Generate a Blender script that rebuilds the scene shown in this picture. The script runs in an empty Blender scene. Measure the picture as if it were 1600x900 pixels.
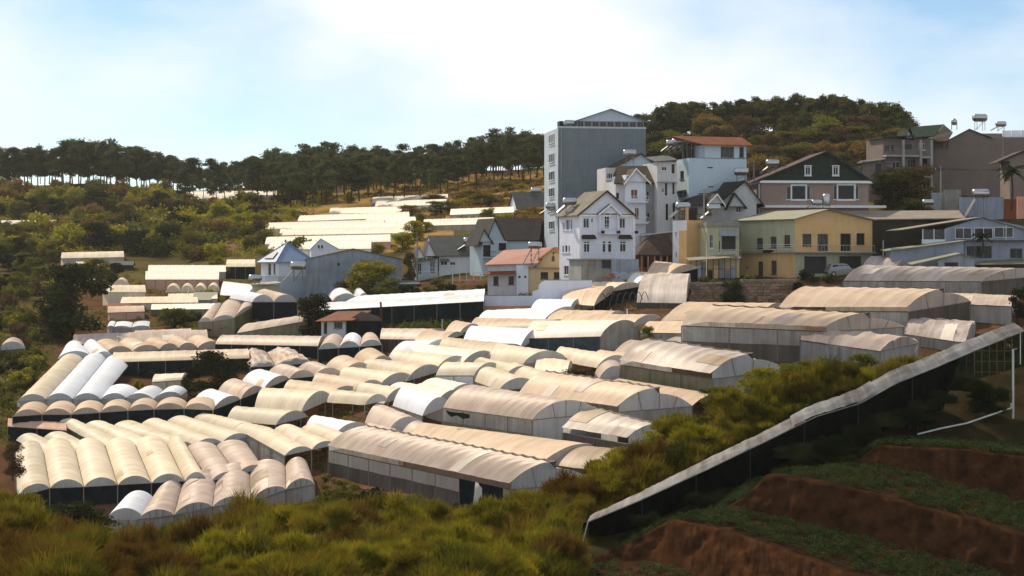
import bpy, bmesh, math, random
import numpy as np
from mathutils import Vector, Matrix, noise as mn
random.seed(7); rng = np.random.default_rng(7)
S = bpy.context.scene
COL = S.collection
# ------------------------------------------------------------------ camera
F = 2986.0; HOR = 420.0; ZC = 30.0          # focal length in photo pixels, horizon row, camera height
cam = bpy.data.cameras.new('camera'); camo = bpy.data.objects.new('camera', cam); COL.objects.link(camo)
cam.sensor_width = 36.0; cam.lens = 36.0*F/1600.0; cam.shift_y = (HOR-450.0)/1600.0
cam.clip_start = 1.0; cam.clip_end = 20000.0
camo.location = (0, 0, ZC); camo.rotation_euler = (math.radians(90), 0, 0)
S.camera = camo
# ------------------------------------------------------------------ sky and sun
SUN_EL, SUN_AZ = 40.0, -34.0                 # azimuth from +Y (into the picture), negative = left
wd = bpy.data.worlds.new('World'); S.world = wd; wd.use_nodes = True
nt = wd.node_tree; N = nt.nodes; L = nt.links; N.clear()
def nn(t, **k):
    n = N.new(t)
    for a, b in k.items(): setattr(n, a, b)
    return n
out = nn('ShaderNodeOutputWorld'); bg = nn('ShaderNodeBackground')
sky = nn('ShaderNodeTexSky'); sky.sky_type = 'NISHITA'; sky.sun_disc = False
sky.sun_elevation = math.radians(SUN_EL); sky.sun_rotation = math.radians(SUN_AZ)
sky.altitude = 1500; sky.air_density = 1.0; sky.dust_density = 0.6; sky.ozone_density = 1.5
hs = nn('ShaderNodeHueSaturation'); hs.inputs['Saturation'].default_value = 1.3; hs.inputs['Value'].default_value = 0.88
L.new(sky.outputs[0], hs.inputs['Color'])
tc = nn('ShaderNodeTexCoord'); mp = nn('ShaderNodeMapping')
mp.inputs['Scale'].default_value = (1.0, 1.0, 2.2); mp.inputs['Location'].default_value = (4.88, 5.97, 4.45)
L.new(tc.outputs['Generated'], mp.inputs['Vector'])
no = nn('ShaderNodeTexNoise'); no.inputs['Scale'].default_value = 4.2; no.inputs['Detail'].default_value = 6; no.inputs['Roughness'].default_value = 0.5
L.new(mp.outputs[0], no.inputs['Vector'])
cr = nn('ShaderNodeValToRGB'); cr.color_ramp.elements[0].position = 0.39; cr.color_ramp.elements[1].position = 0.63
cr.color_ramp.elements[0].color = (0.13, 0.13, 0.13, 1); cr.color_ramp.elements[1].color = (1, 1, 1, 1)
L.new(no.outputs['Fac'], cr.inputs['Fac'])
mx = nn('ShaderNodeMixRGB'); mx.inputs['Color2'].default_value = (8.0, 8.2, 8.4, 1)
L.new(cr.outputs[0], mx.inputs['Fac']); L.new(hs.outputs[0], mx.inputs['Color1'])
L.new(mx.outputs[0], bg.inputs['Color']); bg.inputs['Strength'].default_value = 0.115
L.new(bg.outputs[0], out.inputs['Surface'])
sl = bpy.data.lights.new('sun', 'SUN'); sl.energy = 5.0; sl.angle = math.radians(0.6); sl.color = (1.0, 0.86, 0.65)
so = bpy.data.objects.new('sun', sl); COL.objects.link(so)
e, a = math.radians(SUN_EL), math.radians(SUN_AZ)
sd = Vector((math.sin(a)*math.cos(e), math.cos(a)*math.cos(e), math.sin(e)))
so.rotation_euler = sd.to_track_quat('Z', 'Y').to_euler(); so.location = sd*300
S.view_settings.view_transform = 'Standard'; S.view_settings.look = 'None'
S.view_settings.exposure = 0.18; S.view_settings.gamma = 1.0
S.render.engine = 'CYCLES'
S.cycles.max_bounces = 6; S.cycles.transmission_bounces = 3; S.cycles.transparent_max_bounces = 6

# ------------------------------------------------------------------ place geometry
def W(px, py, d): return Vector(((px-800.0)/F*d, d, ZC-(py-HOR)/F*d))
def lerp(a, b, t): return a+(b-a)*t
def tab(t, x):
    if x <= t[0][0]: return t[0][1]
    for (x0, y0), (x1, y1) in zip(t, t[1:]):
        if x <= x1: return y0+(y1-y0)*(x-x0)/(x1-x0)
    return t[-1][1]
RIDGE = [(-700,318),(-100,292),(0,288),(150,288),(300,298),(450,292),(600,278),(860,262),(1000,228),(1150,207),(1340,207),(1450,250),(1600,290),(2300,320)]
DL = [(240,680),(290,630),(340,585),(380,520),(420,460),(450,410),(480,355),(520,305),(560,275),(600,255),(650,235),(700,217),(740,205),(780,195),(830,185),(1000,160)]
DM = [(240,650),(290,560),(340,460),(380,390),(420,345),(450,315),(480,285),(520,258),(560,238),(600,222),(650,206),(700,192),(740,182),(790,172),(1000,145)]
DR = [(240,520),(290,420),(320,340),(340,322),(380,312),(410,303),(425,292),(437,266),(445,262),(478,254),(500,236),(520,220),(560,205),(600,193),(650,180),(700,168),(740,160),(790,150),(1000,128)]
DX = [(240,480),(295,325),(340,292),(380,282),(410,272),(425,268),(437,264),(478,252),(500,236),(520,220),(560,205),(600,193),(650,180),(700,168),(740,160),(790,150),(1000,128)]
def D(px, py):
    yt = tab(RIDGE, px)
    q = py if py >= 340 else 340-(340-py)/(340-yt)*100
    if px <= 650: return lerp(tab(DL, q), tab(DM, q), min(1, max(0, (px-250)/400)))
    if px > 1250: return lerp(tab(DR, q), tab(DX, q), min(1, (px-1250)/170))
    return lerp(tab(DM, q), tab(DR, q), min(1, max(0, (px-650)/400)))
def ground_z(x, y):
    px = 800+x/y*F; a, b = tab(RIDGE, px), tab(CREST, px)+22
    for _ in range(30):
        m = (a+b)/2
        if D(px, m) > y: a = m
        else: b = m
    return ZC-(a-HOR)/F*y
def G(px, py): return W(px, py, D(px, py))
CREST = [(-700,800),(0,795),(130,845),(230,846),(330,824),(430,800),(560,812),(700,818),(830,800),(900,770),(1000,705),(1100,655),(1200,612),(1300,592),(1400,580),(1500,566),(1600,545),(2300,520)]
DC = [(-700,120),(700,116),(900,113),(1100,119),(1300,128),(1600,134),(2300,138)]
DB = [(-700,82),(700,84),(1000,97),(2300,98)]
def DF(px, py):
    yc = tab(CREST, px); dc = tab(DC, px); db = tab(DB, px)
    if py <= 900: return lerp(dc, db, (py-yc)/(900-yc))
    return lerp(db, 45, min(1, (py-900)/260))

# ------------------------------------------------------------------ helpers
def link(o, parent=None):
    COL.objects.link(o)
    if parent: o.parent = parent
    return o
def tag(o, label=None, cat=None, group=None, kind=None):
    if label: o['label'] = label
    if cat: o['category'] = cat
    if group: o['group'] = group
    if kind: o['kind'] = kind
    return o
def empty(name, loc=(0,0,0), rz=0, label=None, cat=None, group=None):
    o = bpy.data.objects.new(name, None); o.empty_display_size = 0.3
    o.location = loc; o.rotation_euler = (0, 0, rz); COL.objects.link(o)
    return tag(o, label, cat, group)
def me_obj(name, verts, faces, mat, parent=None, smooth=False, mats=None, fm=None):
    me = bpy.data.meshes.new(name); me.from_pydata([tuple(v) for v in verts], [], faces)
    for m in (mats or [mat]): me.materials.append(m)
    if fm is not None: me.polygons.foreach_set('material_index', fm)
    if smooth: me.polygons.foreach_set('use_smooth', [True]*len(me.polygons))
    me.update()
    return link(bpy.data.objects.new(name, me), parent)
def np_mesh(name, v, faces, mat, smooth=False):
    """v (n,3), faces (m,k) arrays"""
    k = faces.shape[1]; m = len(faces)
    me = bpy.data.meshes.new(name)
    me.vertices.add(len(v)); me.vertices.foreach_set('co', np.asarray(v, np.float32).ravel())
    me.loops.add(m*k); me.loops.foreach_set('vertex_index', faces.astype(np.int32).ravel())
    me.polygons.add(m); me.polygons.foreach_set('loop_start', np.arange(0, m*k, k, dtype=np.int32))
    if smooth: me.polygons.foreach_set('use_smooth', np.ones(m, bool))
    me.materials.append(mat); me.update(calc_edges=True)
    return me
class MB:
    def __init__(s): s.v = []; s.f = []
    def quad(s, *p):
        n = len(s.v); s.v += [Vector(q) for q in p]; s.f.append(tuple(range(n, n+len(p)))); return s
    def box(s, x0, x1, y0, y1, z0, z1):
        n = len(s.v)
        s.v += [Vector(q) for q in ((x0,y0,z0),(x1,y0,z0),(x1,y1,z0),(x0,y1,z0),(x0,y0,z1),(x1,y0,z1),(x1,y1,z1),(x0,y1,z1))]
        s.f += [tuple(n+i for i in q) for q in ((0,3,2,1),(4,5,6,7),(0,1,5,4),(1,2,6,5),(2,3,7,6),(3,0,4,7))]; return s
    def bar(s, a, b, r, k=6, r2=None):
        a = Vector(a); b = Vector(b); d = (b-a)
        if d.length < 1e-6: return s
        q = d.to_track_quat('Z', 'Y'); n = len(s.v); r2 = r if r2 is None else r2
        for p, rr in ((a, r), (b, r2)):
            for i in range(k):
                t = 2*math.pi*i/k; s.v.append(p+q@Vector((math.cos(t)*rr, math.sin(t)*rr, 0)))
        for i in range(k):
            j = (i+1) % k; s.f.append((n+i, n+j, n+k+j, n+k+i))
        s.f.append(tuple(n+k+i for i in range(k))); s.f.append(tuple(n+k-1-i for i in range(k))); return s
    def slab(s, pts, t):
        """polygon pts thickened by vector/number t downwards"""
        t = Vector((0,0,-t)) if not isinstance(t, Vector) else t
        n = len(s.v); k = len(pts); s.v += [Vector(p) for p in pts]+[Vector(p)+t for p in pts]
        s.f.append(tuple(range(n, n+k))); s.f.append(tuple(n+2*k-1-i for i in range(k)))
        for i in range(k):
            j = (i+1) % k; s.f.append((n+i, n+k+i, n+k+j, n+j))
        return s
    def ring(s, rows, close=False):
        """loft list of equal-length point rows"""
        n = len(s.v); k = len(rows[0])
        for r in rows: s.v += [Vector(p) for p in r]
        for i in range(len(rows)-1):
            for j in range(k if close else k-1):
                jj = (j+1) % k; s.f.append((n+i*k+j, n+i*k+jj, n+(i+1)*k+jj, n+(i+1)*k+j))
        return s
    def build(s, name, mat, parent=None, smooth=False):
        return me_obj(name, s.v, s.f, mat, parent, smooth)

# ------------------------------------------------------------------ materials
def mat(name, col, rough=0.8, var=0.15, scale=2.0, stain=0.0, stain_col=(0.08,0.07,0.06), bump=0.0, bscale=20.0, spec=0.3, metal=0.0, objrand=0.0, streak=False, wave=None):
    m = bpy.data.materials.new(name); m.use_nodes = True
    nt = m.node_tree; N = nt.nodes; L = nt.links
    b = N['Principled BSDF']; b.inputs['Roughness'].default_value = rough; b.inputs['Metallic'].default_value = metal
    b.inputs['Specular IOR Level'].default_value = spec if rough < 0.7 else (0.0 if rough >= 0.9 else 0.08)
    tc = N.new('ShaderNodeTexCoord')
    n1 = N.new('ShaderNodeTexNoise'); n1.inputs['Scale'].default_value = scale; n1.inputs['Detail'].default_value = 5
    L.new(tc.outputs['Object'], n1.inputs['Vector'])
    mr = N.new('ShaderNodeMapRange'); mr.inputs[1].default_value = 0.3; mr.inputs[2].default_value = 0.7
    mr.inputs[3].default_value = 1-var; mr.inputs[4].default_value = 1+var
    L.new(n1.outputs['Fac'], mr.inputs[0])
    mul = N.new('ShaderNodeMixRGB'); mul.blend_type = 'MULTIPLY'; mul.inputs['Fac'].default_value = 1
    mul.inputs['Color1'].default_value = (*col, 1); L.new(mr.outputs[0], mul.inputs['Color2'])
    last = mul.outputs[0]
    if objrand:
        oi = N.new('ShaderNodeObjectInfo'); m2 = N.new('ShaderNodeMapRange')
        m2.inputs[3].default_value = 1-objrand; m2.inputs[4].default_value = 1+objrand
        L.new(oi.outputs['Random'], m2.inputs[0])
        k = N.new('ShaderNodeMixRGB'); k.blend_type = 'MULTIPLY'; k.inputs['Fac'].default_value = 1
        L.new(last, k.inputs['Color1']); L.new(m2.outputs[0], k.inputs['Color2']); last = k.outputs[0]
    if stain:
        n2 = N.new('ShaderNodeTexNoise'); n2.inputs['Scale'].default_value = 1.0; n2.inputs['Detail'].default_value = 6
        mp = N.new('ShaderNodeMapping'); mp.inputs['Scale'].default_value = (1.6, 1.6, 0.25) if streak else (0.7, 0.7, 0.7)
        L.new(tc.outputs['Object'], mp.inputs['Vector']); L.new(mp.outputs[0], n2.inputs['Vector'])
        m3 = N.new('ShaderNodeMapRange'); m3.inputs[1].default_value = 0.48; m3.inputs[2].default_value = 0.75; m3.inputs[4].default_value = stain
        L.new(n2.outputs['Fac'], m3.inputs[0])
        k = N.new('ShaderNodeMixRGB'); k.inputs['Color2'].default_value = (*stain_col, 1)
        L.new(m3.outputs[0], k.inputs['Fac']); L.new(last, k.inputs['Color1']); last = k.outputs[0]
    L.new(last, b.inputs['Base Color'])
    if wave:
        wv = N.new('ShaderNodeTexWave'); wv.bands_direction = wave[0]; wv.inputs['Scale'].default_value = wave[1]
        L.new(tc.outputs['Object'], wv.inputs['Vector'])
        bp = N.new('ShaderNodeBump'); bp.inputs['Strength'].default_value = wave[2]; bp.inputs['Distance'].default_value = 0.05
        L.new(wv.outputs['Fac'], bp.inputs['Height']); L.new(bp.outputs[0], b.inputs['Normal'])
    elif bump:
        n4 = N.new('ShaderNodeTexNoise'); n4.inputs['Scale'].default_value = bscale; n4.inputs['Detail'].default_value = 4
        L.new(tc.outputs['Object'], n4.inputs['Vector'])
        bp = N.new('ShaderNodeBump'); bp.inputs['Strength'].default_value = bump; bp.inputs['Distance'].default_value = 0.05
        L.new(n4.outputs['Fac'], bp.inputs['Height']); L.new(bp.outputs[0], b.inputs['Normal'])
    return m
def film(name, col, dirt=(0.30,0.20,0.12), damt=0.5, trans=0.35, gloss=0.02, rough=0.45, sharp=1.0, hoop=0.22):
    """greenhouse film: diffuse + translucent + a little gloss, dust streaks run over the arch (UV)"""
    m = bpy.data.materials.new(name); m.use_nodes = True
    nt = m.node_tree; N = nt.nodes; L = nt.links; N.clear()
    o = N.new('ShaderNodeOutputMaterial'); uv = N.new('ShaderNodeTexCoord')
    mp = N.new('ShaderNodeMapping'); mp.inputs['Scale'].default_value = (1.3*sharp, 0.12, 1)
    L.new(uv.outputs['UV'], mp.inputs['Vector'])
    oi = N.new('ShaderNodeObjectInfo'); ad = N.new('ShaderNodeVectorMath'); ad.operation = 'ADD'
    sc = N.new('ShaderNodeMath'); sc.operation = 'MULTIPLY'; sc.inputs[1].default_value = 57.0
    L.new(oi.outputs['Random'], sc.inputs[0]); L.new(mp.outputs[0], ad.inputs[0]); L.new(sc.outputs[0], ad.inputs[1])
    n1 = N.new('ShaderNodeTexNoise'); n1.inputs['Scale'].default_value = 1.0; n1.inputs['Detail'].default_value = 5; n1.inputs['Roughness'].default_value = 0.65
    L.new(ad.outputs[0], n1.inputs['Vector'])
    n2 = N.new('ShaderNodeTexNoise'); n2.inputs['Scale'].default_value = 0.35; n2.inputs['Detail'].default_value = 5
    L.new(uv.outputs['Object'], n2.inputs['Vector'])
    av = N.new('ShaderNodeMath'); av.operation = 'MULTIPLY_ADD'; av.inputs[1].default_value = 0.55
    L.new(n2.outputs['Fac'], av.inputs[0])
    a2 = N.new('ShaderNodeMath'); a2.operation = 'MULTIPLY'; a2.inputs[1].default_value = 0.6
    L.new(n1.outputs['Fac'], a2.inputs[0]); L.new(a2.outputs[0], av.inputs[2])
    mr = N.new('ShaderNodeMapRange'); mr.inputs[1].default_value = 0.44; mr.inputs[2].default_value = 0.68; mr.inputs[4].default_value = damt
    L.new(av.outputs[0], mr.inputs[0])
    mx = N.new('ShaderNodeMixRGB'); mx.inputs['Color1'].default_value = (*col, 1); mx.inputs['Color2'].default_value = (*dirt, 1)
    L.new(mr.outputs[0], mx.inputs['Fac'])
    sx = N.new('ShaderNodeSeparateXYZ'); L.new(uv.outputs['UV'], sx.inputs[0])
    fr_ = N.new('ShaderNodeMath'); fr_.operation = 'FRACT'; L.new(sx.outputs[0], fr_.inputs[0])
    f2 = N.new('ShaderNodeMath'); f2.operation = 'SUBTRACT'; f2.inputs[1].default_value = 0.5; L.new(fr_.outputs[0], f2.inputs[0])
    f3 = N.new('ShaderNodeMath'); f3.operation = 'ABSOLUTE'; L.new(f2.outputs[0], f3.inputs[0])
    f4 = N.new('ShaderNodeMapRange'); f4.inputs[1].default_value = 0.38; f4.inputs[2].default_value = 0.47; f4.inputs[4].default_value = hoop; L.new(f3.outputs[0], f4.inputs[0])
    hx = N.new('ShaderNodeMixRGB'); hx.inputs['Color2'].default_value = (min(1, col[0]*1.25), min(1, col[1]*1.27), min(1, col[2]*1.3), 1); L.new(f4.outputs[0], hx.inputs['Fac']); L.new(mx.outputs[0], hx.inputs['Color1']); mx = hx
    m2 = N.new('ShaderNodeMapRange'); m2.inputs[3].default_value = 0.88; m2.inputs[4].default_value = 1.08
    L.new(oi.outputs['Random'], m2.inputs[0])
    k = N.new('ShaderNodeMixRGB'); k.blend_type = 'MULTIPLY'; k.inputs['Fac'].default_value = 1
    L.new(mx.outputs[0], k.inputs['Color1']); L.new(m2.outputs[0], k.inputs['Color2'])
    bp = N.new('ShaderNodeBump'); bp.inputs['Strength'].default_value = 0.35; bp.inputs['Distance'].default_value = 0.06
    n3 = N.new('ShaderNodeTexNoise'); n3.inputs['Scale'].default_value = 2.2; n3.inputs['Detail'].default_value = 3
    L.new(ad.outputs[0], n3.inputs['Vector']); L.new(n3.outputs['Fac'], bp.inputs['Height'])
    df = N.new('ShaderNodeBsdfDiffuse'); tr = N.new('ShaderNodeBsdfTranslucent'); gl = N.new('ShaderNodeBsdfGlossy')
    gl.inputs['Roughness'].default_value = rough
    for s in (df, tr): L.new(k.outputs[0], s.inputs['Color'])
    for s in (df, gl): L.new(bp.outputs[0], s.inputs['Normal'])
    a = N.new('ShaderNodeMixShader'); a.inputs[0].default_value = trans
    L.new(df.outputs[0], a.inputs[1]); L.new(tr.outputs[0], a.inputs[2])
    c = N.new('ShaderNodeMixShader'); c.inputs[0].default_value = gloss
    L.new(a.outputs[0], c.inputs[1]); L.new(gl.outputs[0], c.inputs[2]); L.new(c.outputs[0], o.inputs['Surface'])
    return m
def leafmat(name, col, col2, trans=0.3, scale=0.6, objrand=0.25):
    m = bpy.data.materials.new(name); m.use_nodes = True
    nt = m.node_tree; N = nt.nodes; L = nt.links; N.clear()
    o = N.new('ShaderNodeOutputMaterial'); tc = N.new('ShaderNodeTexCoord'); oi = N.new('ShaderNodeObjectInfo')
    n1 = N.new('ShaderNodeTexNoise'); n1.inputs['Scale'].default_value = scale; n1.inputs['Detail'].default_value = 4
    L.new(tc.outputs['Object'], n1.inputs['Vector'])
    mr = N.new('ShaderNodeMapRange'); mr.inputs[1].default_value = 0.35; mr.inputs[2].default_value = 0.65
    L.new(n1.outputs['Fac'], mr.inputs[0])
    mx = N.new('ShaderNodeMixRGB'); mx.inputs['Color1'].default_value = (*col, 1); mx.inputs['Color2'].default_value = (*col2, 1)
    L.new(mr.outputs[0], mx.inputs['Fac'])
    m2 = N.new('ShaderNodeMapRange'); m2.inputs[3].default_value = 1-objrand; m2.inputs[4].default_value = 1+objrand
    L.new(oi.outputs['Random'], m2.inputs[0])
    k = N.new('ShaderNodeMixRGB'); k.blend_type = 'MULTIPLY'; k.inputs['Fac'].default_value = 1
    L.new(mx.outputs[0], k.inputs['Color1']); L.new(m2.outputs[0], k.inputs['Color2'])
    df = N.new('ShaderNodeBsdfDiffuse'); tr = N.new('ShaderNodeBsdfTranslucent')
    for s in (df, tr): L.new(k.outputs[0], s.inputs['Color'])
    a = N.new('ShaderNodeMixShader'); a.inputs[0].default_value = trans
    L.new(df.outputs[0], a.inputs[1]); L.new(tr.outputs[0], a.inputs[2]); L.new(a.outputs[0], o.inputs['Surface'])
    return m
M = {}
M['white'] = film('film_white', (0.84,0.87,0.92), (0.55,0.50,0.45), 0.25, 0.25, 0.03)
M['cream'] = film('film_cream', (0.86,0.75,0.57), (0.56,0.42,0.27), 0.45, 0.28)
M['tan'] = film('film_tan', (0.80,0.62,0.45), (0.48,0.34,0.23), 0.5, 0.28)
M['pink'] = film('film_pink', (0.72,0.58,0.48), (0.42,0.31,0.24), 0.6, 0.28, 0.025)
M['grey'] = film('film_grey', (0.66,0.57,0.50), (0.34,0.26,0.21), 0.75, 0.25, 0.03, 0.45, 1.3)
M['brown'] = film('film_brown', (0.50,0.39,0.28), (0.26,0.19,0.13), 0.6, 0.25)
M['bright'] = film('film_bright', (0.88,0.80,0.68), (0.70,0.56,0.40), 0.45, 0.2)
M['rose'] = film('film_rose', (0.62,0.36,0.26), (0.5,0.4,0.3), 0.4, 0.2)
M['end'] = film('film_end', (0.62,0.65,0.66), (0.42,0.41,0.39), 0.6, 0.48, 0.02)
M['endw'] = film('film_end_warm', (0.62,0.57,0.51), (0.42,0.36,0.30), 0.6, 0.48, 0.02)
M['skirt'] = film('film_skirt', (0.50,0.49,0.46), (0.24,0.21,0.17), 0.75, 0.35, 0.02)
M['moss'] = film('film_moss', (0.25,0.21,0.13), (0.12,0.12,0.05), 0.85, 0.15, 0.04)
M['dirty'] = film('film_dirty', (0.13,0.105,0.08), (0.05,0.04,0.03), 0.8, 0.1, 0.03)
M['net'] = mat('shade_net', (0.010,0.016,0.018), 0.95, 0.5, 1.2, 0.4, (0.03,0.035,0.035), 0.5, 6, 0.1, streak=True)
M['cloth'] = mat('dark_tarp', (0.028,0.045,0.055), 0.6, 0.5, 1.5, 0.3, (0.06,0.07,0.07), 0.9, 3, 0.3, streak=True)
M['post'] = mat('grey_post', (0.22,0.21,0.19), 0.7, 0.3)
M['pipe'] = mat('pale_pipe', (0.50,0.50,0.47), 0.5, 0.2)
M['rust'] = mat('rusty_bar', (0.10,0.07,0.05), 0.8, 0.4)
M['gutter'] = mat('dark_gutter', (0.12,0.10,0.08), 0.7, 0.4)
M['glass'] = mat('window_glass', (0.012,0.015,0.018), 0.2, 0.3, 1.0, spec=0.22, objrand=0.4)
M['curtain'] = mat('curtained_glass', (0.055,0.06,0.06), 0.3, 0.5, 3.0, spec=0.2)
M['redcurtain'] = mat('red_brown_curtain', (0.17,0.055,0.03), 0.4, 0.3, 3.0)
M['wframe'] = mat('white_window_frame', (0.72,0.72,0.72), 0.5, 0.06)
M['bframe'] = mat('brown_window_frame', (0.12,0.06,0.03), 0.6, 0.2)
M['steel'] = mat('stainless_tank', (0.42,0.43,0.44), 0.3, 0.06, metal=1.0)
M['panel'] = mat('solar_collector', (0.16,0.165,0.17), 0.35, 0.1, spec=0.3)
M['wood'] = mat('old_wood', (0.09,0.06,0.04), 0.85, 0.3)
# ------------------------------------------------------------------ ground
M['g_brush'] = mat('hillside_ground', (0.075,0.062,0.022), 0.95, 0.5, 0.08, 0.6, (0.10,0.055,0.025), 0.6, 2)
M['g_soil'] = mat('red_soil', (0.10,0.05,0.028), 0.95, 0.4, 0.15, 0.85, (0.035,0.04,0.014), 0.6, 2)
M['g_meadow'] = mat('ochre_meadow', (0.22,0.135,0.045), 0.95, 0.4, 0.05, 0.8, (0.08,0.085,0.02), 0.6, 1)
M['g_fore'] = mat('foreground_turf', (0.035,0.03,0.012), 0.95, 0.4, 0.3, 0.4, (0.03,0.02,0.01), 0.6, 2)
def build_ground():
    cols = list(range(-500, 2101, 13)); rows = []; zone = []
    fr = [1150, 1080, 1020, 970, 935, 905]+[None]*26
    for q in fr:
        r = []
        for px in cols:
            yc = tab(CREST, px)
            if q is not None: py = q
            else: py = None
            r.append((px, py))
        rows.append(('f', r))
    V = []; mi = []
    nfr = len(fr)
    for i, (k, r) in enumerate(rows):
        for px, py in r:
            yc = tab(CREST, px)
            if py is None: py = lerp(900, yc, (i-5)/(nfr-6))
            p = W(px, py, DF(px, py)); p.z += 0.35*mn.noise(p*0.25)
            V.append(p)
    nm = 150
    for i in range(nm):
        for px in cols:
            yc = tab(CREST, px); yt = tab(RIDGE, px); t = i/(nm-1)
            py = lerp(yc+22, yt, t); p = W(px, py, D(px, py))
            p.z += 0.25*mn.noise(p*0.2)+(0.8*mn.noise(p*0.05) if py < 420 else 0)
            V.append(p)
    for dd, dz in ((25, -3), (90, -16), (300, -40), (1500, -70), (9000, -90)):
        for px in cols:
            yt = tab(RIDGE, px); d0 = D(px, yt); p0 = W(px, yt, d0); k = (d0+dd)/d0
            V.append(Vector((p0.x*k, d0+dd, p0.z+dz)))
    nr = len(V)//len(cols); nc = len(cols); Fc = []; fm = []
    for i in range(nr-1):
        for j in range(nc-1):
            Fc.append((i*nc+j, i*nc+j+1, (i+1)*nc+j+1, (i+1)*nc+j))
            px = cols[j]
            if i < nfr: fm.append(3)
            elif i >= nfr+nm-1: fm.append(0)
            else:
                t = (i-nfr)/(nm-1); py = lerp(tab(CREST, px)+22, tab(RIDGE, px), t)
                q0 = 60*mn.noise(Vector((px*0.012, py*0.03, 7)))+30*mn.noise(Vector((px*0.06, py*0.12, 3))); py += 0.3*q0
                if py > 440: m = 1
                elif px+q0 > 560 and px < 1000 and py < 345: m = 2
                elif px+q0 > 420 and py > 300 and px < 700 and py < 395: m = 2
                else: m = 0
                if px+q0 < 90 and py < 700: m = 0
                if px > 1000 and py < 300: m = 0
                fm.append(m)
    o = me_obj('ground', V, Fc, None, smooth=True, mats=[M['g_brush'], M['g_soil'], M['g_meadow'], M['g_fore']], fm=fm)
    tag(o, kind='structure')
build_ground()

# ------------------------------------------------------------------ greenhouses
unit_post = None
def post_mesh():
    b = MB().bar((0,0,0), (0,0,1), 1.0, 6)
    me = bpy.data.meshes.new('post'); me.from_pydata([tuple(v) for v in b.v], [], b.f); me.materials.append(M['post']); return me
POST = post_mesh()
def post(parent, base, top, r=0.05, name='post', m=None):
    o = bpy.data.objects.new(name, POST); base = Vector(base); d = Vector(top)-base
    o.location = base; o.rotation_mode = 'QUATERNION'; o.rotation_quaternion = d.to_track_quat('Z', 'Y'); o.scale = (r, r, d.length)
    if m:
        link(o, parent); o.material_slots[0].link = 'OBJECT'; o.material_slots[0].material = m; return o
    return link(o, parent)
def eave(px, py, wall, dd=0):
    d = D(px, py)
    for _ in range(3): d = D(px, py+wall*F/d)
    d += dd
    return W(px, py, d)
def uvmesh(name, rows, mat, parent, uvs):
    """grid of points with UV rows"""
    v = [p for r in rows for p in r]; k = len(rows[0]); f = []
    for i in range(len(rows)-1):
        for j in range(k-1): f.append((i*k+j, i*k+j+1, (i+1)*k+j+1, (i+1)*k+j))
    o = me_obj(name, v, f, mat, parent, smooth=True)
    uvl = o.data.uv_layers.new(name='UVMap'); fl = [q for r in uvs for q in r]
    arr = [0.0]*(2*len(o.data.loops))
    for i, l in enumerate(o.data.loops):
        arr[2*i], arr[2*i+1] = fl[l.vertex_index]
    uvl.data.foreach_set('uv', arr)
    return o
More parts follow.
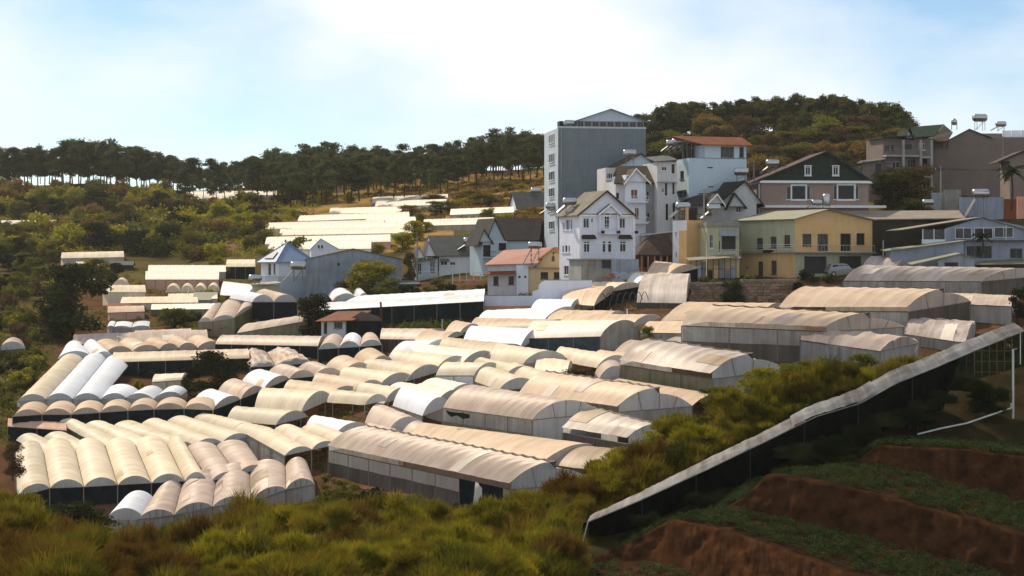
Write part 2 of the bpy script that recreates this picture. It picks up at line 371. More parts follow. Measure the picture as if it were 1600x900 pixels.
def greenhouse(label, Fp, Kp, cover='cream', rise=1.4, wall=2.0, end='end', front=None, side=None, back=None, group=None, vent=False,
               dd=0, crumple=0.0, posts=True, bars=False, name='plastic_greenhouse', cat='greenhouse', low=None, gutters=True, power=0.8, grow=None):
    """tunnels side by side: Fp / Kp are the gutter points (photo pixels) at the near and the far end of the block;
    end = film of the arch ends, front = what closes the near end below the gutter, side = what closes the two outer sides"""
    n = len(Fp)-1
    fa = [eave(x, y, wall, dd) for x, y in Fp]; ka = [eave(x, y, wall, dd) for x, y in Kp]
    if grow is None: grow = 1.0 if (vent or bars or crumple or n > 1 or D(*Fp[0]) > 330) else 1.28
    if n == 1: fa[1] = fa[0].lerp(fa[1], grow); ka[1] = ka[0].lerp(ka[1], grow); ka = [f.lerp(k, 1.06 if grow > 1 else 1) for f, k in zip(fa, ka)]
    elif D(*Fp[0]) < 330: ka = [f.lerp(k, 1.2) for f, k in zip(fa, ka)]
    org = sum(fa, Vector())/len(fa); org = Vector((org.x, org.y, org.z-wall))
    root = empty(name, org, 0, label, cat, group)
    fa = [p-org for p in fa]; ka = [p-org for p in ka]; up = Vector((0,0,1))
    covers = cover if isinstance(cover, (list, tuple)) else [cover]*n
    rise = min(rise, 0.225*(fa[0]-fa[1]).length) if n > 1 else rise*0.9
    MC = 14; sd = random.random()*100
    def prof(t):
        return max(0.0, (1-(2*t-1)**2))**power
    for i in range(n):
        a0, a1, b0, b1 = fa[i], fa[i+1], ka[i], ka[i+1]
        Ln = ((a0+a1)/2-(b0+b1)/2).length; wd = (a1-a0).length
        ns = max(2, min(26, int(round(Ln/1.7)))); SUB = 4
        def pt(s, t, dz=0.0):
            p = (a0.lerp(a1, t)).lerp(b0.lerp(b1, t), s); return p+up*(rise*prof(t)+dz)
        def rows_for(t0, t1, mc, lift=0.0):
            rows = []; uvs = []
            for q in range(ns*SUB+1):
                s = q/(ns*SUB); ph = (q % SUB)/SUB
                sag = -(0.10 if (vent or bars) else 0.045)*math.sin(math.pi*ph)
                hj = 0.05*mn.noise(Vector((q//SUB*1.7+sd, i*3.1, 0.3)))
                r = []; u = []
                for j in range(mc+1):
                    t = lerp(t0, t1, j/mc); k = math.sin(math.pi*t)
                    z = (sag+hj*(1 if (vent or bars) else 0.6))*k+lift+0.04*mn.noise(Vector((s*Ln*0.5+sd, t*wd*0.6, i)))
                    if crumple: z += crumple*(mn.noise(Vector((s*Ln*0.5, t*wd*0.8, sd)))+0.6*mn.noise(Vector((s*Ln*1.6, t*wd*1.9, sd))))
                    r.append(pt(s, t, z)); u.append((s*ns, t*wd*1.2))
                rows.append(r); uvs.append(u)
            return rows, uvs
        cm = M[covers[i]]
        if vent:
            r, u = rows_for(-0.03, 0.56, 9, 0.55); uvmesh('plastic_cover', r, cm, root, u)
            r2, u2 = rows_for(0.5, 1.02, 8, 0.0); uvmesh('plastic_cover', r2, cm, root, u2)
            MB().ring([[x[-1]-up*0.02 for x in r], [x[1]-up*0.05 for x in r2]]).build('ridge_vent', M['dirty'], root)
            b = MB()
            for p, q in zip(r[:-1], r[1:]): b.bar(p[-1]+up*0.02, q[-1]+up*0.02, 0.10, 4)
            b.build('ridge_beam', M['gutter'], root)
        else:
            r, u = rows_for(0, 1, MC); uvmesh('plastic_cover', r, cm, root, u)
        if D(*Fp[0]) < 320 and ns > 3 and random.random() < (0.9 if (vent or bars) else 0.35):
            for _ in range(2 if (vent or bars) else 1):     # patches of newer or older film over one or two bays
                q0 = random.randrange(0, ns-1)*SUB; q1 = min(len(r)-1, q0+SUB*random.choice((1, 1, 2))); j0 = random.choice((0, 0, 2)); j1 = min(len(r[0])-1, j0+random.choice((3, 5, 7)))
                uvmesh('film_patch', [[p+up*0.05 for p in rr[j0:j1+1]] for rr in r[q0:q1+1]], M[random.choice(('tan','grey','pink','brown','pink','bright'))] if vent or bars else M[random.choice(('cream','tan','tan','bright'))], root, [x[j0:j1+1] for x in u[q0:q1+1]])
        # arch ends
        for s, e0, e1, em, fm_ in ((0.0, a0, a1, end, front), (1.0, b0, b1, end, back if back else front)):
            if em:
                if vent:
                    top = [pt(s, t, 0.55 if t < 0.55 else 0.0) for t in [0, .08, .16, .24, .32, .4, .48, .55, .551, .62, .7, .78, .86, .94, 1]]
                else: top = [pt(s, j/MC) for j in range(MC+1)]
                bot = [e0.lerp(e1, j/(len(top)-1)) for j in range(len(top))]
                if not vent: bot = [Vector((p.x, p.y, min(q.z, lerp(e0.z, e1.z, j/(len(top)-1))))) for j, (p, q) in enumerate(zip(top, top))]
                else: bot = [Vector((p.x, p.y, lerp(e0.z, e1.z, (p-e0).xy.length/max(0.01, (e1-e0).xy.length)))) for p in top]
                uvmesh('end_panel', [top, bot], M[em], root, [[(j*0.7, 0) for j in range(len(top))], [(j*0.7, 2) for j in range(len(top))]])
                if bars and s == 0.0:
                    for t in ((0.26, 0.56, 0.8) if vent else (0.3, 0.5, 0.72)):
                        p = pt(s, t, 0.55 if (vent and t < 0.55) else 0); q = e0.lerp(e1, lerp(0.5, t, 0.8)); off = Vector((0.03, -0.04, 0))
                        post(root, q+off, p+off, 0.035, 'end_bar')
                    post(root, e0+Vector((0.03,-0.05,0)), e1+Vector((0.03,-0.05,0)), 0.045, 'tie_bar')
            if fm_:
                k = max(4, int(wd/0.8)); top = [e0.lerp(e1, j/k) for j in range(k+1)]
                h = [wall*(1.0+0.06*mn.noise(Vector((j*0.9+sd, i, s)))) for j in range(k+1)]
                def off(j, z): return Vector((0.05, -0.08, 0))*mn.noise(Vector((j*1.3, z*1.1, sd+i)))*2
                zz = [0, 0.33, 0.66, 1.25]
                rows_ = [[p-up*(hh*z)+off(j, z) for j, (p, hh) in enumerate(zip(top, h))] for z in zz]
                uvmesh('end_curtain', rows_, M[fm_], root, [[(j*0.8, z*2) for j in range(k+1)] for z in zz])
    for idx, sm in ((0, side), (n, side)):
        if not sm: continue
        s0, s1 = (sm if isinstance(sm, tuple) else (sm, None)) if idx == 0 else ((sm[0] if isinstance(sm, tuple) else sm), None)
        a, b = fa[idx], ka[idx]; Ln = (a-b).length; k = max(4, int(Ln/0.9)); out_ = (fa[idx]-fa[1 if idx == 0 else n-1]).normalized()
        def zrow(f0): 
            return [a.lerp(b, j/k)-up*(wall*f0*(1+(0.05*mn.noise(Vector((j*0.35+sd, f0, 0))) if f0 < 1.2 else 0)))+out_*0.08*mn.noise(Vector((j*1.1, f0*3, sd))) for j in range(k+1)]
        fr = low if low else 1.3
        zs = [0.0, fr*0.5, fr] if s1 else [0.0, 0.5, 1.3]
        uvmesh('side_curtain', [zrow(z) for z in zs], M[s0], root, [[(j*0.9, z*wall) for j in range(k+1)] for z in zs])
        if s1:
            zs = [fr-0.02, (fr+1.3)/2, 1.35]
            uvmesh('lower_curtain', [[p+out_*0.03 for p in zrow(z)] for z in zs], M[s1], root, [[(j*0.9, z*wall) for j in range(k+1)] for z in zs])
        b_ = MB(); 
        for j in range(k): b_.bar(a.lerp(b, j/k)+out_*0.05, a.lerp(b, (j+1)/k)+out_*0.05, 0.05, 4)
        b_.build('eave_rail', M['gutter'], root)
    if gutters and n > 1:
        for i in range(1, n):
            MB().bar(fa[i]-up*0.02+(fa[i]-ka[i]).normalized()*0.1, ka[i], 0.09, 5).build('gutter', M['gutter'], root)
    if posts:
        for i, p in enumerate(fa):
            post(root, p-up*wall*1.35+Vector((0,-0.1,0)), p+Vector((0,-0.1,0)), 0.06)
        if side:
            a, b = fa[0], ka[0]; k = max(2, int((a-b).length/4)); ou = (fa[0]-fa[1]).normalized()*0.1
            for j in range(1, k+1):
                q = a.lerp(b, j/k)+ou; post(root, q-up*wall*1.35, q, 0.045)
    return root
GH = greenhouse
# --- lower left: long tunnels running away from the grass bank
GH('six cream tunnels side by side nearest the long grass at the lower left', [(27,777),(78,763),(131,761),(184,758),(237,755),(289,752),(323,750)], [(25,716),(68,707),(118,706),(167,706),(215,704),(263,699),(297,706)], 'cream', 1.35, 1.9, front='net', side='net')
GH('two cream tunnels joined behind the left end of the six nearest tunnels', [(68,713),(118,711),(165,709)], [(32,692),(75,690),(120,687)], 'cream', 1.3, 1.7, front='net')
GH('row of six cream tunnels slanting down to the right below the black net', [(178,709),(220,706),(262,701),(303,697),(347,692),(390,682),(428,672)], [(104,668),(146,671),(190,672),(233,669),(273,665),(315,660),(352,655)], 'cream', 1.45, 1.7, front='skirt')
GH('narrow rose tinted shelter roof left of the cream tunnels', [(104,673),(102,664)], [(17,667),(18,658)], 'rose', 0.5, 1.6, front='net', side='net', gutters=False)
GH('pair of brownish tunnels right of the six nearest cream tunnels', [(330,752),(370,742),(412,731)], [(297,708),(343,704),(390,700)], 'pink', 1.4, 1.7, front='net')
GH('five pinkish tunnels stepping up along the tall grass', [(215,812),(272,805),(332,792),(392,785),(447,765),(492,757)], [(238,778),(283,763),(338,747),(390,739),(446,735),(482,729)], 'pink', 1.7, 1.5, front='skirt', bars=True)
GH('small white tunnel at the left end of the pinkish row by the grass', [(163,814),(213,812)], [(187,788),(230,785)], 'white', 1.3, 1.3, front='skirt')
GH('three cream tunnels with a pale side wall above the pinkish row', [(445,712),(487,703),(525,695),(568,690)], [(395,684),(437,677),(478,675),(520,673)], 'cream', 1.5, 2.0, side='skirt')
GH('single white tunnel with open arch behind the pale side wall', [(521,685),(566,674)], [(478,674),(500,663)], ['white'], 1.3, 1.6)
# --- white group with the tan row in front, left
GH('three long tunnels, one cream and two white, in front of the small white pair', [(27,627),(72,624),(114,624),(157,624)], [(84,571),(121,571),(159,569),(195,578)], ['cream','white','white'], 1.2, 1.3, front='skirt', bars=False)
GH('three short white tunnels right of the long white ones', [(157,624),(197,622),(240,624),(283,618)], [(168,609),(214,613),(253,613),(291,612)], 'white', 1.5, 1.2, front='skirt')
GH('flat row of eight tan tunnels above the long black net wall', [(20,651),(66,648),(111,648),(156,645),(200,642),(241,640),(288,639),(333,641)], [(30,640),(74,638),(118,638),(162,636),(205,634),(246,632),(292,631),(338,631)], 'tan', 0.95, 2.7, end='endw', front='net')
GH('staircase of seven tunnels, white and tan, above the black net', [(333,641),(376,624),(412,609),(452,592),(492,588),(535,585),(577,573),(614,564)], [(305,633),(346,614),(383,599),(424,584),(468,580),(512,576),(556,563),(596,553)], ['white','pink','white','pink','pink','tan','tan'], 1.25, 2.3, end='endw', front='net')
# --- second staircase of bigger tunnels
GH('low cream tunnel left of the tall cream tunnel, foot of the staircase', [(431,664),(470,654)], [(358,658),(380,646)], 'cream', 1.2, 1.6)
GH('tall cream tunnel with round grey arch end below the black net', [(470,645),(509,628)], [(401,641),(420,622)], 'cream', 1.75, 2.0)
GH('fourth cream tunnel of the staircase, counted from its foot', [(508,627),(549,614)], [(444,617),(462,604)], 'tan', 1.2, 1.8)
GH('cream tunnel in the middle of the staircase behind the open posts', [(551,616),(590,606)], [(489,606),(505,595)], 'tan', 1.25, 1.8)
GH('cream tunnel with wide arch end over a brown gap on the staircase', [(591,606),(635,595)], [(531,597),(548,585)], 'cream', 1.3, 1.8)
GH('cream tunnel beside two leaning brown posts on the staircase', [(635,596),(679,583)], [(567,584),(585,573)], 'cream', 1.4, 1.8)
GH('broad cream tunnel above the one with the leaning posts', [(679,582),(721,569)], [(612,571),(630,560)], 'cream', 1.4, 1.8)
GH('white topped tunnel beside the dark opening and white post', [(719,574),(761,560)], [(645,561),(662,549)], 'bright', 1.3, 1.8)
GH('tan tunnel below the big bluish white barrel', [(761,562),(806,548)], [(688,549),(705,538)], 'tan', 1.2, 1.8)
GH('white tunnel sweeping up to a rounded end above the staircase', [(658,550),(694,538)], [(608,562),(636,540)], 'white', 0.9, 1.9, front='net', end='white')
GH('tan tunnel stepping up behind the sweeping white one', [(694,534),(718,525)], [(650,534),(670,522)], 'tan', 0.8, 1.9, front='net', side='net')
GH('tan tunnel at the head of the upper staircase by the hedge', [(717,523),(742,513)], [(694,524),(715,508)], 'tan', 0.9, 1.9, front='net')
GH('low pinkish greenhouse with grey net wall below the hedge', [(655,531),(690,521)], [(597,530),(603,520)], 'pink', 0.9, 1.7, front='dirty', side='dirty')
GH('big bluish white barrel tunnel left of the dark tarp', [(812,546),(842,527)], [(727,541),(745,522)], 'white', 1.5, 1.6)
GH('long tan roof behind the bluish white barrel', [(838,515),(882,507)], [(738,515),(755,503)], 'tan', 0.9, 1.6, dd=2)
GH('white tunnel with pale arch end below the salmon wall base', [(850,501),(888,486)], [(750,503),(772,491)], 'white', 0.9, 1.7)
GH('small white tunnel left of the big tan one by the white wall', [(890,484),(905,474)], [(832,484),(850,474)], 'white', 0.9, 1.5)
GH('big tan tunnel open to dark net beside the white perimeter wall', [(928,478),(957,458)], [(880,474),(893,460)], 'tan', 1.5, 1.6, side=None, front='net', end='endw')
GH('cream tunnel over dark netting below the tall white house', [(955,456),(993,449)], [(905,456),(925,448)], 'cream', 1.0, 1.8, end='endw', front='net')
GH('small white tunnel beside the cream one below the tall white house', [(992,448),(1018,441)], [(981,442),(1000,434)], 'white', 0.9, 1.8, end='white', front='net')
GH('tan tunnel with white stripes on its film near the tiled brown roof', [(1042,432),(1080,422)], [(1013,428),(1030,416)], 'tan', 1.1, 1.5, end='endw', front='net')
GH('low tan roof behind the large ribbed barrel', [(1044,441),(1055,433)], [(982,441),(1000,430)], 'tan', 0.8, 1.5)
GH('large ribbed pinkish barrel roof left of the stone retaining wall', [(1072,474),(1078,446)], [(999,473),(1013,446)], 'grey', 2.3, 0.8, side='dirty', end='endw', power=0.6)
GH('long tan roof below the bare hoop frame', [(945,503),(968,492)], [(850,501),(862,490)], 'tan', 0.8, 1.6)
GH('long tan tunnel behind the white roof with the dark tarp', [(985,512),(1022,500)], [(876,513),(900,499)], 'tan', 1.0, 1.8, dd=2)
GH('white roofed greenhouse with dark tarp hung along its front', [(938,526),(984,513)], [(826,529),(845,513)], 'bright', 1.35, 2.1, end='skirt', side='cloth', front='skirt', posts=True)
# --- right upper greenhouses
GH('tan roof running to the foot of the stone retaining wall', [(1192,490),(1222,482)], [(1045,502),(1085,480)], 'tan', 1.0, 1.5, end='endw')
GH('ribbed tan roof behind the long pale panelled wall', [(1135,507),(1168,491)], [(1035,507),(1070,494)], 'pink', 1.0, 1.6, dd=3)
GH('long tan greenhouse with pale panelled wall over a brown strip', [(1292,518),(1412,511)], [(1066,509),(1150,494)], 'tan', 1.3, 3.4, end='endw', side=('skirt','dirty'), low=0.5, vent=True, bars=True, front='skirt')
GH('wide tan barrel roofed greenhouse with open ridge vent below the parked car', [(1419,487),(1516,471)], [(1219,486),(1290,464)], 'tan', 1.7, 2.6, end='endw', side='skirt', vent=True, bars=True, front='dirty')
GH('uppermost big grey barrel greenhouse beside the blue shed', [(1533,440),(1640,430)], [(1318,439),(1378,423)], 'grey', 1.5, 2.5, end='endw', side='skirt', bars=True, front='dirty')
GH('small grey barrel greenhouse tucked behind the uppermost big one', [(1400,419),(1428,407)], [(1350,419),(1370,408)], 'grey', 1.1, 1.5, end='endw', side='skirt')
GH('crumpled plastic house with clear walls at the right edge', [(1580,479),(1592,465)], [(1454,474),(1470,460)], 'pink', 0.7, 2.2, end='endw', side='skirt', crumple=0.18)
GH('sagging crumpled plastic sheet roof above the white strip', [(1508,536),(1524,505)], [(1412,522),(1430,498)], 'grey', 0.8, 1.2, end='endw', side='skirt', front='skirt', crumple=0.3)
GH('crumpled film greenhouse with loose plastic wall above the grass', [(1375,549),(1437,536)], [(1251,532),(1270,519)], 'pink', 1.2, 2.4, end='endw', side='skirt', crumple=0.22, bars=True, front='skirt')
# --- right front, big half-arch houses
GH('big pinkish greenhouse with brown streaked wall and curved right gable', [(1113,592),(1226,578)], [(970,570),(1050,549)], 'grey', 1.6, 2.6, end='end', side=('moss','dirty'), low=0.9, vent=True, bars=True, front='skirt')
GH('tan lean-to roof below the brown streaked wall', [(1082,634),(1113,620)], [(948,612),(971,597)], 'tan', 0.35, 1.6, end=None, posts=False, gutters=False)
GH('tan greenhouse with dark ridge line and panelled blue grey gable', [(967,644),(1081,635)], [(812,622),(885,600)], 'tan', 1.6, 2.6, end='end', side='skirt', vent=True, bars=True, front='skirt')
TORN = GH('pinkish greenhouse with mossy wall and torn black curtain', [(831,656),(938,646)], [(692,637),(764,615)], 'pink', 1.7, 3.2, end='end', side=('skirt','moss'), low=0.45, bars=True, front='end')
o_ = TORN.location; pr = [W(x, y, 186.2)+Vector((0,-0.5,0))-o_ for x, y in ((697,640),(705,643),(714,644),(724,645),(734,647))]; lo_ = [W(x, y, 186.2)+Vector((0,-0.55,0))-o_ for x, y in ((699,645),(705,651),(714,648.5),(724,654),(734,652.5))]
MB().ring([pr, lo_]).build('torn_curtain', M['net'], TORN)
GH('tan roof in front of the mossy wall', [(832,738),(905,704)], [(640,702),(672,672)], 'tan', 0.9, 2.0, end='end', front='end')
FRONT = GH('longest front greenhouse with torn doorway and patched pink roof', [(799,765),(925,753)], [(514,704),(622,690)], 'pink', 1.6, 2.4, end='end', side=('endw','dirty'), low=0.5, vent=True, bars=True, front='skirt')
t = FRONT
fe = [W(*q) for q in ((722,747.5,163.6),(786,761.5,161.2))]
def flap(name, pts, m, dy=-0.25):
    o = t.location; MB().quad(*[W(x, y, d)+Vector((0,dy,0))-o for x, y, d in pts]).build(name, M[m], t)
flap('dark_doorway', [(718,747,163),(786,762,160.6),(786,795,160.6),(718,785,163)], 'net', -0.3)
flap('torn_sheet', [(743,752,162),(748,754,162),(752,770,162),(744,792,162),(739,790,162)], 'bright', -0.5)
flap('torn_sheet', [(748,756,162),(756,764,162),(763,788,162),(760,792,162),(752,776,162)], 'bright', -0.55)
GH('small dark walled greenhouse with pinkish streaked roof', [(982,694),(1064,686)], [(880,676),(965,652)], 'grey', 1.1, 2.2, end='end', side=('dirty'), bars=True, vent=True, front='end')
GH('low brownish roof between the dark walled house and the front greenhouse', [(962,738),(990,712)], [(838,724),(880,702)], 'brown', 0.7, 1.8, end='end')
# --- middle cluster of small tunnels
GH('cream tunnel on tall open posts above red soil', [(570,633),(598,627)], [(514,629),(528,618)], 'cream', 1.0, 2.8, dd=-2)
GH('cream tunnel right of the open posts', [(600,631),(634,619)], [(556,620),(575,611)], 'cream', 1.3, 1.9)
GH('white barrel tunnel with pinkish side wall and white posts', [(660,650),(694,637)], [(616,635),(640,619)], 'white', 1.5, 2.0, side='endw')
GH('flat white tunnel behind the white barrel, left one', [(650,619),(680,612)], [(604,613),(634,605)], 'bright', 0.8, 1.6)
GH('flat white tunnel behind the white barrel, right one', [(682,630),(714,618)], [(640,617),(668,608)], 'bright', 0.9, 1.6)
GH('small white tunnel above the pinkish torn curtain roof', [(700,618),(735,609)], [(655,607),(690,600)], 'bright', 0.9, 1.6)
GH('pinkish tunnel with grey arch right of the red soil', [(605,677),(651,669)], [(572,662),(600,647)], 'pink', 1.5, 1.8, side='skirt')
GH('small pinkish tunnel behind the ridge of the front greenhouse, right', [(640,690),(672,684)], [(626,682),(660,672)], 'pink', 1.2, 1.6)
GH('small pinkish tunnel behind the ridge of the front greenhouse, left', [(592,694),(628,688)], [(562,684),(592,675)], 'pink', 1.3, 1.6)
GH('cream tunnel with white front wall beside the leaning posts', [(740,587),(773,577)], [(684,587),(706,576)], 'cream', 1.1, 1.9, side='white')
GH('long cream tunnel behind the front pair of cream arches', [(788,590),(832,585)], [(738,575),(765,573)], 'cream', 1.2, 1.6)
GH('cream arch tunnel, left of a low pair with pleated side wall', [(779,610),(829,606)], [(744,597),(767,585)], 'cream', 1.3, 1.4, side='skirt')
GH('cream arch tunnel, right of a low pair near the bare shrub', [(830,606),(873,600)], [(788,588),(815,582)], 'cream', 1.3, 1.4)
GH('cream tunnel with pinkish wall just below the dark tarp', [(817,569),(870,562)], [(768,564),(786,549)], 'cream', 1.3, 1.9, side='endw')
GH('upright cream barrel left of the bare shrub', [(884,600),(893,578)], [(836,593),(846,570)], 'cream', 1.5, 1.0)
GH('wavy cream tunnel above the bare shrub', [(932,575),(972,567)], [(868,563),(885,553)], 'cream', 1.1, 1.4)
GH('small tan roof right of the wavy cream tunnel', [(972,570),(1003,562)], [(927,563),(945,555)], 'tan', 0.8, 1.4)
GH('film covered arch tunnel right of the bare shrub', [(936,592),(972,586)], [(930,583),(965,577)], 'pink', 1.2, 1.4, front='skirt')
GH('tan film sheet roof beneath the little leafy tree', [(1020,562),(1042,543)], [(958,558),(985,537)], 'pink', 0.5, 1.4)
GH('tan roof with pleated pale wall behind the little leafy tree', [(1067,521),(1082,507)], [(1004,520),(1020,507)], 'tan', 0.6, 1.6, side='skirt')
GH('low pale roof before the brown strip of the panelled wall', [(1098,536),(1132,528)], [(1032,541),(1060,530)], 'grey', 0.4, 1.2, end='moss', side='moss')
# --- left middle
GH('small white pair of tunnels at the left edge of the upper tunnels', [(90,561),(146,560),(182,563)], [(98,548),(132,545),(160,545)], 'white', 1.4, 1.2, front='net')
GH('row of five tan arches behind the white pair', [(167,550),(207,549),(249,546),(279,544),(309,544),(348,540)], [(150,540),(188,539),(228,538),(262,536),(294,535),(330,532)], 'tan', 1.1, 1.2, end='endw', front='skirt')
GH('long low pinkish white tunnel above the five tan arches', [(325,530),(322,522)], [(125,538),(128,529)], 'pink', 1.0, 0.9, side='skirt')
GH('long tan tunnel over black net behind the dark bush', [(390,560),(386,552)], [(186,566),(190,557)], 'tan', 0.9, 1.7, side='net', front='net')
GH('long pinkish tunnel over dark net above the torn film', [(497,541),(506,532)], [(345,538),(360,530)], 'pink', 0.9, 1.7, side='net')
GH('three greyish arches with white posts and torn skirts', [(497,546),(529,544),(562,542),(597,539)], [(505,534),(535,532),(565,531),(592,530)], ['pink','white','pink'], 1.1, 1.9, front='net')
GH('collapsed tunnels with torn film above the green plot', [(392,574),(430,572),(488,567)], [(372,561),(420,555),(470,555)], 'pink', 0.8, 1.0, crumple=0.5)
GH('white and grey pair of tunnels over a black net wall by the dark tree', [(394,472),(428,472),(465,472)], [(358,466),(395,463),(432,463)], ['white','pink'], 1.2, 3.2, front='net')
GH('three pale tunnels stepping down on open posts left of the black net', [(310,503),(331,502),(366,497),(396,479)], [(322,490),(345,479),(380,471),(408,467)], 'pink', 1.5, 2.4, front='moss')
GH('low film tunnel climbing right below the black net wall', [(472,503),(482,496)], [(376,520),(395,509)], 'pink', 0.7, 2.2, side='moss')
GH('long white double roof over dark netting left of the white wall', [(756,471),(757,463),(758,456)], [(523,484),(570,473),(620,463)], 'white', 0.7, 3.0, end='white', side='net', front='net', dd=-2)
GH('two small white tunnels behind the yellow green tree', [(520,471),(560,469),(578,470)], [(514,463),(552,462),(572,463)], 'white', 1.2, 1.2, front='net')
GH('small arch greenhouse among bushes at the left edge', [(-4,548),(30,545)], [(2,541),(30,539)], 'pink', 1.3, 1.3, front='dirty')
# --- far valley
GH('long pale tunnel above the bright cream one in the valley', [(353,425),(356,417)], [(231,425),(233,416)], 'bright', 0.9, 1.6, side='endw')
GH('rounded cream tunnel over dark hedge left of the blue roof', [(399,417),(398,410)], [(353,417),(356,410)], 'cream', 1.2, 2.5, side='net')
GH('bright cream barrel tunnel in the middle of the valley', [(342,437),(343,428)], [(227,437),(228,428)], 'bright', 1.3, 1.8, side='rose')
GH('row of four small cream arches in the valley', [(258,457),(281,457),(302,457),(322,457),(342,456)], [(260,453),(283,453),(304,453),(324,453),(344,452)], 'cream', 1.6, 1.0, end='cream')
GH('bright white roof left of the shed by the blue roofed house', [(385,463),(408,447)], [(344,461),(350,440)], 'white', 0.8, 1.5)
GH('cream greenhouse with clear wall and posts in the valley', [(228,457),(225,449)], [(160,457),(165,449)], 'cream', 1.0, 2.4, side='cream')
GH('long flat cream roof in front of the clear walled greenhouse', [(310,473),(305,465)], [(188,474),(194,466)], 'cream', 0.7, 1.3, side='endw')
GH('little cream arch above the clear walled greenhouse', [(176,447),(200,447)], [(180,444),(202,444)], 'cream', 1.6, 1.0, end='cream')
GH('cream double tunnel at the foot of the left hillside', [(194,402),(192,395)], [(95,404),(98,397)], 'cream', 1.0, 1.3, side='endw')
GH('small cream roof below the hillside tunnel among the trees', [(160,416),(158,410)], [(118,417),(120,411)], 'cream', 0.8, 1.2, side='endw')
GH('three small white arches beside the big dark tree', [(167,511),(178,511),(205,512),(232,510)], [(170,505),(181,505),(208,506),(234,504)], 'white', 1.6, 1.5, front='skirt')
GH('thin white line of a greenhouse on the left hillside', [(110,350),(111,345)], [(-40,351),(-40,346)], 'bright', 0.7, 1.2, side='net')
GH('white greenhouses on the ridge under the pines, lower roof', [(395,311),(394,304)], [(286,312),(288,305)], 'bright', 0.8, 1.0, side='endw')
GH('white greenhouses on the ridge under the pines, upper roof', [(432,305),(432,299)], [(290,306),(292,300)], 'bright', 0.8, 1.0, side='endw')
# --- bright sunlit terraces in the middle distance
GH('topmost long white tunnel on the sunlit terraces', [(700,312),(699,305)], [(581,318),(584,310)], 'bright', 1.0, 1.4, side='endw')
GH('second white tunnel from the top of the sunlit terraces', [(698,320),(697,314)], [(586,323),(590,316)], 'bright', 1.0, 1.4, side='bright')
GH('third tunnel from the top, with rounded left end', [(628,332),(625,325)], [(514,334),(519,327)], 'bright', 1.0, 1.2, side='bright')
GH('fourth long tunnel from the top of the sunlit terraces', [(640,340),(638,334)], [(465,346),(473,339)], 'bright', 1.0, 1.2, side='bright')
GH('short tunnel right of the fifth sunlit terrace', [(650,348),(648,341)], [(570,350),(575,343)], 'bright', 0.9, 1.2, side='bright')
GH('fifth, longest tunnel reaching far left on the sunlit terraces', [(600,354),(600,346)], [(414,358),(425,350)], 'bright', 1.0, 1.2, side='bright')
GH('broad multi roof sheet on the sunlit terraces above the bushes', [(653,364),(650,356),(647,349)], [(440,368),(455,360),(470,354)], 'bright', 0.9, 1.4, side='bright')
GH('short low tunnel at the left of the broad roof sheet', [(490,365),(490,360)], [(437,365),(440,360)], 'bright', 0.8, 1.0, side='bright')
GH('long tunnel over dark wall behind the blue roof, upper', [(610,378),(609,370)], [(414,382),(420,373)], 'bright', 1.1, 1.6, side='rose')
GH('long tunnel directly behind the blue roof, lower', [(580,389),(580,380)], [(418,390),(430,381)], 'bright', 1.1, 1.8, side='bright')
GH('white tunnel right of the bushes above the grey roofed house', [(772,350),(770,343)], [(661,353),(664,346)], 'bright', 1.0, 1.3, side='endw')
GH('white tunnel on the meadow left of the small grey roofed house', [(803,332),(802,326)], [(703,336),(706,329)], 'bright', 0.9, 1.3, side='endw')

GH('long rose tinted roof left of the rusty valley sheds', [(226,487),(224,480)], [(168,489),(170,481)], 'tan', 0.7, 1.3, side='rose')
GH('low cream tunnel above the rusty valley sheds', [(340,467),(338,461)], [(262,468),(264,462)], 'cream', 0.8, 1.2, side='endw')
GH('pale long roof between the cream valley roofs', [(345,483),(342,477)], [(236,484),(238,478)], 'bright', 0.7, 1.2, side='moss')
GH('short cream tunnel beside the big dark tree', [(150,440),(149,433)], [(96,441),(98,434)], 'cream', 0.8, 1.2, side='endw')
GH('low film tunnel in front of the three small white arches', [(300,524),(298,517)], [(214,527),(216,520)], 'pink', 0.6, 0.9, side='skirt')
GH('little cream shelter amid bushes below the dark net', [(283,594),(292,587)], [(240,597),(246,589)], 'cream', 0.6, 1.6, side='endw', front='moss')
# ------------------------------------------------------------------ houses
CAM = Vector((0, 0, ZC))
class Place:
    """local frame of a building: origin at a photo pixel on its front plane, X along the front, Y into the building"""
    def __init__(s, name, label, px, py, d, yaw=0, cat='house', group=None):
        s.o = W(px, py, d); s.a = math.radians(yaw); s.R = Matrix.Rotation(s.a, 3, 'Z'); s.Ri = s.R.transposed()
        s.root = empty(name, s.o, s.a, label, cat, group); s.mpp = d/F; s.c = s.Ri@(CAM-s.o)
    def ray(s, px, py): return s.Ri@(W(px, py, 100.0)-CAM)
    def at(s, px, py, y=0.0):
        r = s.ray(px, py); k = (y-s.c.y)/r.y; return s.c+r*k
    def side(s, px, py, x):
        r = s.ray(px, py); k = (x-s.c.x)/r.x; return s.c+r*k
    def xz(s, px, py, y=0.0): p = s.at(px, py, y); return p.x, p.z
def fmap(face, u, v, w):
    k, off = face
    if k == 'f': return Vector((u, off-w, v))
    if k == 'l': return Vector((off-w, u, v))
    return Vector((off+w, u, v))
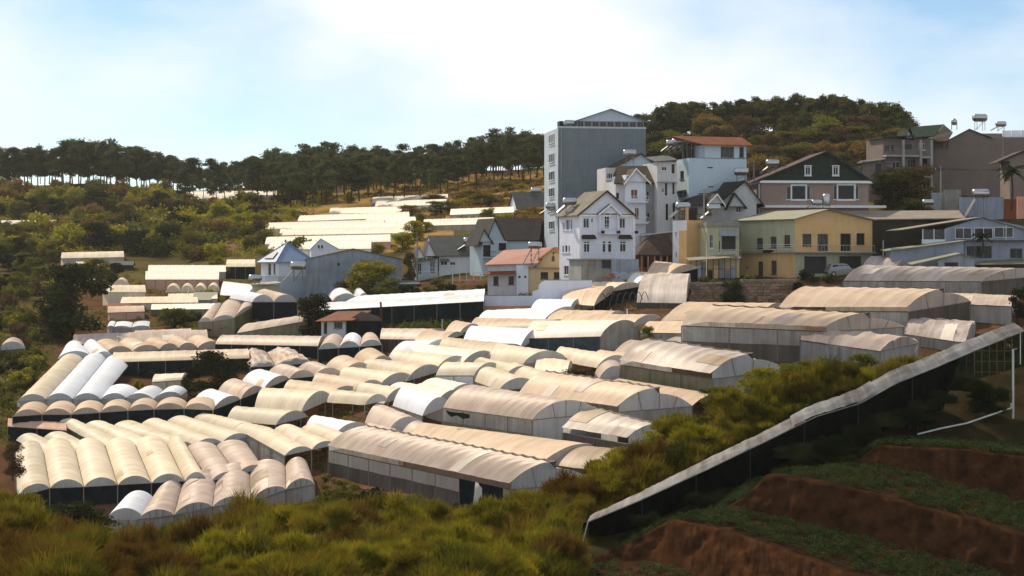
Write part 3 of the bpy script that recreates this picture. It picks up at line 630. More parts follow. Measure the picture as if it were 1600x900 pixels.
def wall_holes(mb, face, u0, u1, v0, v1, holes, rev=0.22):
    us = sorted(set([u0, u1]+[q for h in holes for q in (h[0], h[1])])); vs = sorted(set([v0, v1]+[q for h in holes for q in (h[2], h[3])]))
    us = [q for q in us if u0-1e-6 <= q <= u1+1e-6]; vs = [q for q in vs if v0-1e-6 <= q <= v1+1e-6]
    for a, b in zip(us, us[1:]):
        for c, d in zip(vs, vs[1:]):
            mu, mv = (a+b)/2, (c+d)/2
            if any(h[0] < mu < h[1] and h[2] < mv < h[3] for h in holes): continue
            mb.quad(*[fmap(face, *q, 0) for q in ((a,c),(b,c),(b,d),(a,d))])
    for a, b, c, d in holes:
        for p, q in (((a,c),(b,c)),((b,c),(b,d)),((b,d),(a,d)),((a,d),(a,c))):
            mb.quad(fmap(face, *p, 0), fmap(face, *q, 0), fmap(face, *q, -rev), fmap(face, *p, -rev))
def fbox(mb, face, u0, u1, v0, v1, w0, w1):
    n = len(mb.v)
    mb.v += [fmap(face, u, v, w) for w in (w0, w1) for u, v in ((u0,v0),(u1,v0),(u1,v1),(u0,v1))]
    mb.f += [tuple(n+i for i in q) for q in ((0,3,2,1),(4,5,6,7),(0,1,5,4),(1,2,6,5),(2,3,7,6),(3,0,4,7))]
def window(parent, face, u0, u1, v0, v1, fr='wframe', pane='glass', nx=2, nz=1, trim=0.0, sill=True, name='window'):
    b = MB(); t = min(0.07, (u1-u0)*0.08)
    fbox(b, face, u0, u0+t, v0, v1, -0.17, -0.09); fbox(b, face, u1-t, u1, v0, v1, -0.17, -0.09)
    fbox(b, face, u0+t, u1-t, v1-t, v1, -0.17, -0.09); fbox(b, face, u0+t, u1-t, v0, v0+t, -0.17, -0.09)
    for i in range(1, nx):
        u = lerp(u0, u1, i/nx); fbox(b, face, u-t*0.4, u+t*0.4, v0+t, v1-t, -0.165, -0.095)
    for i in range(1, nz):
        v = lerp(v0, v1, i/nz); fbox(b, face, u0+t, u1-t, v-t*0.4, v+t*0.4, -0.166, -0.1)
    o = b.build(name, M[fr], parent)
    MB().quad(*[fmap(face, *q, -0.15) for q in ((u0,v0),(u1,v0),(u1,v1),(u0,v1))]).build('pane', M[pane], o)
    if trim:
        b = MB(); w = trim
        fbox(b, face, u0-w, u0, v0-w, v1+w, 0.003, 0.06); fbox(b, face, u1, u1+w, v0-w, v1+w, 0.003, 0.06)
        fbox(b, face, u0, u1, v1, v1+w, 0.003, 0.06); fbox(b, face, u0, u1, v0-w, v0, 0.003, 0.06); b.build('trim', M['wframe'], o)
    elif sill and v1-v0 < 2.2:
        b = MB(); fbox(b, face, u0-0.1, u1+0.1, v0-0.09, v0-0.002, 0.003, 0.12); b.build('sill', M[fr], o)
    return o
def rectpx(P, face, r):
    k, off = face; x0, y0, x1, y1 = r
    if k == 'f': p = P.at(x0, y1, off); q = P.at(x1, y0, off); return min(p.x,q.x), max(p.x,q.x), p.z, q.z
    p = P.side(x0, y1, off); q = P.side(x1, y0, off); r0 = P.side((x0+x1)/2, y1, off); r1 = P.side((x0+x1)/2, y0, off)
    return min(p.y,q.y), max(p.y,q.y), r0.z, r1.z
def block(P, mat_f, x0px, x1px, ytop, ybase, depth, fwin=(), swin=(), side='l', mat_s=None, roof=True, y=0.0, name='wall', topmat=None, sidew=None, ex=0.0):
    """box with real window openings: fwin/swin = (px rect, kwargs) on front / visible side"""
    x0, z1 = P.xz(x0px, ytop, y); x1, _ = P.xz(x1px, ytop, y); z0 = P.xz((x0px+x1px)/2, ybase, y)[1]
    gq = [P.o+P.R@Vector((xx, yy, 0)) for xx in (x0, x1) for yy in (y, y+depth)]; zg_ = min(ground_z(q.x, q.y)-P.o.z for q in gq)-0.6
    if z0-z1 < -0.1 and not name.startswith('upper'): z0 = min(z0, max(zg_, z0-12))
    ff = ('f', y); sf = ('l', x0) if side == 'l' else ('r', x1)
    fh = [rectpx(P, ff, w[0]) for w in fwin]; sh = [rectpx(P, sf, w[0]) for w in swin]
    b = MB(); wall_holes(b, ff, x0, x1, z0, z1, fh)
    b.quad((x1,y+depth,z0),(x0,y+depth,z0),(x0,y+depth,z1),(x1,y+depth,z1))
    if side == 'l': b.quad((x1,y,z0),(x1,y+depth,z0),(x1,y+depth,z1),(x1,y,z1))
    else: b.quad((x0,y+depth,z0),(x0,y,z0),(x0,y,z1),(x0,y+depth,z1))
    s = MB(); wall_holes(s, sf, y, y+depth, z0, z1, sh)
    if mat_s is None or mat_s == mat_f: b.v, b.f = b.v+s.v, b.f+[tuple(i+len(b.v) for i in f) for f in s.f]
    else: s.build('side_wall', M[mat_s], P.root)
    if roof: b.quad((x0,y,z1),(x1,y,z1),(x1,y+depth,z1),(x0,y+depth,z1))
    o = b.build(name, M[mat_f], P.root)
    for w, r in zip(fwin, fh): window(P.root, ff, *r, **(w[1] if len(w) > 1 else {}))
    for w, r in zip(swin, sh): window(P.root, sf, *r, **(w[1] if len(w) > 1 else {}))
    return x0, x1, z0, z1
def gable_roof(P, xl, xr, ze, xp, zp, y0, y1, mat_r, over=0.4, th=0.14, wallmat=None, trim=None, name='roof', xin=0.0):
    """gable facing the camera; ridge runs along Y"""
    sl, sr = (zp-ze)/(xp-xl), (zp-ze)/(xr-xp)
    for a, s, sg in ((xl, sl, -1), (xr, sr, 1)):
        xa = a+sg*over; za = ze-over*s
        MB().slab([(xa,y0-over,za+th),(xp,y0-over,zp+th),(xp,y1+over,zp+th),(xa,y1+over,za+th)], th).build(name, M[mat_r], P.root)
        if trim:
            MB().slab([(xa,y0-over-0.06,za+th+0.02),(xp,y0-over-0.06,zp+th+0.02),(xp,y0-over-0.003,zp+th+0.02),(xa,y0-over-0.003,za+th+0.02)], 0.3).build('barge_board', M[trim], P.root)
    if wallmat:
        for yy in (y0, y1): MB().quad((xl,yy,ze),(xr,yy,ze),(xp,yy,zp)).build('gable', M[wallmat], P.root)
def slope_roof(P, x0, x1, ze, zp, y0, y1, mat_r, over=0.4, th=0.14, wallmat=None, name='roof'):
    """ridge along X; slope faces the camera"""
    ym = (y0+y1)/2; s = (zp-ze)/(ym-y0)
    for ya, sg in ((y0, -1), (y1, 1)):
        yo = ya+sg*over; za = ze-over*s
        MB().slab([(x0-over,yo,za+th),(x1+over,yo,za+th),(x1+over,ym,zp+th),(x0-over,ym,zp+th)], th).build(name, M[mat_r], P.root)
    if wallmat:
        for x in (x0, x1): MB().quad((x,y0,ze),(x,y1,ze),(x,ym,zp)).build('gable', M[wallmat], P.root)
def part(P, name, mat_n, fn, sub=None):
    b = MB(); fn(b); return b.build(name, M[mat_n], sub or P.root)
def awning(P, r, y=0.0, out_=0.7, m='r_dark'):
    x0, x1, z0, z1 = rectpx(P, ('f', y), r)
    part(P, 'awning', m, lambda b: b.slab([(x0,y-0.005,z1),(x1,y-0.005,z1),(x1+0.1,y-out_,z0),(x0-0.1,y-out_,z0)], 0.09))
def railing(P, x0, x1, z0, h, y, m='post', step=0.35):
    b = MB().bar((x0,y,z0+h), (x1,y,z0+h), 0.035, 5).bar((x0,y,z0+0.06), (x1,y,z0+0.06), 0.025, 5); n = max(2, int((x1-x0)/step))
    for i in range(n+1): b.bar((lerp(x0,x1,i/n),y,z0), (lerp(x0,x1,i/n),y,z0+h), 0.02, 4)
    b.build('railing', M[m], P.root)
NT = dict(stain=0.35, streak=True, bump=0.2)
M['w_tower'] = mat('blue_grey_render', (0.165,0.20,0.215), 0.8, 0.08, 0.4, 0.45, (0.10,0.125,0.135), 0.1, 8, streak=True)
M['w_towerl'] = mat('pale_blue_grey_render', (0.42,0.48,0.53), 0.8, 0.08, 0.5, 0.2, (0.3,0.33,0.35), 0.1, 8, streak=True)
M['w_white'] = mat('white_render', (0.66,0.69,0.76), 0.75, 0.06, 0.5, 0.25, (0.48,0.48,0.50), 0.15, 8, streak=True)
M['w_offwhite'] = mat('off_white_render', (0.52,0.52,0.52), 0.8, 0.08, 0.5, 0.4, (0.30,0.29,0.27), 0.15, 8, streak=True)
M['w_grey'] = mat('grey_render', (0.30,0.30,0.29), 0.85, 0.12, 0.6, 0.5, (0.15,0.14,0.13), 0.2, 8, streak=True)
M['w_lblue'] = mat('light_blue_render', (0.46,0.56,0.62), 0.75, 0.06, 0.5, 0.25, (0.36,0.44,0.48), 0.1, 8, streak=True)
M['w_pblue'] = mat('pale_blue_render', (0.44,0.52,0.58), 0.75, 0.06, 0.5, 0.25, (0.32,0.37,0.40), 0.1, 8, streak=True)
M['w_yellow'] = mat('yellow_render', (0.62,0.405,0.19), 0.8, 0.08, 0.5, 0.3, (0.40,0.25,0.10), 0.15, 8, streak=True)
M['w_pyellow'] = mat('pale_yellow_render', (0.62,0.49,0.28), 0.8, 0.08, 0.5, 0.3, (0.45,0.34,0.18), 0.15, 8, streak=True)
M['w_green'] = mat('pale_green_render', (0.39,0.39,0.26), 0.8, 0.08, 0.5, 0.4, (0.22,0.22,0.12), 0.15, 8, streak=True)
M['w_brown'] = mat('pinkish_brown_render', (0.29,0.215,0.18), 0.8, 0.08, 0.5, 0.25, (0.22,0.15,0.12), 0.15, 8, streak=True)
M['w_pinkgrey'] = mat('pinkish_grey_render', (0.19,0.15,0.13), 0.85, 0.10, 0.4, 0.4, (0.16,0.12,0.10), 0.15, 8, streak=True)
M['w_shingle'] = mat('dark_green_shingle', (0.030,0.045,0.035), 0.85, 0.2, 2.0, wave=('Z', 3.0, 0.6))
M['w_darkwood'] = mat('dark_corrugated_wall', (0.050,0.043,0.030), 0.85, 0.25, 0.8, 0.4, (0.03,0.025,0.02), wave=('X', 2.2, 0.6))
M['w_tin'] = mat('blue_grey_tin', (0.26,0.30,0.35), 0.6, 0.2, 0.4, 0.6, (0.12,0.13,0.14), streak=True, wave=('X', 2.4, 0.7))
M['w_tinlt'] = mat('light_blue_tin', (0.25,0.29,0.36), 0.6, 0.15, 0.4, 0.4, (0.12,0.13,0.15), streak=True, wave=('X', 2.0, 0.6))
M['w_conc'] = mat('raw_concrete', (0.24,0.23,0.21), 0.9, 0.2, 0.8, 0.6, (0.10,0.09,0.08), 0.3, 8, streak=True)
M['w_salmon'] = mat('salmon_paint', (0.58,0.30,0.20), 0.8, 0.1, 0.6, 0.4, (0.40,0.22,0.16), 0.1, 8, streak=True)
M['w_stone'] = mat('retaining_stone', (0.26,0.18,0.12), 0.95, 0.4, 1.2, 0.5, (0.10,0.075,0.05), 0.4, 10, objrand=0.35)
M['w_mortar'] = mat('stone_mortar', (0.13,0.10,0.07), 0.95, 0.3)
M['r_brown'] = mat('brown_roof_tiles', (0.075,0.055,0.045), 0.8, 0.25, 1.0, 0.3, (0.11,0.09,0.07), wave=('Z', 4.0, 0.8))
M['r_olive'] = mat('weathered_grey_tiles', (0.20,0.18,0.14), 0.8, 0.2, 0.8, 0.4, (0.11,0.10,0.08), wave=('Z', 4.0, 0.8))
M['r_slate'] = mat('slate_grey_tiles', (0.105,0.11,0.105), 0.8, 0.15, 0.8, 0.3, (0.07,0.07,0.065), wave=('Z', 4.0, 0.8))
M['r_dark'] = mat('dark_roof_tiles', (0.038,0.034,0.034), 0.75, 0.25, 0.8, 0.3, (0.06,0.055,0.05), wave=('Z', 4.0, 0.8))
M['r_red'] = mat('red_tin_roof', (0.36,0.10,0.055), 0.6, 0.15, 0.6, 0.4, (0.20,0.07,0.05), wave=('X', 2.6, 0.6))
M['r_rust'] = mat('rust_red_roof', (0.20,0.062,0.03), 0.7, 0.2, 0.6, 0.4, (0.11,0.045,0.03), wave=('X', 2.6, 0.6))
M['r_blue'] = mat('blue_tin_roof', (0.11,0.19,0.31), 0.45, 0.08, 0.6, 0.3, (0.08,0.13,0.20), wave=('X', 2.2, 0.5), spec=0.5)
M['r_green'] = mat('green_tin_roof', (0.165,0.165,0.10), 0.6, 0.15, 0.6, 0.5, (0.10,0.10,0.06), wave=('X', 2.6, 0.6))
M['r_tin'] = mat('brown_grey_tin_roof', (0.19,0.15,0.11), 0.6, 0.2, 0.5, 0.5, (0.10,0.075,0.05), wave=('X', 2.4, 0.6))
M['r_dgreen'] = mat('dark_green_roof', (0.022,0.038,0.024), 0.8, 0.2, 0.8, wave=('Z', 4.0, 0.8))
M['orange'] = mat('orange_cornice', (0.50,0.22,0.08), 0.8, 0.1)
M['black'] = mat('black_iron', (0.012,0.012,0.012), 0.6, 0.2)
M['garage'] = mat('garage_shutter', (0.05,0.052,0.048), 0.6, 0.15, wave=('Z', 6.0, 0.7))
M['brick'] = mat('red_brick', (0.26,0.10,0.055), 0.9, 0.3, 3.0, bump=0.4)
BR = dict(fr='bframe', pane='curtain', nx=3); BW = dict(fr='bframe'); CU = dict(pane='curtain')

def tank(name, label, P3, s=1.0, yaw=0.0, panel=True, stand=1.2, vertical=False, group='rooftop water tanks'):
    """stainless water tank on a stand, with a tilted solar collector"""
    t = empty(name, P3, yaw, label, 'water tank', group)
    b = MB(); k = 14
    if vertical:
        prof = [(0.0,0.0),(0.55,0.05),(0.6,0.15),(0.6,1.5),(0.5,1.72),(0.15,1.85),(0.0,1.85)]
        b.ring([[Vector((r*s*math.cos(2*math.pi*j/k), r*s*math.sin(2*math.pi*j/k), stand+z*s)) for j in range(k)] for r, z in prof], True)
    else:
        prof = [(0.0,-1.0),(0.35,-1.0),(0.48,-0.9),(0.52,-0.78),(0.52,0.78),(0.48,0.9),(0.35,1.0),(0.0,1.0)]
        b.ring([[Vector((x*s, r*s*math.cos(2*math.pi*j/k), stand+(0.52+r*math.sin(2*math.pi*j/k))*s)) for j in range(k)] for r, x in prof], True)
    b.build('tank', M['steel'], t, smooth=True)
    c = MB()
    for x in (-0.7, 0.7):
        for y in (-0.45, 0.45): c.bar((x*s*0.8,y*s,0), (x*s*0.8,y*s,stand+0.25*s), 0.035*s, 5)
        c.bar((x*s*0.8,-0.45*s,stand), (x*s*0.8,0.45*s,stand), 0.035*s, 5)
    for y in (-0.45, 0.45): c.bar((-0.56*s,y*s,stand), (0.56*s,y*s,stand), 0.035*s, 5).bar((-0.56*s,y*s,0.1), (0.56*s,y*s,stand), 0.025*s, 4)
    c.build('stand', M['post'], t)
    if panel:
        p = MB().slab([(-1.9*s,-0.5*s,0.15),(-1.9*s,0.5*s,0.15),(-0.5*s,0.5*s,stand+0.1),(-0.5*s,-0.5*s,stand+0.1)], 0.08); p.build('collector', M['panel'], t)
        q = MB()
        for i in range(6): 
            y = lerp(-0.45,0.45,i/5)*s; q.bar((-1.9*s,y,0.2), (-0.5*s,y,stand+0.15), 0.03*s, 5)
        q.build('collector_tube', M['panel'], t)
    return t

# tower ------------------------------------------------------------
P = Place('tower_block', 'tall blank blue grey tower with windowed left edge and gabled roof room', 872, 400, 312, 9, 'building')
lw = [((860,y0,869.5,y1), dict(nx=2)) for y0, y1 in ((209,223),(239,253),(267,281),(293,307),(318,330),(345,358))]
x0, x1, z0, z1 = block(P, 'w_tower', 872, 1009, 200, 430, 13, swin=[], mat_s='w_towerl')
for r, k in lw:
    q = rectpx(P, ('f', 0), (873.5, r[1], 884, r[3]))
# left face windows set in its own wall
sw = [rectpx(P, ('l', x0), r) for r, k in lw]
for q in sw:
    u0, u1 = 3.2, 8.2
    window(P.root, ('l', x0-0.2), u0, u1, q[2], q[3], nx=3)
rx0, rz0 = P.xz(901, 200, 0.6); rx1, rz1 = P.xz(1006, 190, 0.6); rp, rpz = P.xz(954, 171, 0.6)
bb = MB(); wall_holes(bb, ('f', 0.6), rx0, rx1, z1, rz1, []); bb.box(rx0, rx1, 0.61, 10, z1+0.01, rz1); bb.build('roof_room', M['w_grey'], P.root)
n = 9
for i in range(n):
    u0 = lerp(rx0, rx1, (i+0.1)/n); u1 = lerp(rx0, rx1, (i+0.9)/n)
    window(P.root, ('f', 0.38), u0, u1, z1+0.15, rz1-0.08, fr='post', pane='curtain', nx=2, sill=False)
gable_roof(P, rx0, rx1, rz1, rp, rpz, 0.6, 10, 'r_blue', 0.5, 0.12, 'w_pblue')
for i in range(1, 8):
    zj = lerp(z1, P.xz(940, 400)[1], i/8); part(P, 'render_joint', 'w_tower', lambda b: b.box(x0+0.02, x1-0.02, -0.03, -0.002, zj-0.05, zj+0.05))
part(P, 'downpipe', 'w_grey', lambda b: b.bar((x0+0.5,-0.12,z0), (x0+0.5,-0.12,z1-0.1), 0.08, 6))
part(P, 'parapet', 'w_towerl', lambda b: b.box(x0-0.05, x1+0.05, -0.05, 0.2, z1+0.005, z1+0.3))
cx, cz = P.xz(878, 196, 3); part(P, 'roof_box', 'black', lambda b: b.box(cx-0.6, cx+1.6, 2, 4, z1, z1+1.3))
tank('water_tank', 'steel tank on the flat roof corner of the blue grey tower', W(889, 200, 313), 0.9, 0.2, False, 0.4)
# small gable house far, left of the tower --------------------------
P = Place('gabled_house', 'small white house with slate grey roof left of the tower', 803, 338, 420, 14)
x0, x1, z0, z1 = block(P, 'w_white', 809, 866, 325, 350, 8, fwin=[((830,330,839,338),)])
slope_roof(P, x0, x1, z1, P.xz(815, 301, 4)[1], 0, 8, 'r_slate', 0.4, 0.14, 'w_white')
tank('water_tank', 'small steel tank on the ridge of the slate roofed house left of the tower', W(838, 304, 424), 1.2, 0, False, 0.3)
# tall white house --------------------------------------------------
P = Place('villa', 'tall white three storey villa with arched window and grey tiled gables', 905, 436, 274, 20)
def c2(x, y): return x/5.627+860, y/5.627+290
def r2(a, b, c, d): return (*c2(a, b), *c2(c, d))
fw = [(r2(290,287,343,373), CU),(r2(360,290,374,323), dict(nx=1)),(r2(477,262,520,378), dict(nx=2, nz=3)),(r2(608,287,660,375), CU),
      (r2(294,490,347,587), CU),(r2(460,490,485,585), dict(nx=1)),(r2(508,490,537,585), dict(nx=1)),(r2(612,490,665,583), dict(nx=2))]
swn = [(r2(108,325,123,390), dict(nx=1)),(r2(133,297,168,392), CU),(r2(175,298,191,390), dict(nx=1)),(r2(102,530,118,590), dict(nx=1)),(r2(125,525,149,590), dict(nx=1)),
       (r2(155,528,171,588), dict(nx=1)),(r2(117,705,160,785), dict(nx=2)),(r2(204,690,216,718), dict(nx=1))]
lx = P.side(874, 380, 0.0); dep = lx.y
x0, x1, z0, z1 = block(P, 'w_white', 905, 992, 335, 442, dep, fwin=fw, swin=swn)
pk = P.xz(947, 299); eL = P.xz(905, 333); eR = P.xz(988, 333)
gable_roof(P, eL[0], eR[0], z1+0.1, pk[0], pk[1], 0.0, dep, 'r_olive', 0.45, 0.16, 'w_white', 'r_brown')
part(P, 'roof_side', 'r_olive', lambda b: b.slab([(x0-0.5,-0.3,z1-0.1),(x0+1.0,-0.3,z1+0.9),(x0+1.0,dep+0.3,z1+0.9),(x0-0.5,dep+0.3,z1-0.1)], 0.12))
# projecting middle bay with its own little gable
bx0 = P.xz(*c2(420,240))[0]; bx1 = P.xz(*c2(592,240))[0]; bz = P.xz(*c2(420,245))[1]; bp = P.xz(*c2(522,168))
gable_roof(P, bx0, bx1, bz, (bx0+bx1)/2+0.15, bp[1], -0.5, 1.5, 'r_dark', 0.3, 0.12, 'w_white', 'wframe', 'bay_roof')
for a in (bx0, bx1-0.25): part(P, 'bay_pier', 'w_white', lambda b: b.box(a, a+0.25, -0.5, -0.004, P.xz(*c2(420,440))[1], bz))
zb = P.xz(*c2(420,412))[1]; part(P, 'balcony', 'w_white', lambda b: b.box(bx0, bx1, -0.9, -0.004, zb-0.25, zb))
railing(P, bx0, bx1, zb, 0.8, -0.85, 'wframe', 0.25)
for cx in (bx0+0.3, bx1-0.3, x1-0.2): part(P, 'flower_box', 'black', lambda b: b.box(cx-0.25, cx+0.25, -1.1, -0.92, zb-0.15, zb+0.25))
for r in (r2(270,432,388,465), r2(597,432,705,465)): awning(P, r, 0, 0.6, 'r_dark')
# arched head over the middle window
ax0, ax1, az0, az1 = rectpx(P, ('f', 0), r2(473,242,525,265)); cxa = (ax0+ax1)/2; ra = (ax1-ax0)/2
def arch(b):
    ks = 12
    for i in range(ks):
        t0, t1 = math.pi*i/ks, math.pi*(i+1)/ks
        b.slab([(cxa+math.cos(t)*r_, -0.07, az0+math.sin(t)*r_) for t, r_ in ((t0,ra+0.22),(t1,ra+0.22),(t1,ra),(t0,ra))], Vector((0,0.065,0)))
part(P, 'arch_moulding', 'wframe', arch)
part(P, 'arch_pane', 'glass', lambda b: b.quad(*[(cxa+math.cos(math.pi*i/12)*ra*0.97, -0.012, az0+math.sin(math.pi*i/12)*ra*0.97) for i in range(13)]))
for yy in (432, 590): 
    zz = P.xz(*c2(300, yy+20))[1]; part(P, 'string_course', 'wframe', lambda b: b.box(x0-0.06, x1+0.06, -0.1, -0.002, zz-1.0, zz-0.88))
for xx in (x0, x1-0.4): part(P, 'pilaster', 'wframe', lambda b: b.box(xx, xx+0.4, -0.12, -0.003, z0, z1))
part(P, 'cornice', 'wframe', lambda b: b.box(x0-0.15, x1+0.15, -0.25, -0.001, z1-0.28, z1-0.02))
tank('water_tank', 'steel tank with solar collector on the left eave of the white villa', W(890, 334, 279), 1.0, 0.2, True, 1.3)
# raw concrete shed and tin fence at its foot
P = Place('concrete_shed', 'grey concrete shed with open front below the white villa', 908, 436, 268, 18, 'shed')
x0, x1, z0, z1 = block(P, 'w_conc', 908, 956, 406, 446, 5, fwin=[((940,405.5,955,420), dict(fr='post', nx=1, sill=False))], mat_s='w_grey')
part(P, 'roof_slab', 'w_conc', lambda b: b.box(x0-0.3, x1+0.3, -0.4, 5.2, z1+0.002, z1+0.18))
P = Place('tin_fence', 'corrugated grey tin fence right of the concrete shed', 957, 420, 269, 8, 'fence')
for i in range(9):
    xa = i*0.42; part(P, 'tin_sheet', 'w_tin', lambda b: b.box(xa, xa+0.405, -0.02*(i % 2), 0.03-0.02*(i % 2), -0.4-0.1*(i % 3), 1.35+0.05*(i % 2)))
P = Place('brick_pile', 'heap of red bricks on the bank below the white villa', 955, 433, 262, 0, 'bricks')
for i in range(26):
    u, v = random.gauss(0, 0.7), random.gauss(0, 0.5); h = max(0, 0.8-abs(u)*0.6)*random.random()
    part(P, 'brick', 'brick', lambda b: b.box(u-0.14, u+0.14, v-0.09, v+0.09, h-0.3, h-0.12))
# white perimeter wall ------------------------------------------------
P = Place('perimeter_wall', 'long white perimeter wall with salmon base below the villa', 840, 490, D(840,490)-1, 0, 'wall')
wl = [(757,462),(832,462),(832,456),(842,452),(842,446),(846,441),(852,438),(925,437)]
pts = [P.at(x, y, 0) for x, y in wl]; bz = P.xz(840, 478)[1]; b0 = P.xz(840, 500)[1]
part(P, 'wall_panel', 'w_white', lambda b: b.slab([(p.x, 0, p.z) for p in pts]+[(pts[-1].x, 0, bz), (pts[0].x, 0, bz)], Vector((0,0.25,0))))
e1 = P.xz(836, 490)[0]
part(P, 'painted_base', 'w_salmon', lambda b: b.box(pts[0].x, e1, -0.02, 0.27, b0-1, bz-0.003))
part(P, 'wall_panel', 'w_white', lambda b: b.box(e1+0.003, pts[-1].x, 0, 0.25, b0-1, bz-0.003))
part(P, 'coping', 'w_conc', lambda b: [b.box(pts[i].x, pts[i+1].x, -0.06, 0.31, pts[i].z+0.002, pts[i].z+0.08) for i in (0, 6)])
for xx in (790, 815): 
    q = P.xz(xx, 462)[0]; part(P, 'pier', 'w_white', lambda b: b.box(q-0.12, q+0.12, -0.03, -0.003, bz+0.002, pts[0].z-0.01))
# red roofed cottage --------------------------------------------------
def c6(x, y): return x/4.738+640, y/4.738+290
def r6(a, b, c, d): return (*c6(a, b), *c6(c, d))
P = Place('cottage', 'cream cottage with red tin roof, yellow annex and bird emblem', 826, 447, 284, -6)
x0, x1, z0, z1 = block(P, 'w_pyellow', *[c6(880,0)[0], 876], c6(0,612)[1], 452, 5, fwin=[(r6(970,640,1025,690), dict(fr='bframe', nx=3)),(r6(1068,640,1112,690), dict(fr='bframe', nx=3))])
part(P, 'cornice', 'orange', lambda b: b.box(x0-0.1, x1+0.1, -0.35, 5, z1+0.002, z1+0.14))
gl = P.xz(*c6(940,560), 1.0); gp = P.xz(*c6(1072,458), 1.0); gr = P.xz(c6(1175,0)[0], c6(0,552)[1], 1.0)
gable_roof(P, gl[0], gr[0], gl[1], gp[0], gp[1], 1.0, 6.0, 'r_red', 0.3, 0.1, 'w_pyellow', 'orange')
part(P, 'gable_base', 'w_pyellow', lambda b: b.box(gl[0]+0.02, gr[0], 1.002, 6, z1, gl[1]))
axx, axz = P.xz(*c6(1063,540), 1.0)
part(P, 'arched_window', 'redcurtain', lambda b: b.slab([(axx-0.22,0.93,axz-0.4),(axx+0.22,0.93,axz-0.4),(axx+0.22,0.93,axz+0.2),(axx+0.12,0.93,axz+0.4),(axx,0.93,axz+0.47),(axx-0.12,0.93,axz+0.4),(axx-0.22,0.93,axz+0.2)], Vector((0,0.06,0))))
ex, ez = P.xz(*c6(1066,496), 1.0)
def bird(b):
    for pl in ([(-0.5,0.28),(-0.15,0.02),(0.0,0.05),(0.1,-0.05),(0.05,-0.3),(-0.08,-0.3),(-0.12,-0.08),(-0.3,0.06)], [(0.0,0.05),(0.22,0.05),(0.5,0.25),(0.3,0.02),(0.1,-0.06)]):
        b.slab([(ex+u, 0.94, ez+v) for u, v in pl], Vector((0,0.055,0)))
part(P, 'bird_emblem', 'black', bird)
bx0, bx1, bz0, bz1 = block(P, 'w_white', *[c6(790,0)[0], c6(880,0)[0]-0.3], c6(0,590)[1], 452, 4, fwin=[(r6(805,668,822,685), dict(nx=1, fr='post', sill=False)),(r6(848,668,864,684), dict(nx=1, fr='post', sill=False))], y=-0.4, name='white_wall')
wx0, wx1, wz0, wz1 = block(P, 'w_offwhite', c6(578,0)[0], c6(788,0)[0], c6(0,588)[1], 452, 6, fwin=[(r6(620,672,658,737), dict(fr='bframe', nx=2)),(r6(733,670,772,732), dict(fr='bframe', nx=2))], y=0.1, name='front_wall')
rl = P.at(*c6(698,478), 4.0); rr = P.at(*c6(1072,455), 4.0)
part(P, 'roof', 'r_red', lambda b: b.slab([(wx0-0.4,-0.4,wz1+0.05),(gl[0]+0.3,-0.2,wz1+0.25),(rr.x,4.0,rr.z),(rl.x,4.0,rl.z)], 0.1))
part(P, 'roof', 'r_red', lambda b: b.slab([(wx0-0.4,-0.4,wz1+0.05),(rl.x,4.0,rl.z),(wx0-0.4,8,wz1+0.05)], 0.1))
lz = P.xz(*c6(600,650))[1]
part(P, 'porch_roof', 'r_rust', lambda b: b.slab([(wx0-0.5,-1.2,lz-0.15),(wx1,-1.2,lz),(wx1,0.05,lz+0.4),(wx0-0.2,0.05,lz+0.3)], 0.08))
tank('water_tank', 'round steel tank with collector beside the red tin roof', W(836, 416, 283), 1.0, 0.1, True, 2.6)
# dark roofed house with double gable ----------------------------------
P = Place('double_gable_house', 'pale blue house with dark tiled roof and two gables behind the red cottage', 752, 425, 318, 22)
x0, x1, z0, z1 = block(P, 'w_pblue', 754, 792, 376, 432, 6, fwin=[(r6(545,440,600,520), dict(fr='black', nx=3, nz=2)),(r6(660,425,715,475), dict(fr='black', nx=3))])
def gpx(g): return P.xz(*g)
a, b_, c = gpx(c6(505,415)), gpx(c6(540,325)), gpx(c6(640,408))
gable_roof(P, a[0], c[0]-1.0, a[1], b_[0], b_[1], -0.4, 5, 'r_dark', 0.3, 0.14, 'w_pblue', 'r_dark')
a, b_, c = P.xz(*c6(585,320), 1.5), P.xz(*c6(615,247), 1.5), P.xz(*c6(700,400), 1.5)
hz = c[1]
gable_roof(P, a[0]-0.4, c[0], c[1], b_[0]+0.3, b_[1], 1.5, 9, 'r_dark', 0.3, 0.14, 'w_pblue', 'r_dark')
part(P, 'upper_wall', 'w_pblue', lambda b: b.box(a[0]-0.2, c[0], 1.51, 9, z1-0.1, c[1]))
rA = P.at(*c6(622,242), 6.5); rB = P.at(*c6(985,240), 6.5); eB = P.at(*c6(960,405), 1.2); eA = P.at(*c6(715,405), 1.2)
part(P, 'main_roof', 'r_dark', lambda b: b.slab([eA, eB, rB, rA], 0.15)); part(P, 'main_roof', 'r_dark', lambda b: b.slab([rA, rB, (rB.x,11,eA.z), (rA.x,11,eA.z)], 0.15))
mx0 = eA.x+0.2; part(P, 'main_wall', 'w_pblue', lambda b: b.box(mx0, eB.x-0.3, 1.6, 11, z0-1, eA.z-0.05))
bzz = P.xz(*c6(560,528))[1]; part(P, 'balcony', 'w_pblue', lambda b: b.box(x0-0.1, x1-2.5, -1.2, -0.003, bzz-0.2, bzz)); railing(P, x0-0.1, x1-2.5, bzz, 0.9, -1.15, 'black', 0.3)
tank('water_tank', 'steel collector unit on the dark tiled roof left of the villa', W(862, 335, 315), 1.0, 0.15, True, 0.9)
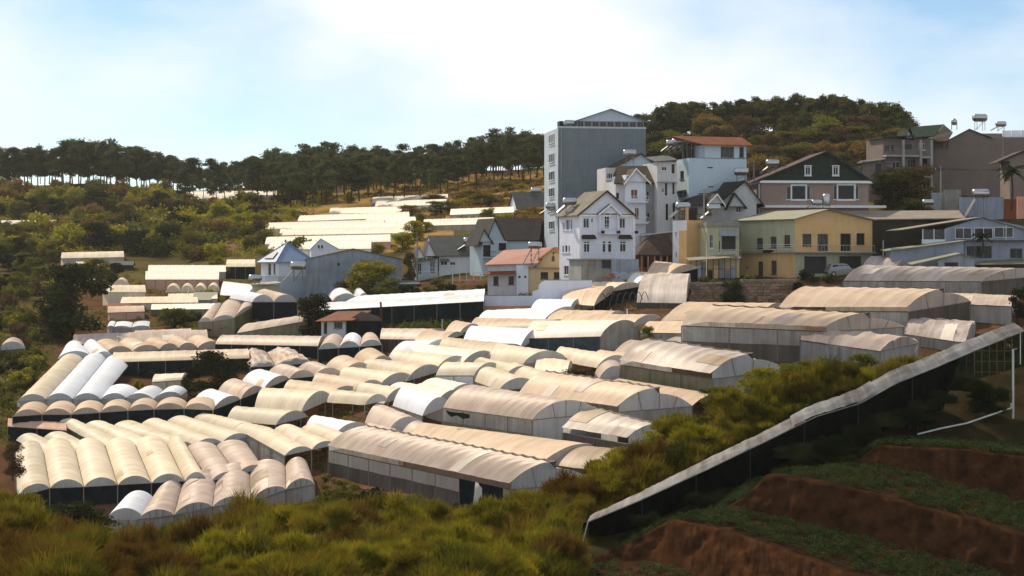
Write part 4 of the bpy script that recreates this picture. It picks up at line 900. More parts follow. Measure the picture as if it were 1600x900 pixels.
# grey roofed house -----------------------------------------------------
P = Place('grey_roof_house', 'pale house with weathered grey roof and twin porch gables', 686, 438, 328, 12)
x0, x1, z0, z1 = block(P, 'w_white', 686, 742, 399, 445, 8, fwin=[(r6(230,560,280,590), dict(nx=2)),(r6(300,565,340,590), dict(nx=2))])
px0, px1, pz0, pz1 = block(P, 'w_pblue', 653, 684, 404, 445, 6, fwin=[(r6(62,575,90,660), dict(nx=2)),(r6(150,560,190,655), dict(nx=4, nz=2))], y=-0.6, name='porch_wall')
rA = P.at(*c6(135,370), 4.0); rB = P.at(*c6(470,366), 4.0); eA = P.at(*c6(178,520), -0.5); eB = P.at(*c6(500,518), -0.5)
part(P, 'roof', 'r_slate', lambda b: b.slab([eA, eB, rB, rA], 0.15)); part(P, 'roof', 'r_slate', lambda b: b.slab([rA, rB, (rB.x,9,eA.z), (rA.x,9,eA.z)], 0.15))
part(P, 'gable', 'w_white', lambda b: b.quad((eA.x-0.1, 0.05, eA.z), (rA.x+0.1, 4.0, rA.z-0.2), (rA.x+0.1, 8.5, eA.z)))
a, b_, c = P.xz(*c6(115,520), -0.6), P.xz(*c6(140,400), -0.6), P.xz(*c6(178,520), -0.6)
gable_roof(P, a[0], c[0]+0.3, a[1], b_[0], b_[1]-0.3, -0.6, 3, 'r_slate', 0.25, 0.12, 'w_white')
a, b_, c = P.xz(*c6(45,535), -0.9), P.xz(*c6(70,455), -0.9), P.xz(*c6(110,535), -0.9)
gable_roof(P, a[0], c[0], a[1], b_[0], b_[1], -0.9, 3, 'r_slate', 0.25, 0.12, 'w_white')
for r in (r6(225,540,288,560), r6(130,532,185,550), r6(35,540,90,558)): awning(P, r, -0.7, 0.6, 'r_slate')
railing(P, px0, px1, pz0+1.4, 0.9, -1.3, 'wframe', 0.25)
tank('water_tank', 'steel tank with long collector on the weathered grey roof', W(735, 392, 330), 1.2, 0.1, True, 1.1)
# pergola frame in front of the grey house
P = Place('pergola', 'white pipe pergola frame in front of the grey roofed house', 706, 452, 312, 0, 'pergola')
g0 = P.xz(706, 432)[1]; 
for i, xx in enumerate((707, 718, 729, 740, 751)):
    q = P.xz(xx, 440)[0]
    for yy in (0, 2.5): post(P.root, (q, yy, -1.5), (q, yy, g0-(-0.6)), 0.05, 'post', M['pipe'])
    post(P.root, (q, 0, g0+0.6), (q, 2.5, g0+0.6), 0.04, 'rafter', M['pipe'])
for yy in (0, 2.5):
    for zz in (g0+0.6, g0-0.6): post(P.root, (P.xz(706,440)[0], yy, zz), (P.xz(752,440)[0], yy, zz), 0.045, 'beam', M['pipe'])
# blue hip roofed house and tin warehouse -----------------------------------
def c4(x, y): return x/5+400, y/5+280
def r4(a, b, c, d): return (*c4(a, b), *c4(c, d))
P = Place('hip_roof_house', 'white house with blue hipped tin roof beside the tin warehouse', 435, 458, 330, 28)
lx = P.side(408, 430, 0.0); dep = min(9, lx.y)
x0, x1, z0, z1 = block(P, 'w_white', 435, 487, 408, 432, dep, swin=[(r4(92,655,118,752), dict(nx=1, fr='wframe')),(r4(134,655,151,750), dict(nx=1))], name='upper_wall', roof=False)
block(P, 'w_pblue', 434, 480, 432.3, 462, dep, fwin=[], name='lower_wall', roof=False)
ov = 0.7; zr = P.at(*c4(325,498), dep/2)[2]; ra_, rb_ = x0+3.2, x1-3.0
q = [(x0-ov,-ov,z1-0.15),(x1+ov,-ov,z1-0.15),(x1+ov,dep+ov,z1-0.15),(x0-ov,dep+ov,z1-0.15)]; r1_, r2_ = (ra_,dep/2,zr),(rb_,dep/2,zr)
for f in ([q[0],q[1],r2_,r1_],[q[1],q[2],r2_],[q[2],q[3],r1_,r2_],[q[3],q[0],r1_]): part(P, 'roof', 'r_blue', lambda b: b.slab(f, 0.12))
for f in ((q[0],r1_),(q[1],r2_),(q[3],r1_),(r1_,r2_)): part(P, 'ridge_cap', 'r_blue', lambda b: b.bar(Vector(f[0])+Vector((0,0,.05)), Vector(f[1])+Vector((0,0,.05)), 0.1, 6))
part(P, 'skylight', 'panel', lambda b: b.slab([Vector(q[3]).lerp(Vector(q[0]), t).lerp(Vector(r1_), k)+Vector((-0.1,0,0.2)) for t, k in ((0.25,0.15),(0.75,0.15),(0.7,0.5),(0.35,0.5))], 0.12))
P = Place('tin_warehouse', 'big stained blue grey tin warehouse gable behind the yellow green tree', 479, 460, 322, 6, 'warehouse')
x0, z0 = P.xz(479, 470); x1, _ = P.xz(628, 470); ze = P.xz(480, 405)[1]; pk = P.xz(552, 389); 
b = MB().slab([(x0,0,z0),(x1,0,z0),(x1,0,P.xz(627,406)[1]),(pk[0],0,pk[1]),(x0,0,ze)], Vector((0,0.15,0))); b.box(x0,x0+0.15,0.16,14,z0,ze); b.box(x1-0.15,x1,0.16,14,z0,ze); b.build('wall', M['w_tin'], P.root)
gable_roof(P, x0, x1, ze, pk[0], pk[1], 0, 14, 'r_green', 0.25, 0.1)
for i in range(12):
    xx = lerp(x0, x1, (i+0.5)/12); part(P, 'wall_seam', 'w_tin', lambda b: b.box(xx-0.05, xx+0.05, -0.05, -0.003, z0, ze-0.2))
part(P, 'vent', 'black', lambda b: b.box(P.xz(527,412)[0], P.xz(531,412)[0], -0.06, -0.002, P.xz(527,415)[1], P.xz(527,411)[1]))
P = Place('gable_cottage', 'small white gabled cottage with twin windows behind the blue roof', 506, 392, 360, 8)
x0, x1, z0, z1 = block(P, 'w_white', 486, 527, 388, 400, 6, roof=False); pk = P.xz(501, 373)
gable_roof(P, x0, x1, z1, pk[0], pk[1], 0, 6, 'w_white', 0.2, 0.1, 'w_white')
for xx in (498, 503): 
    r = rectpx(P, ('f', 0), (xx-1.5, 383, xx+1.8, 388.5)); window(P.root, ('f', -0.2), *r, nx=1)
P = Place('lean_to_shed', 'low greenish plank shed left of the blue roofed house', 401, 462, 322, 20, 'shed')
x0, x1, z0, z1 = block(P, 'w_green', 402, 437, 445, 468, 4, mat_s='w_green'); part(P, 'roof', 'r_tin', lambda b: b.slab([(x0-0.4,-0.4,z1-0.1),(x1+0.3,-0.4,z1+0.35),(x1+0.3,4.3,z1+0.6),(x0-0.4,4.3,z1+0.15)], 0.1))
tank('water_tank', 'steel tank on the greenish shed beside the white roof', W(399, 447, 324), 1.1, 0.3, False, 0.8)
tank('solar_heater', 'tilted collector between the blue roofed house and the warehouse', W(466, 440, 320), 1.3, 0.2, True, 2.0)
# old low house with rusty roof beside the dark tree
P = Place('old_cottage', 'low old cottage with rusty tin roof and hung nets beside the dark tree', 500, 520, 261, -8)
x0, x1, z0, z1 = block(P, 'w_offwhite', 502, 540, 500, 528, 4, fwin=[((522,503,535,513), dict(fr='post', pane='curtain', nx=3)),((506,503,511,522), dict(fr='bframe', nx=1, sill=False))], side='r')
pk = P.xz(572, 485, 2.5)[1]
part(P, 'roof', 'r_rust', lambda b: b.slab([(x0-0.7,-0.7,z1-0.15),(x1+1.2,-0.7,z1+0.0),(x1+3.0,3.0,z1+1.25),(x0+1.6,3.0,z1+1.15)], 0.08))
part(P, 'net_wall', 'moss', lambda b: b.quad((x1+0.05,-0.3,z0),(x1+5.2,-0.3,z0),(x1+5.2,-0.3,z0+1.5),(x1+0.05,-0.3,z0+1.6)))
part(P, 'dark_wall', 'net', lambda b: b.quad((x1+0.05,0.3,z0),(x1+5.0,0.3,z0),(x1+5.0,0.3,z1-0.1),(x1+0.05,0.3,z1-0.1)))
part(P, 'gable', 'dirty', lambda b: b.quad((x1+0.1,0.25,z1-0.1),(x1+5.0,0.25,z1-0.1),(x1+4.6,0.25,z1+0.5),(x1+2.2,0.25,z1+1.2)))
P = Place('wooden_pole', 'dark wooden pole standing beside the old cottage', 597, 518, 268, 0, 'pole')
part(P, 'shaft', 'wood', lambda b: b.bar((0.15,0,-1), (-0.2,0,P.xz(595,472)[1]), 0.22, 8, 0.14))
# ---- centre right houses
def c1(x, y): return x/2.8125+840, y/2.8125+130
def r1(a, b, c, d): return (*c1(a, b), *c1(c, d))
def c3(x, y): return x/3.6+990, y/3.6+200
def r3(a, b, c, d): return (*c3(a, b), *c3(c, d))
# white house with brown gable and red curtains
P = Place('brown_gable_house', 'narrow white house with brown tiled gable and red curtained windows', 976, 372, 290, 14)
x0, x1, z0, z1 = block(P, 'w_white', 978, 1009, 273, 385, 8, fwin=[(r1(410,467,440,508), dict(pane='redcurtain', trim=0.18)),(r1(428,548,446,600), dict(pane='redcurtain', trim=0.15))], swin=[])
sx0, sx1, sz0, sz1 = block(P, 'w_grey', 1009.2, 1027, 285, 385, 8, fwin=[(r1(480,475,490,510), dict(nx=1)),(r1(482,570,493,608), dict(nx=1))], y=0.6, name='grey_wing')
lx0, lx1, lz0, lz1 = block(P, 'w_offwhite', 962, 977.7, 283, 385, 7, fwin=[(r1(345,480,360,510), dict(nx=1))], y=0.8, name='left_wing')
p = P.xz(*c1(425,378)); a = P.xz(*c1(385,432)); c = P.xz(*c1(482,435))
gable_roof(P, a[0], c[0], a[1], p[0]+0.1, p[1], -0.3, 5, 'r_brown', 0.4, 0.14, 'w_white', 'wframe')
rA = P.at(*c1(350,363), 4.5); rB = P.at(*c1(522,363), 4.5); eA = P.at(*c1(335,440), 0.2); eB = P.at(*c1(528,437), 0.2)
part(P, 'main_roof', 'r_brown', lambda b: b.slab([eA, eB, rB, rA], 0.14)); part(P, 'main_roof', 'r_brown', lambda b: b.slab([rA, rB, (rB.x,9,eB.z), (rA.x,9,eA.z)], 0.14))
for yy in (520, 612):
    zz = P.xz(*c1(420,yy))[1]; part(P, 'balcony', 'w_white', lambda b: b.box(x0, x1+0.1, -1.0, -0.004, zz-0.2, zz)); railing(P, x0, x1+0.1, zz, 0.8, -0.95, 'wframe', 0.28)
P = Place('pale_blue_gable_house', 'pale blue gable end behind the brown gabled house', 985, 300, 305, 10)
x0, x1, z0, z1 = block(P, 'w_pblue', 964, 1026, 259, 320, 7, fwin=[], roof=False); pk = P.xz(1001, 240)
gable_roof(P, x0, x1, z1, pk[0], pk[1], 0, 7, 'r_brown', 0.35, 0.14, 'w_pblue', 'r_brown')
tank('water_tank', 'steel tank on stand beside the pale blue gable end', W(984, 257, 301), 1.0, 0, False, 1.3)
P = Place('balcony_house', 'slim grey house with balconies between the tower and the brown gable', 950, 370, 297, 10)
x0, x1, z0, z1 = block(P, 'w_offwhite', 946, 961, 262, 380, 6, fwin=[(r1(305,395,330,420), dict(nx=3)),(r1(305,430,330,455), dict(nx=3)),((949,320,958,332), dict(nx=2))])
for yy in (296, 312, 340): 
    zz = P.xz(950, yy)[1]; part(P, 'balcony', 'w_grey', lambda b: b.box(x0, x1, -0.8, -0.004, zz-0.15, zz)); railing(P, x0, x1, zz, 0.8, -0.75)
# light blue house with rust red roof
P = Place('light_blue_house', 'tall light blue house with rust red roof and terrace of water tanks', 1076, 400, 292, 16)
lxy = P.side(1057, 330, 0.0); dep = min(9.0, lxy.y)
x0, x1, z0, z1 = block(P, 'w_lblue', 1076, 1166.5, 247, 430, dep, fwin=[(r3(415,220,446,226), dict(nx=1, fr='black', sill=False)),(r3(420,328,450,334), dict(nx=1, fr='black', sill=False))],
   swin=[(r3(262,242,283,288), dict(fr='bframe', nx=1)),(r3(252,358,298,394), dict(nx=2))])
tx0, tx1, tz0, tz1 = block(P, 'w_lblue', 1101, 1166, 226.5, 247.2, dep-1, fwin=[(r3(490,105,565,167), dict(pane='curtain', nx=3, fr='post')),(r3(595,107,620,164), dict(fr='bframe', nx=1))], y=0.02, name='upper_wall')
rz = P.at(1085, 213, dep/2).z
part(P, 'roof', 'r_rust', lambda b: b.slab([(tx0-0.6,-0.7,tz1+0.05),(tx1+0.8,-0.7,tz1+0.05),(tx1+0.3,dep/2,rz),(tx0-4.5,dep/2,rz)], 0.14))
part(P, 'roof', 'r_rust', lambda b: b.slab([(tx0-4.5,dep/2,rz),(tx1+0.3,dep/2,rz),(tx1+0.8,dep+0.4,tz1+0.05),(tx0-0.6,dep+0.4,tz1+0.05)], 0.14))
railing(P, x0+0.1, tx0-0.1, z1, 1.6, 0.1, 'post', 0.8)
for i in range(4): part(P, 'terrace_post', 'post', lambda b: b.bar((lerp(x0+0.2,tx0-0.3,i/3),3.0,z1), (lerp(x0+0.2,tx0-0.3,i/3),3.0,rz-0.6+0.2*i), 0.06, 6))
part(P, 'terrace_wall', 'black', lambda b: b.box(x0+1, tx0-0.02, 4.5, 4.7, z1, rz-0.9))
yy = P.xz(*c3(250,352))[1]; part(P, 'awning', 'r_dark', lambda b: b.slab([(x0-0.01,1.0,yy+0.2),(x0-0.01,5.5,yy+0.2),(x0-0.8,5.5,yy-0.1),(x0-0.8,1.0,yy-0.1)], 0.08))
for i, (tx, ty) in enumerate(((1050,224),(1059,222),(1068,221),(1077,219))):
    tank('water_tank', ['leftmost','second from left','third from left','rightmost'][i]+' of four steel tanks above the light blue house terrace', W(tx, ty+14, 296), 0.9, 0.1, True, 1.0)
P = Place('grey_white_house', 'plain grey white house with tall narrow windows left of the light blue house', 1027, 400, 290, 12)
x0, x1, z0, z1 = block(P, 'w_offwhite', 1027, 1057.5, 253, 430, 8, fwin=[(r3(158,218,187,240), dict(nx=2)),(r3(213,202,233,258), dict(nx=1)),(r3(176,308,191,382), dict(nx=1)),(r3(218,303,232,375), dict(nx=1)),(r3(180,425,197,520), dict(nx=1)),(r3(220,420,235,515), dict(nx=1)),(r3(162,340,170,362), dict(nx=1))])
part(P, 'roof', 'r_slate', lambda b: b.slab([(x0-0.4,-0.5,z1+0.05),(x1,-0.5,z1+0.35),(x1,5,z1+1.4),(x0-0.4,5,z1+1.0)], 0.12))
zz = P.xz(*c3(150,302))[1]; part(P, 'ledge', 'w_grey', lambda b: b.box(x0-0.1, x1, -0.4, -0.003, zz-0.15, zz))
# old brown tiled house
P = Place('old_tiled_house', 'old low house with brown tiled roof and red brown columns', 1010, 418, 281, 10)
x0, x1, z0, z1 = block(P, 'brick', 1000, 1050, 397, 425, 5, fwin=[((1006,400,1016,418), dict(fr='bframe', nx=2, sill=False)),((1022,400,1030,418), dict(fr='bframe', nx=1, sill=False)),((1036,400,1046,418), dict(fr='bframe', nx=2, sill=False))], y=1.2)
rz = P.at(1030, 366, 4).z
part(P, 'roof', 'r_brown', lambda b: b.slab([(x0-0.8,-0.2,z1-0.1),(x1+0.2,-0.2,z1-0.1),(x1+0.2,3.8,rz),(x0+2.2,3.8,rz-0.2)], 0.16))
part(P, 'roof', 'r_brown', lambda b: b.slab([(x0-0.8,-0.2,z1-0.1),(x0+2.2,3.8,rz-0.2),(x0-0.8,7,z1-0.1)], 0.16))
for i in range(6): part(P, 'column', 'w_salmon', lambda b: b.bar((lerp(x0,x1,i/5),0.2,z0), (lerp(x0,x1,i/5),0.2,z1), 0.13, 8))
P = Place('flat_roof_shed', 'grey flat roofed lean-to behind the brown tiled roof', 1008, 385, 287, 8, 'shed')
x0, x1, z0, z1 = block(P, 'w_grey', 1008, 1051, 364, 392, 4); part(P, 'roof_edge', 'wframe', lambda b: b.slab([(x0-0.2,-0.4,z1-0.25),(x1+0.3,-0.4,z1+0.3),(x1+0.3,4,z1+0.35),(x0-0.2,4,z1-0.2)], 0.12))
# yellow and white tall narrow house
P = Place('yellow_white_house', 'narrow house, left face white, right face mustard yellow, with roof terrace', 1073, 415, 277, 30)
lxy = P.side(1051, 380, 0.0); dep = min(6, lxy.y)
x0, x1, z0, z1 = block(P, 'w_yellow', 1073, 1104, 344, 420, dep, mat_s='w_white', swin=[((1054.5,362,1057,370), dict(nx=1)),((1055,394,1057.5,402), dict(nx=1))])
u0, u1, v0, v1 = rectpx(P, ('l', x0), (1061,360,1072.5,412)); bb = MB(); fbox(bb, ('l', x0), 0.02, max(1.2, u1), v0, v1, 0.004, 0.05); bb.build('yellow_panel', M['w_yellow'], P.root)
railing(P, x0, x1, z1, 0.9, 0.05, 'black', 0.3)
part(P, 'terrace_room', 'r_dark', lambda b: b.box(x0+1.0, x1-0.3, 2.0, dep, z1, z1+1.9))
part(P, 'terrace_pier', 'w_yellow', lambda b: b.box(x0+0.02, x0+0.35, 0.02, 0.35, z1+0.01, z1+1.8))
tank('water_tank', 'cream capped tank on the terrace of the mustard yellow house, left', W(1067, 341, 278), 1.1, 0.4, True, 1.2)
tank('water_tank', 'round steel tank on the terrace right of the mustard yellow house', W(1115, 343, 277), 1.0, 0.2, True, 1.2)
# black roofed houses behind
P = Place('dark_gable_house', 'low house with black tiled roof and small pale gable behind the yellow wall', 1080, 350, 284, 8)
x0, x1, z0, z1 = block(P, 'w_grey', 1070, 1128, 320, 365, 6, fwin=[((1080,324,1090,334), dict(fr='bframe')),((1100,324,1112,336), dict(fr='bframe'))])
rA = P.at(*c3(330,385), 3.5); rB = P.at(*c3(470,352), 3.5); 
part(P, 'roof', 'r_dark', lambda b: b.slab([(x0-0.6,-0.6,z1-0.1),(x1+0.2,-0.6,z1+0.1),rB,rA], 0.15)); part(P, 'roof', 'r_dark', lambda b: b.slab([rA,rB,(x1+0.2,7,z1),(x0-0.6,7,z1)], 0.15))
a, p, c = P.xz(*c3(412,425)), P.xz(*c3(462,375)), P.xz(*c3(497,408)); gable_roof(P, a[0], c[0], a[1], p[0], p[1], -0.8, 3, 'r_dark', 0.3, 0.12, 'w_offwhite', 'wframe')
P = Place('black_roof_house', 'house with steep black roof and white gable below the light blue wall', 1130, 345, 288, 6)
x0, x1, z0, z1 = block(P, 'w_offwhite', 1122, 1182, 318, 355, 7, roof=False, fwin=[((1150,322,1158,332),)]); pk = P.xz(1163, 283)
gable_roof(P, x0, x1+0.8, z1, pk[0], pk[1], 0, 8, 'r_dark', 0.4, 0.15, 'w_offwhite', 'r_dark')
rA = P.at(*c3(505,305), 4); rB = P.at(*c3(625,297), 4); eA = P.at(*c3(440,395), 0); eB = P.at(*c3(500,395), 0)
part(P, 'roof', 'r_dark', lambda b: b.slab([eA, eB, rB, rA], 0.14))
a, p, c = P.xz(*c3(530,440), -1.2), P.xz(*c3(567,368), -1.2), P.xz(*c3(625,420), -1.2); gable_roof(P, a[0], c[0], a[1], p[0], p[1], -1.2, 3, 'r_dark', 0.3, 0.12, 'w_offwhite', 'r_dark')
tank('water_tank', 'short steel tank on the black roof beside the light blue wall', W(1158, 283, 291), 1.1, 0, False, 0.9)
# pale house with balcony and stained wall
P = Place('stained_house', 'pale house with stained balcony wall left of the green and yellow house', 1106, 420, 273, 6)
x0, x1, z0, z1 = block(P, 'w_green', 1104, 1155, 354, 432, 6, fwin=[(r3(428,600,447,675), dict(nx=2, nz=2)),(r3(480,635,488,700), dict(nx=1)),(r3(495,605,575,690), dict(fr='post', pane='garage', nx=1, sill=False))])
part(P, 'parapet', 'w_conc', lambda b: b.box(x0-0.1, x1+0.1, -0.3, 6, z1+0.002, z1+0.6))
zz = P.xz(*c3(500,724))[1]; part(P, 'balcony', 'w_offwhite', lambda b: b.box(x0, x1, -1.2, -0.004, zz-0.25, zz)); railing(P, x0, x1, zz, 1.0, -1.15, 'pipe', 0.3)
awning(P, r3(485,572,580,605), 0, 0.8, 'w_tin')
part(P, 'lower_wall', 'w_pyellow', lambda b: b.box(x0, x1, -0.15, -0.01, z0, zz-0.26))
part(P, 'blue_door', 'r_blue', lambda b: b.box(P.xz(*c3(347,0))[0], P.xz(*c3(363,0))[0], -0.22, -0.151, P.xz(*c3(350,755))[1], P.xz(*c3(350,720))[1]))
# steel framed cage sheds
P = Place('cage_shed', 'black framed mesh shed standing on the stone retaining wall', 1078, 440, 268, 3, 'shed')
x0, za = P.xz(1079, 440); x1, zb = P.xz(1150, 407)
for i in range(9):
    q = lerp(x0, x1, i/8); post(P.root, (q,0,za-0.3), (q,0,zb+0.4*i/8), 0.05, 'post', M['black'])
for k in (0.15, 0.6): post(P.root, (x0,-0.02,lerp(za,zb,k)), (x1,-0.02,lerp(za,zb,k)), 0.04, 'rail', M['black'])
part(P, 'roof', 'r_tin', lambda b: b.slab([(x0-0.3,-0.4,zb),(x1+0.3,-0.4,zb+0.5),(x1+0.3,3,zb+0.9),(x0-0.3,3,zb+0.4)], 0.08))
for i, mm in enumerate(('w_tin','w_pblue','w_tinlt','black','w_yellow','w_grey','w_conc','w_tin')):
    part(P, 'panel', mm, lambda b: b.box(lerp(x0,x1,i/8)+0.06, lerp(x0,x1,(i+1)/8)-0.06, 0.3+0.3*(i % 3), 0.34+0.3*(i % 3), za-0.3, lerp(za, zb, 0.55+0.4*((i*7) % 3)/2)))
# stone retaining walls: each visible stone is a piece
def stone_wall(label, xa, xb, ytop, ybot, d):
    P = Place('stone_retaining_wall', label, (xa+xb)/2, ybot, d, 0, 'wall')
    x0, z0 = P.xz(xa, ybot+6); x1, z1 = P.xz(xb, ytop)
    part(P, 'mortar_core', 'w_mortar', lambda b: b.box(x0, x1, 0.08, 1.5, z0, z1-0.05))
    nr = 9; hs_ = (z1-z0)/nr
    vs = []
    for k in range(6):
        b = MB(); b.box(-0.5, 0.5, -0.5, 0.5, -0.5, 0.5)
        for v in b.v: v += Vector((random.uniform(-.09,.09), random.uniform(-.2,.2), random.uniform(-.09,.09)))
        me = bpy.data.meshes.new('stone'); me.from_pydata([tuple(v) for v in b.v], [], b.f); me.materials.append(M['w_stone']); vs.append(me)
    for r in range(nr):
        x = x0-random.uniform(0, 0.4)
        while x < x1:
            w = random.uniform(0.5, 1.0); o = bpy.data.objects.new('stone', random.choice(vs)); link(o, P.root)
            o.location = (x+w/2, 0.06, z0+hs_*(r+0.5)); o.scale = (w*0.94, 0.3, hs_*0.9); x += w
    part(P, 'coping', 'w_conc', lambda b: b.box(x0-0.1, x1+0.1, -0.15, 1.5, z1-0.04, z1+0.12))
stone_wall('stone retaining wall under the cage shed, left of the dark shrubs', 1080, 1140, 443, 478, D(1110,478)+1)
stone_wall('stone retaining wall under the yellow house, right of the dark shrubs', 1160, 1242, 438, 476, D(1200,476)+1)
# green and yellow house
def cg(x, y): return x/5+1140, y/5+300
def rg(a, b, c, d): return (*cg(a, b), *cg(c, d))
P = Place('green_yellow_house', 'two storey house, green and yellow walls, brown shuttered windows and garage doors', 1242, 437, 270, 33)
lxy = P.side(1154, 400, 0.0); dep = lxy.y
fw = [(rg(570,328,640,420), dict(fr='bframe', pane='curtain', nx=2, nz=3)),(rg(687,328,770,462), dict(fr='bframe', pane='curtain', nx=2, sill=False)),(rg(866,325,948,462), dict(fr='bframe', nx=2, sill=False)),(rg(992,322,1056,412), dict(fr='bframe', nx=2))]
sw = [(rg(212,360,260,445), BR),(rg(320,348,366,437), BR),(rg(427,336,473,427), BR)]
x0, x1, z0, z1 = block(P, 'w_yellow', 1242, 1363, 342, 394, dep, fwin=fw, swin=sw, mat_s='w_green', roof=False, name='upper_wall')
fl = [(rg(583,502,760,640), dict(fr='post', pane='garage', nx=1, sill=False)),(rg(858,500,1032,600), dict(fr='post', pane='garage', nx=1, sill=False))]
sl_ = [(rg(222,543,261,652), BR),(rg(325,535,367,642), BR),(rg(126,580,139,603), dict(fr='post', nx=1, sill=False))]
y0_, y1_, w0_, w1_ = block(P, 'w_green', 1242, 1363, 395.5, 440, dep, fwin=fl, swin=sl_, mat_s='w_yellow', roof=False, name='lower_wall')
part(P, 'floor_slab', 'w_conc', lambda b: b.box(x0-0.45, x1+0.3, -0.6, dep, w1_+0.002, z0-0.002))
pk = P.xz(1291, 328)
xm = pk[0]
gable_roof(P, x0, x1, z1, xm, pk[1], 0, dep, 'r_green', 0.5, 0.12, 'w_yellow')
railing(P, x0-0.3, x1, z0, 1.0, -0.5, 'pipe', 0.6)
b = MB()
for k in (0.4, 0.75, 1.05): b.bar((x0-0.4,-0.5,z0+k), (x0-0.4,dep,z0+k), 0.025, 4)
b.build('side_railing', M['pipe'], P.root)
part(P, 'wall_unit', 'black', lambda b: b.box(x0-0.6, x0-0.05, 4.6, 6.2, w1_+0.05, w1_+0.5))
part(P, 'downpipe', 'post', lambda b: b.bar((x0-0.1,dep-0.3,w0_), (x0-0.1,dep-0.3,z1), 0.07, 6))
P = Place('dark_warehouse', 'dark brown corrugated warehouse joined right of the yellow wall', 1365, 425, 281, -4, 'warehouse')
x0, x1, z0, z1 = block(P, 'w_darkwood', 1363, 1448, 342, 440, 14, roof=False)
rA = P.at(1310, 331, 7); rB = P.at(1478, 326, 7)
part(P, 'roof', 'r_tin', lambda b: b.slab([(x0-3.0,-0.5,z1-0.1),(x1+5.5,-0.5,z1+0.1),(rB.x+2,8,z1+1.5),(rA.x,8,z1+1.4)], 0.15))
part(P, 'wall_wing', 'w_darkwood', lambda b: b.box(x1+0.01, x1+6.0, 4, 12, z0, z1+0.2))
# parked car: silver pick-up style wagon
P = Place('parked_car', 'silver estate car parked before the right garage door', 1316, 430, 266, 6, 'car')
sc = 0.98; z0c = P.xz(1316, 432)[1]
prof = [(-2.25,0.35),(-2.3,0.75),(-2.2,1.02),(-2.05,1.1),(-1.75,1.72),(-1.2,1.82),(0.1,1.82),(0.55,1.72),(1.05,1.15),(1.95,1.0),(2.25,0.85),(2.3,0.45),(2.2,0.33)]
def car(b):
    rows = []
    for y, k in ((-0.86,0.0),(-0.9,0.0),(0.9,0.0),(0.86,0.0)): rows.append([Vector((x, y*(0.88 if z > 1.15 else 1.0), z+z0c)) for x, z in prof])
    b.ring(rows, True); b.f.append(tuple(range(len(prof)))[::-1]); b.f.append(tuple(range(3*len(prof), 4*len(prof))))
M['car'] = mat('silver_car_paint', (0.22,0.23,0.24), 0.3, 0.03, metal=0.5, spec=0.4)
part(P, 'body', 'car', car)
for xa, xb in ((-1.6,-0.75),(-0.65,0.05),(0.12,0.62)): part(P, 'side_window', 'glass', lambda b: b.slab([(xa,-0.815,z0c+1.18),(xb+0.15,-0.815,z0c+1.18),(xb,-0.8,z0c+1.62),(xa+0.05,-0.8,z0c+1.62)], Vector((0,0.03,0))))
part(P, 'windscreen', 'glass', lambda b: b.slab([(1.06,-0.7,z0c+1.17),(1.06,0.7,z0c+1.17),(0.6,0.66,z0c+1.7),(0.6,-0.66,z0c+1.7)], Vector((0.03,0,0.03))))
for xx in (-1.45, 1.45):
    for yy in (-0.93, 0.75):
        w = part(P, 'wheel', 'black', lambda b: b.bar((xx,yy,z0c+0.36), (xx,yy+0.2,z0c+0.36), 0.36, 16)); part(P, 'hub', 'steel', lambda b: b.bar((xx,yy-0.012,z0c+0.36), (xx,yy+0.02,z0c+0.36), 0.2, 10), w)
part(P, 'tail_light', 'r_red', lambda b: b.box(-2.3, -2.12, -0.9, -0.7, z0c+0.85, z0c+1.1)); part(P, 'head_light', 'wframe', lambda b: b.box(2.1, 2.29, -0.89, -0.65, z0c+0.7, z0c+0.88))
part(P, 'bumper', 'black', lambda b: b.box(-2.36, -2.2, -0.85, 0.85, z0c+0.36, z0c+0.6))
# brown house with dark green gable
def ch(x, y): return x/3+1140, y/3+160
def rh(a, b, c, d): return (*ch(a, b), *ch(c, d))
P = Place('shingle_gable_house', 'pinkish brown house with dark green shingle gable and white window trim', 1189, 330, 292, 5)
x0, x1, z0, z1 = block(P, 'w_brown', 1189, 1357, 286, 335, 10, fwin=[(rh(292,390,357,455), dict(trim=0.2, nx=1)),(rh(508,388,585,455), dict(trim=0.2, nx=1)),(rh(268,392,288,455), dict(nx=1, pane='curtain')),(rh(361,392,379,455), dict(nx=1, pane='curtain')),(rh(488,390,505,455), dict(nx=1, pane='curtain')),(rh(588,390,606,455), dict(nx=1, pane='curtain'))])
part(P, 'cornice', 'wframe', lambda b: b.box(x0-0.3, x1+0.5, -0.45, 10, z1+0.002, z1+0.38))
zz = P.xz(1200, 323)[1]; part(P, 'ledge', 'wframe', lambda b: b.box(x0-0.1, x1+2.6, -0.7, -0.003, zz-0.15, zz+0.22))
zg = z1+0.39; pk = P.xz(*ch(452,232))
gable_roof(P, x0-0.2, x1+0.3, zg, pk[0], pk[1], 0, 10, 'r_brown', 0.4, 0.14, None, 'r_dark')
b = MB(); b.quad((x0-0.2,0,zg),(x1+0.3,0,zg),(pk[0],0,pk[1])); b.build('shingle_gable', M['w_shingle'], P.root)
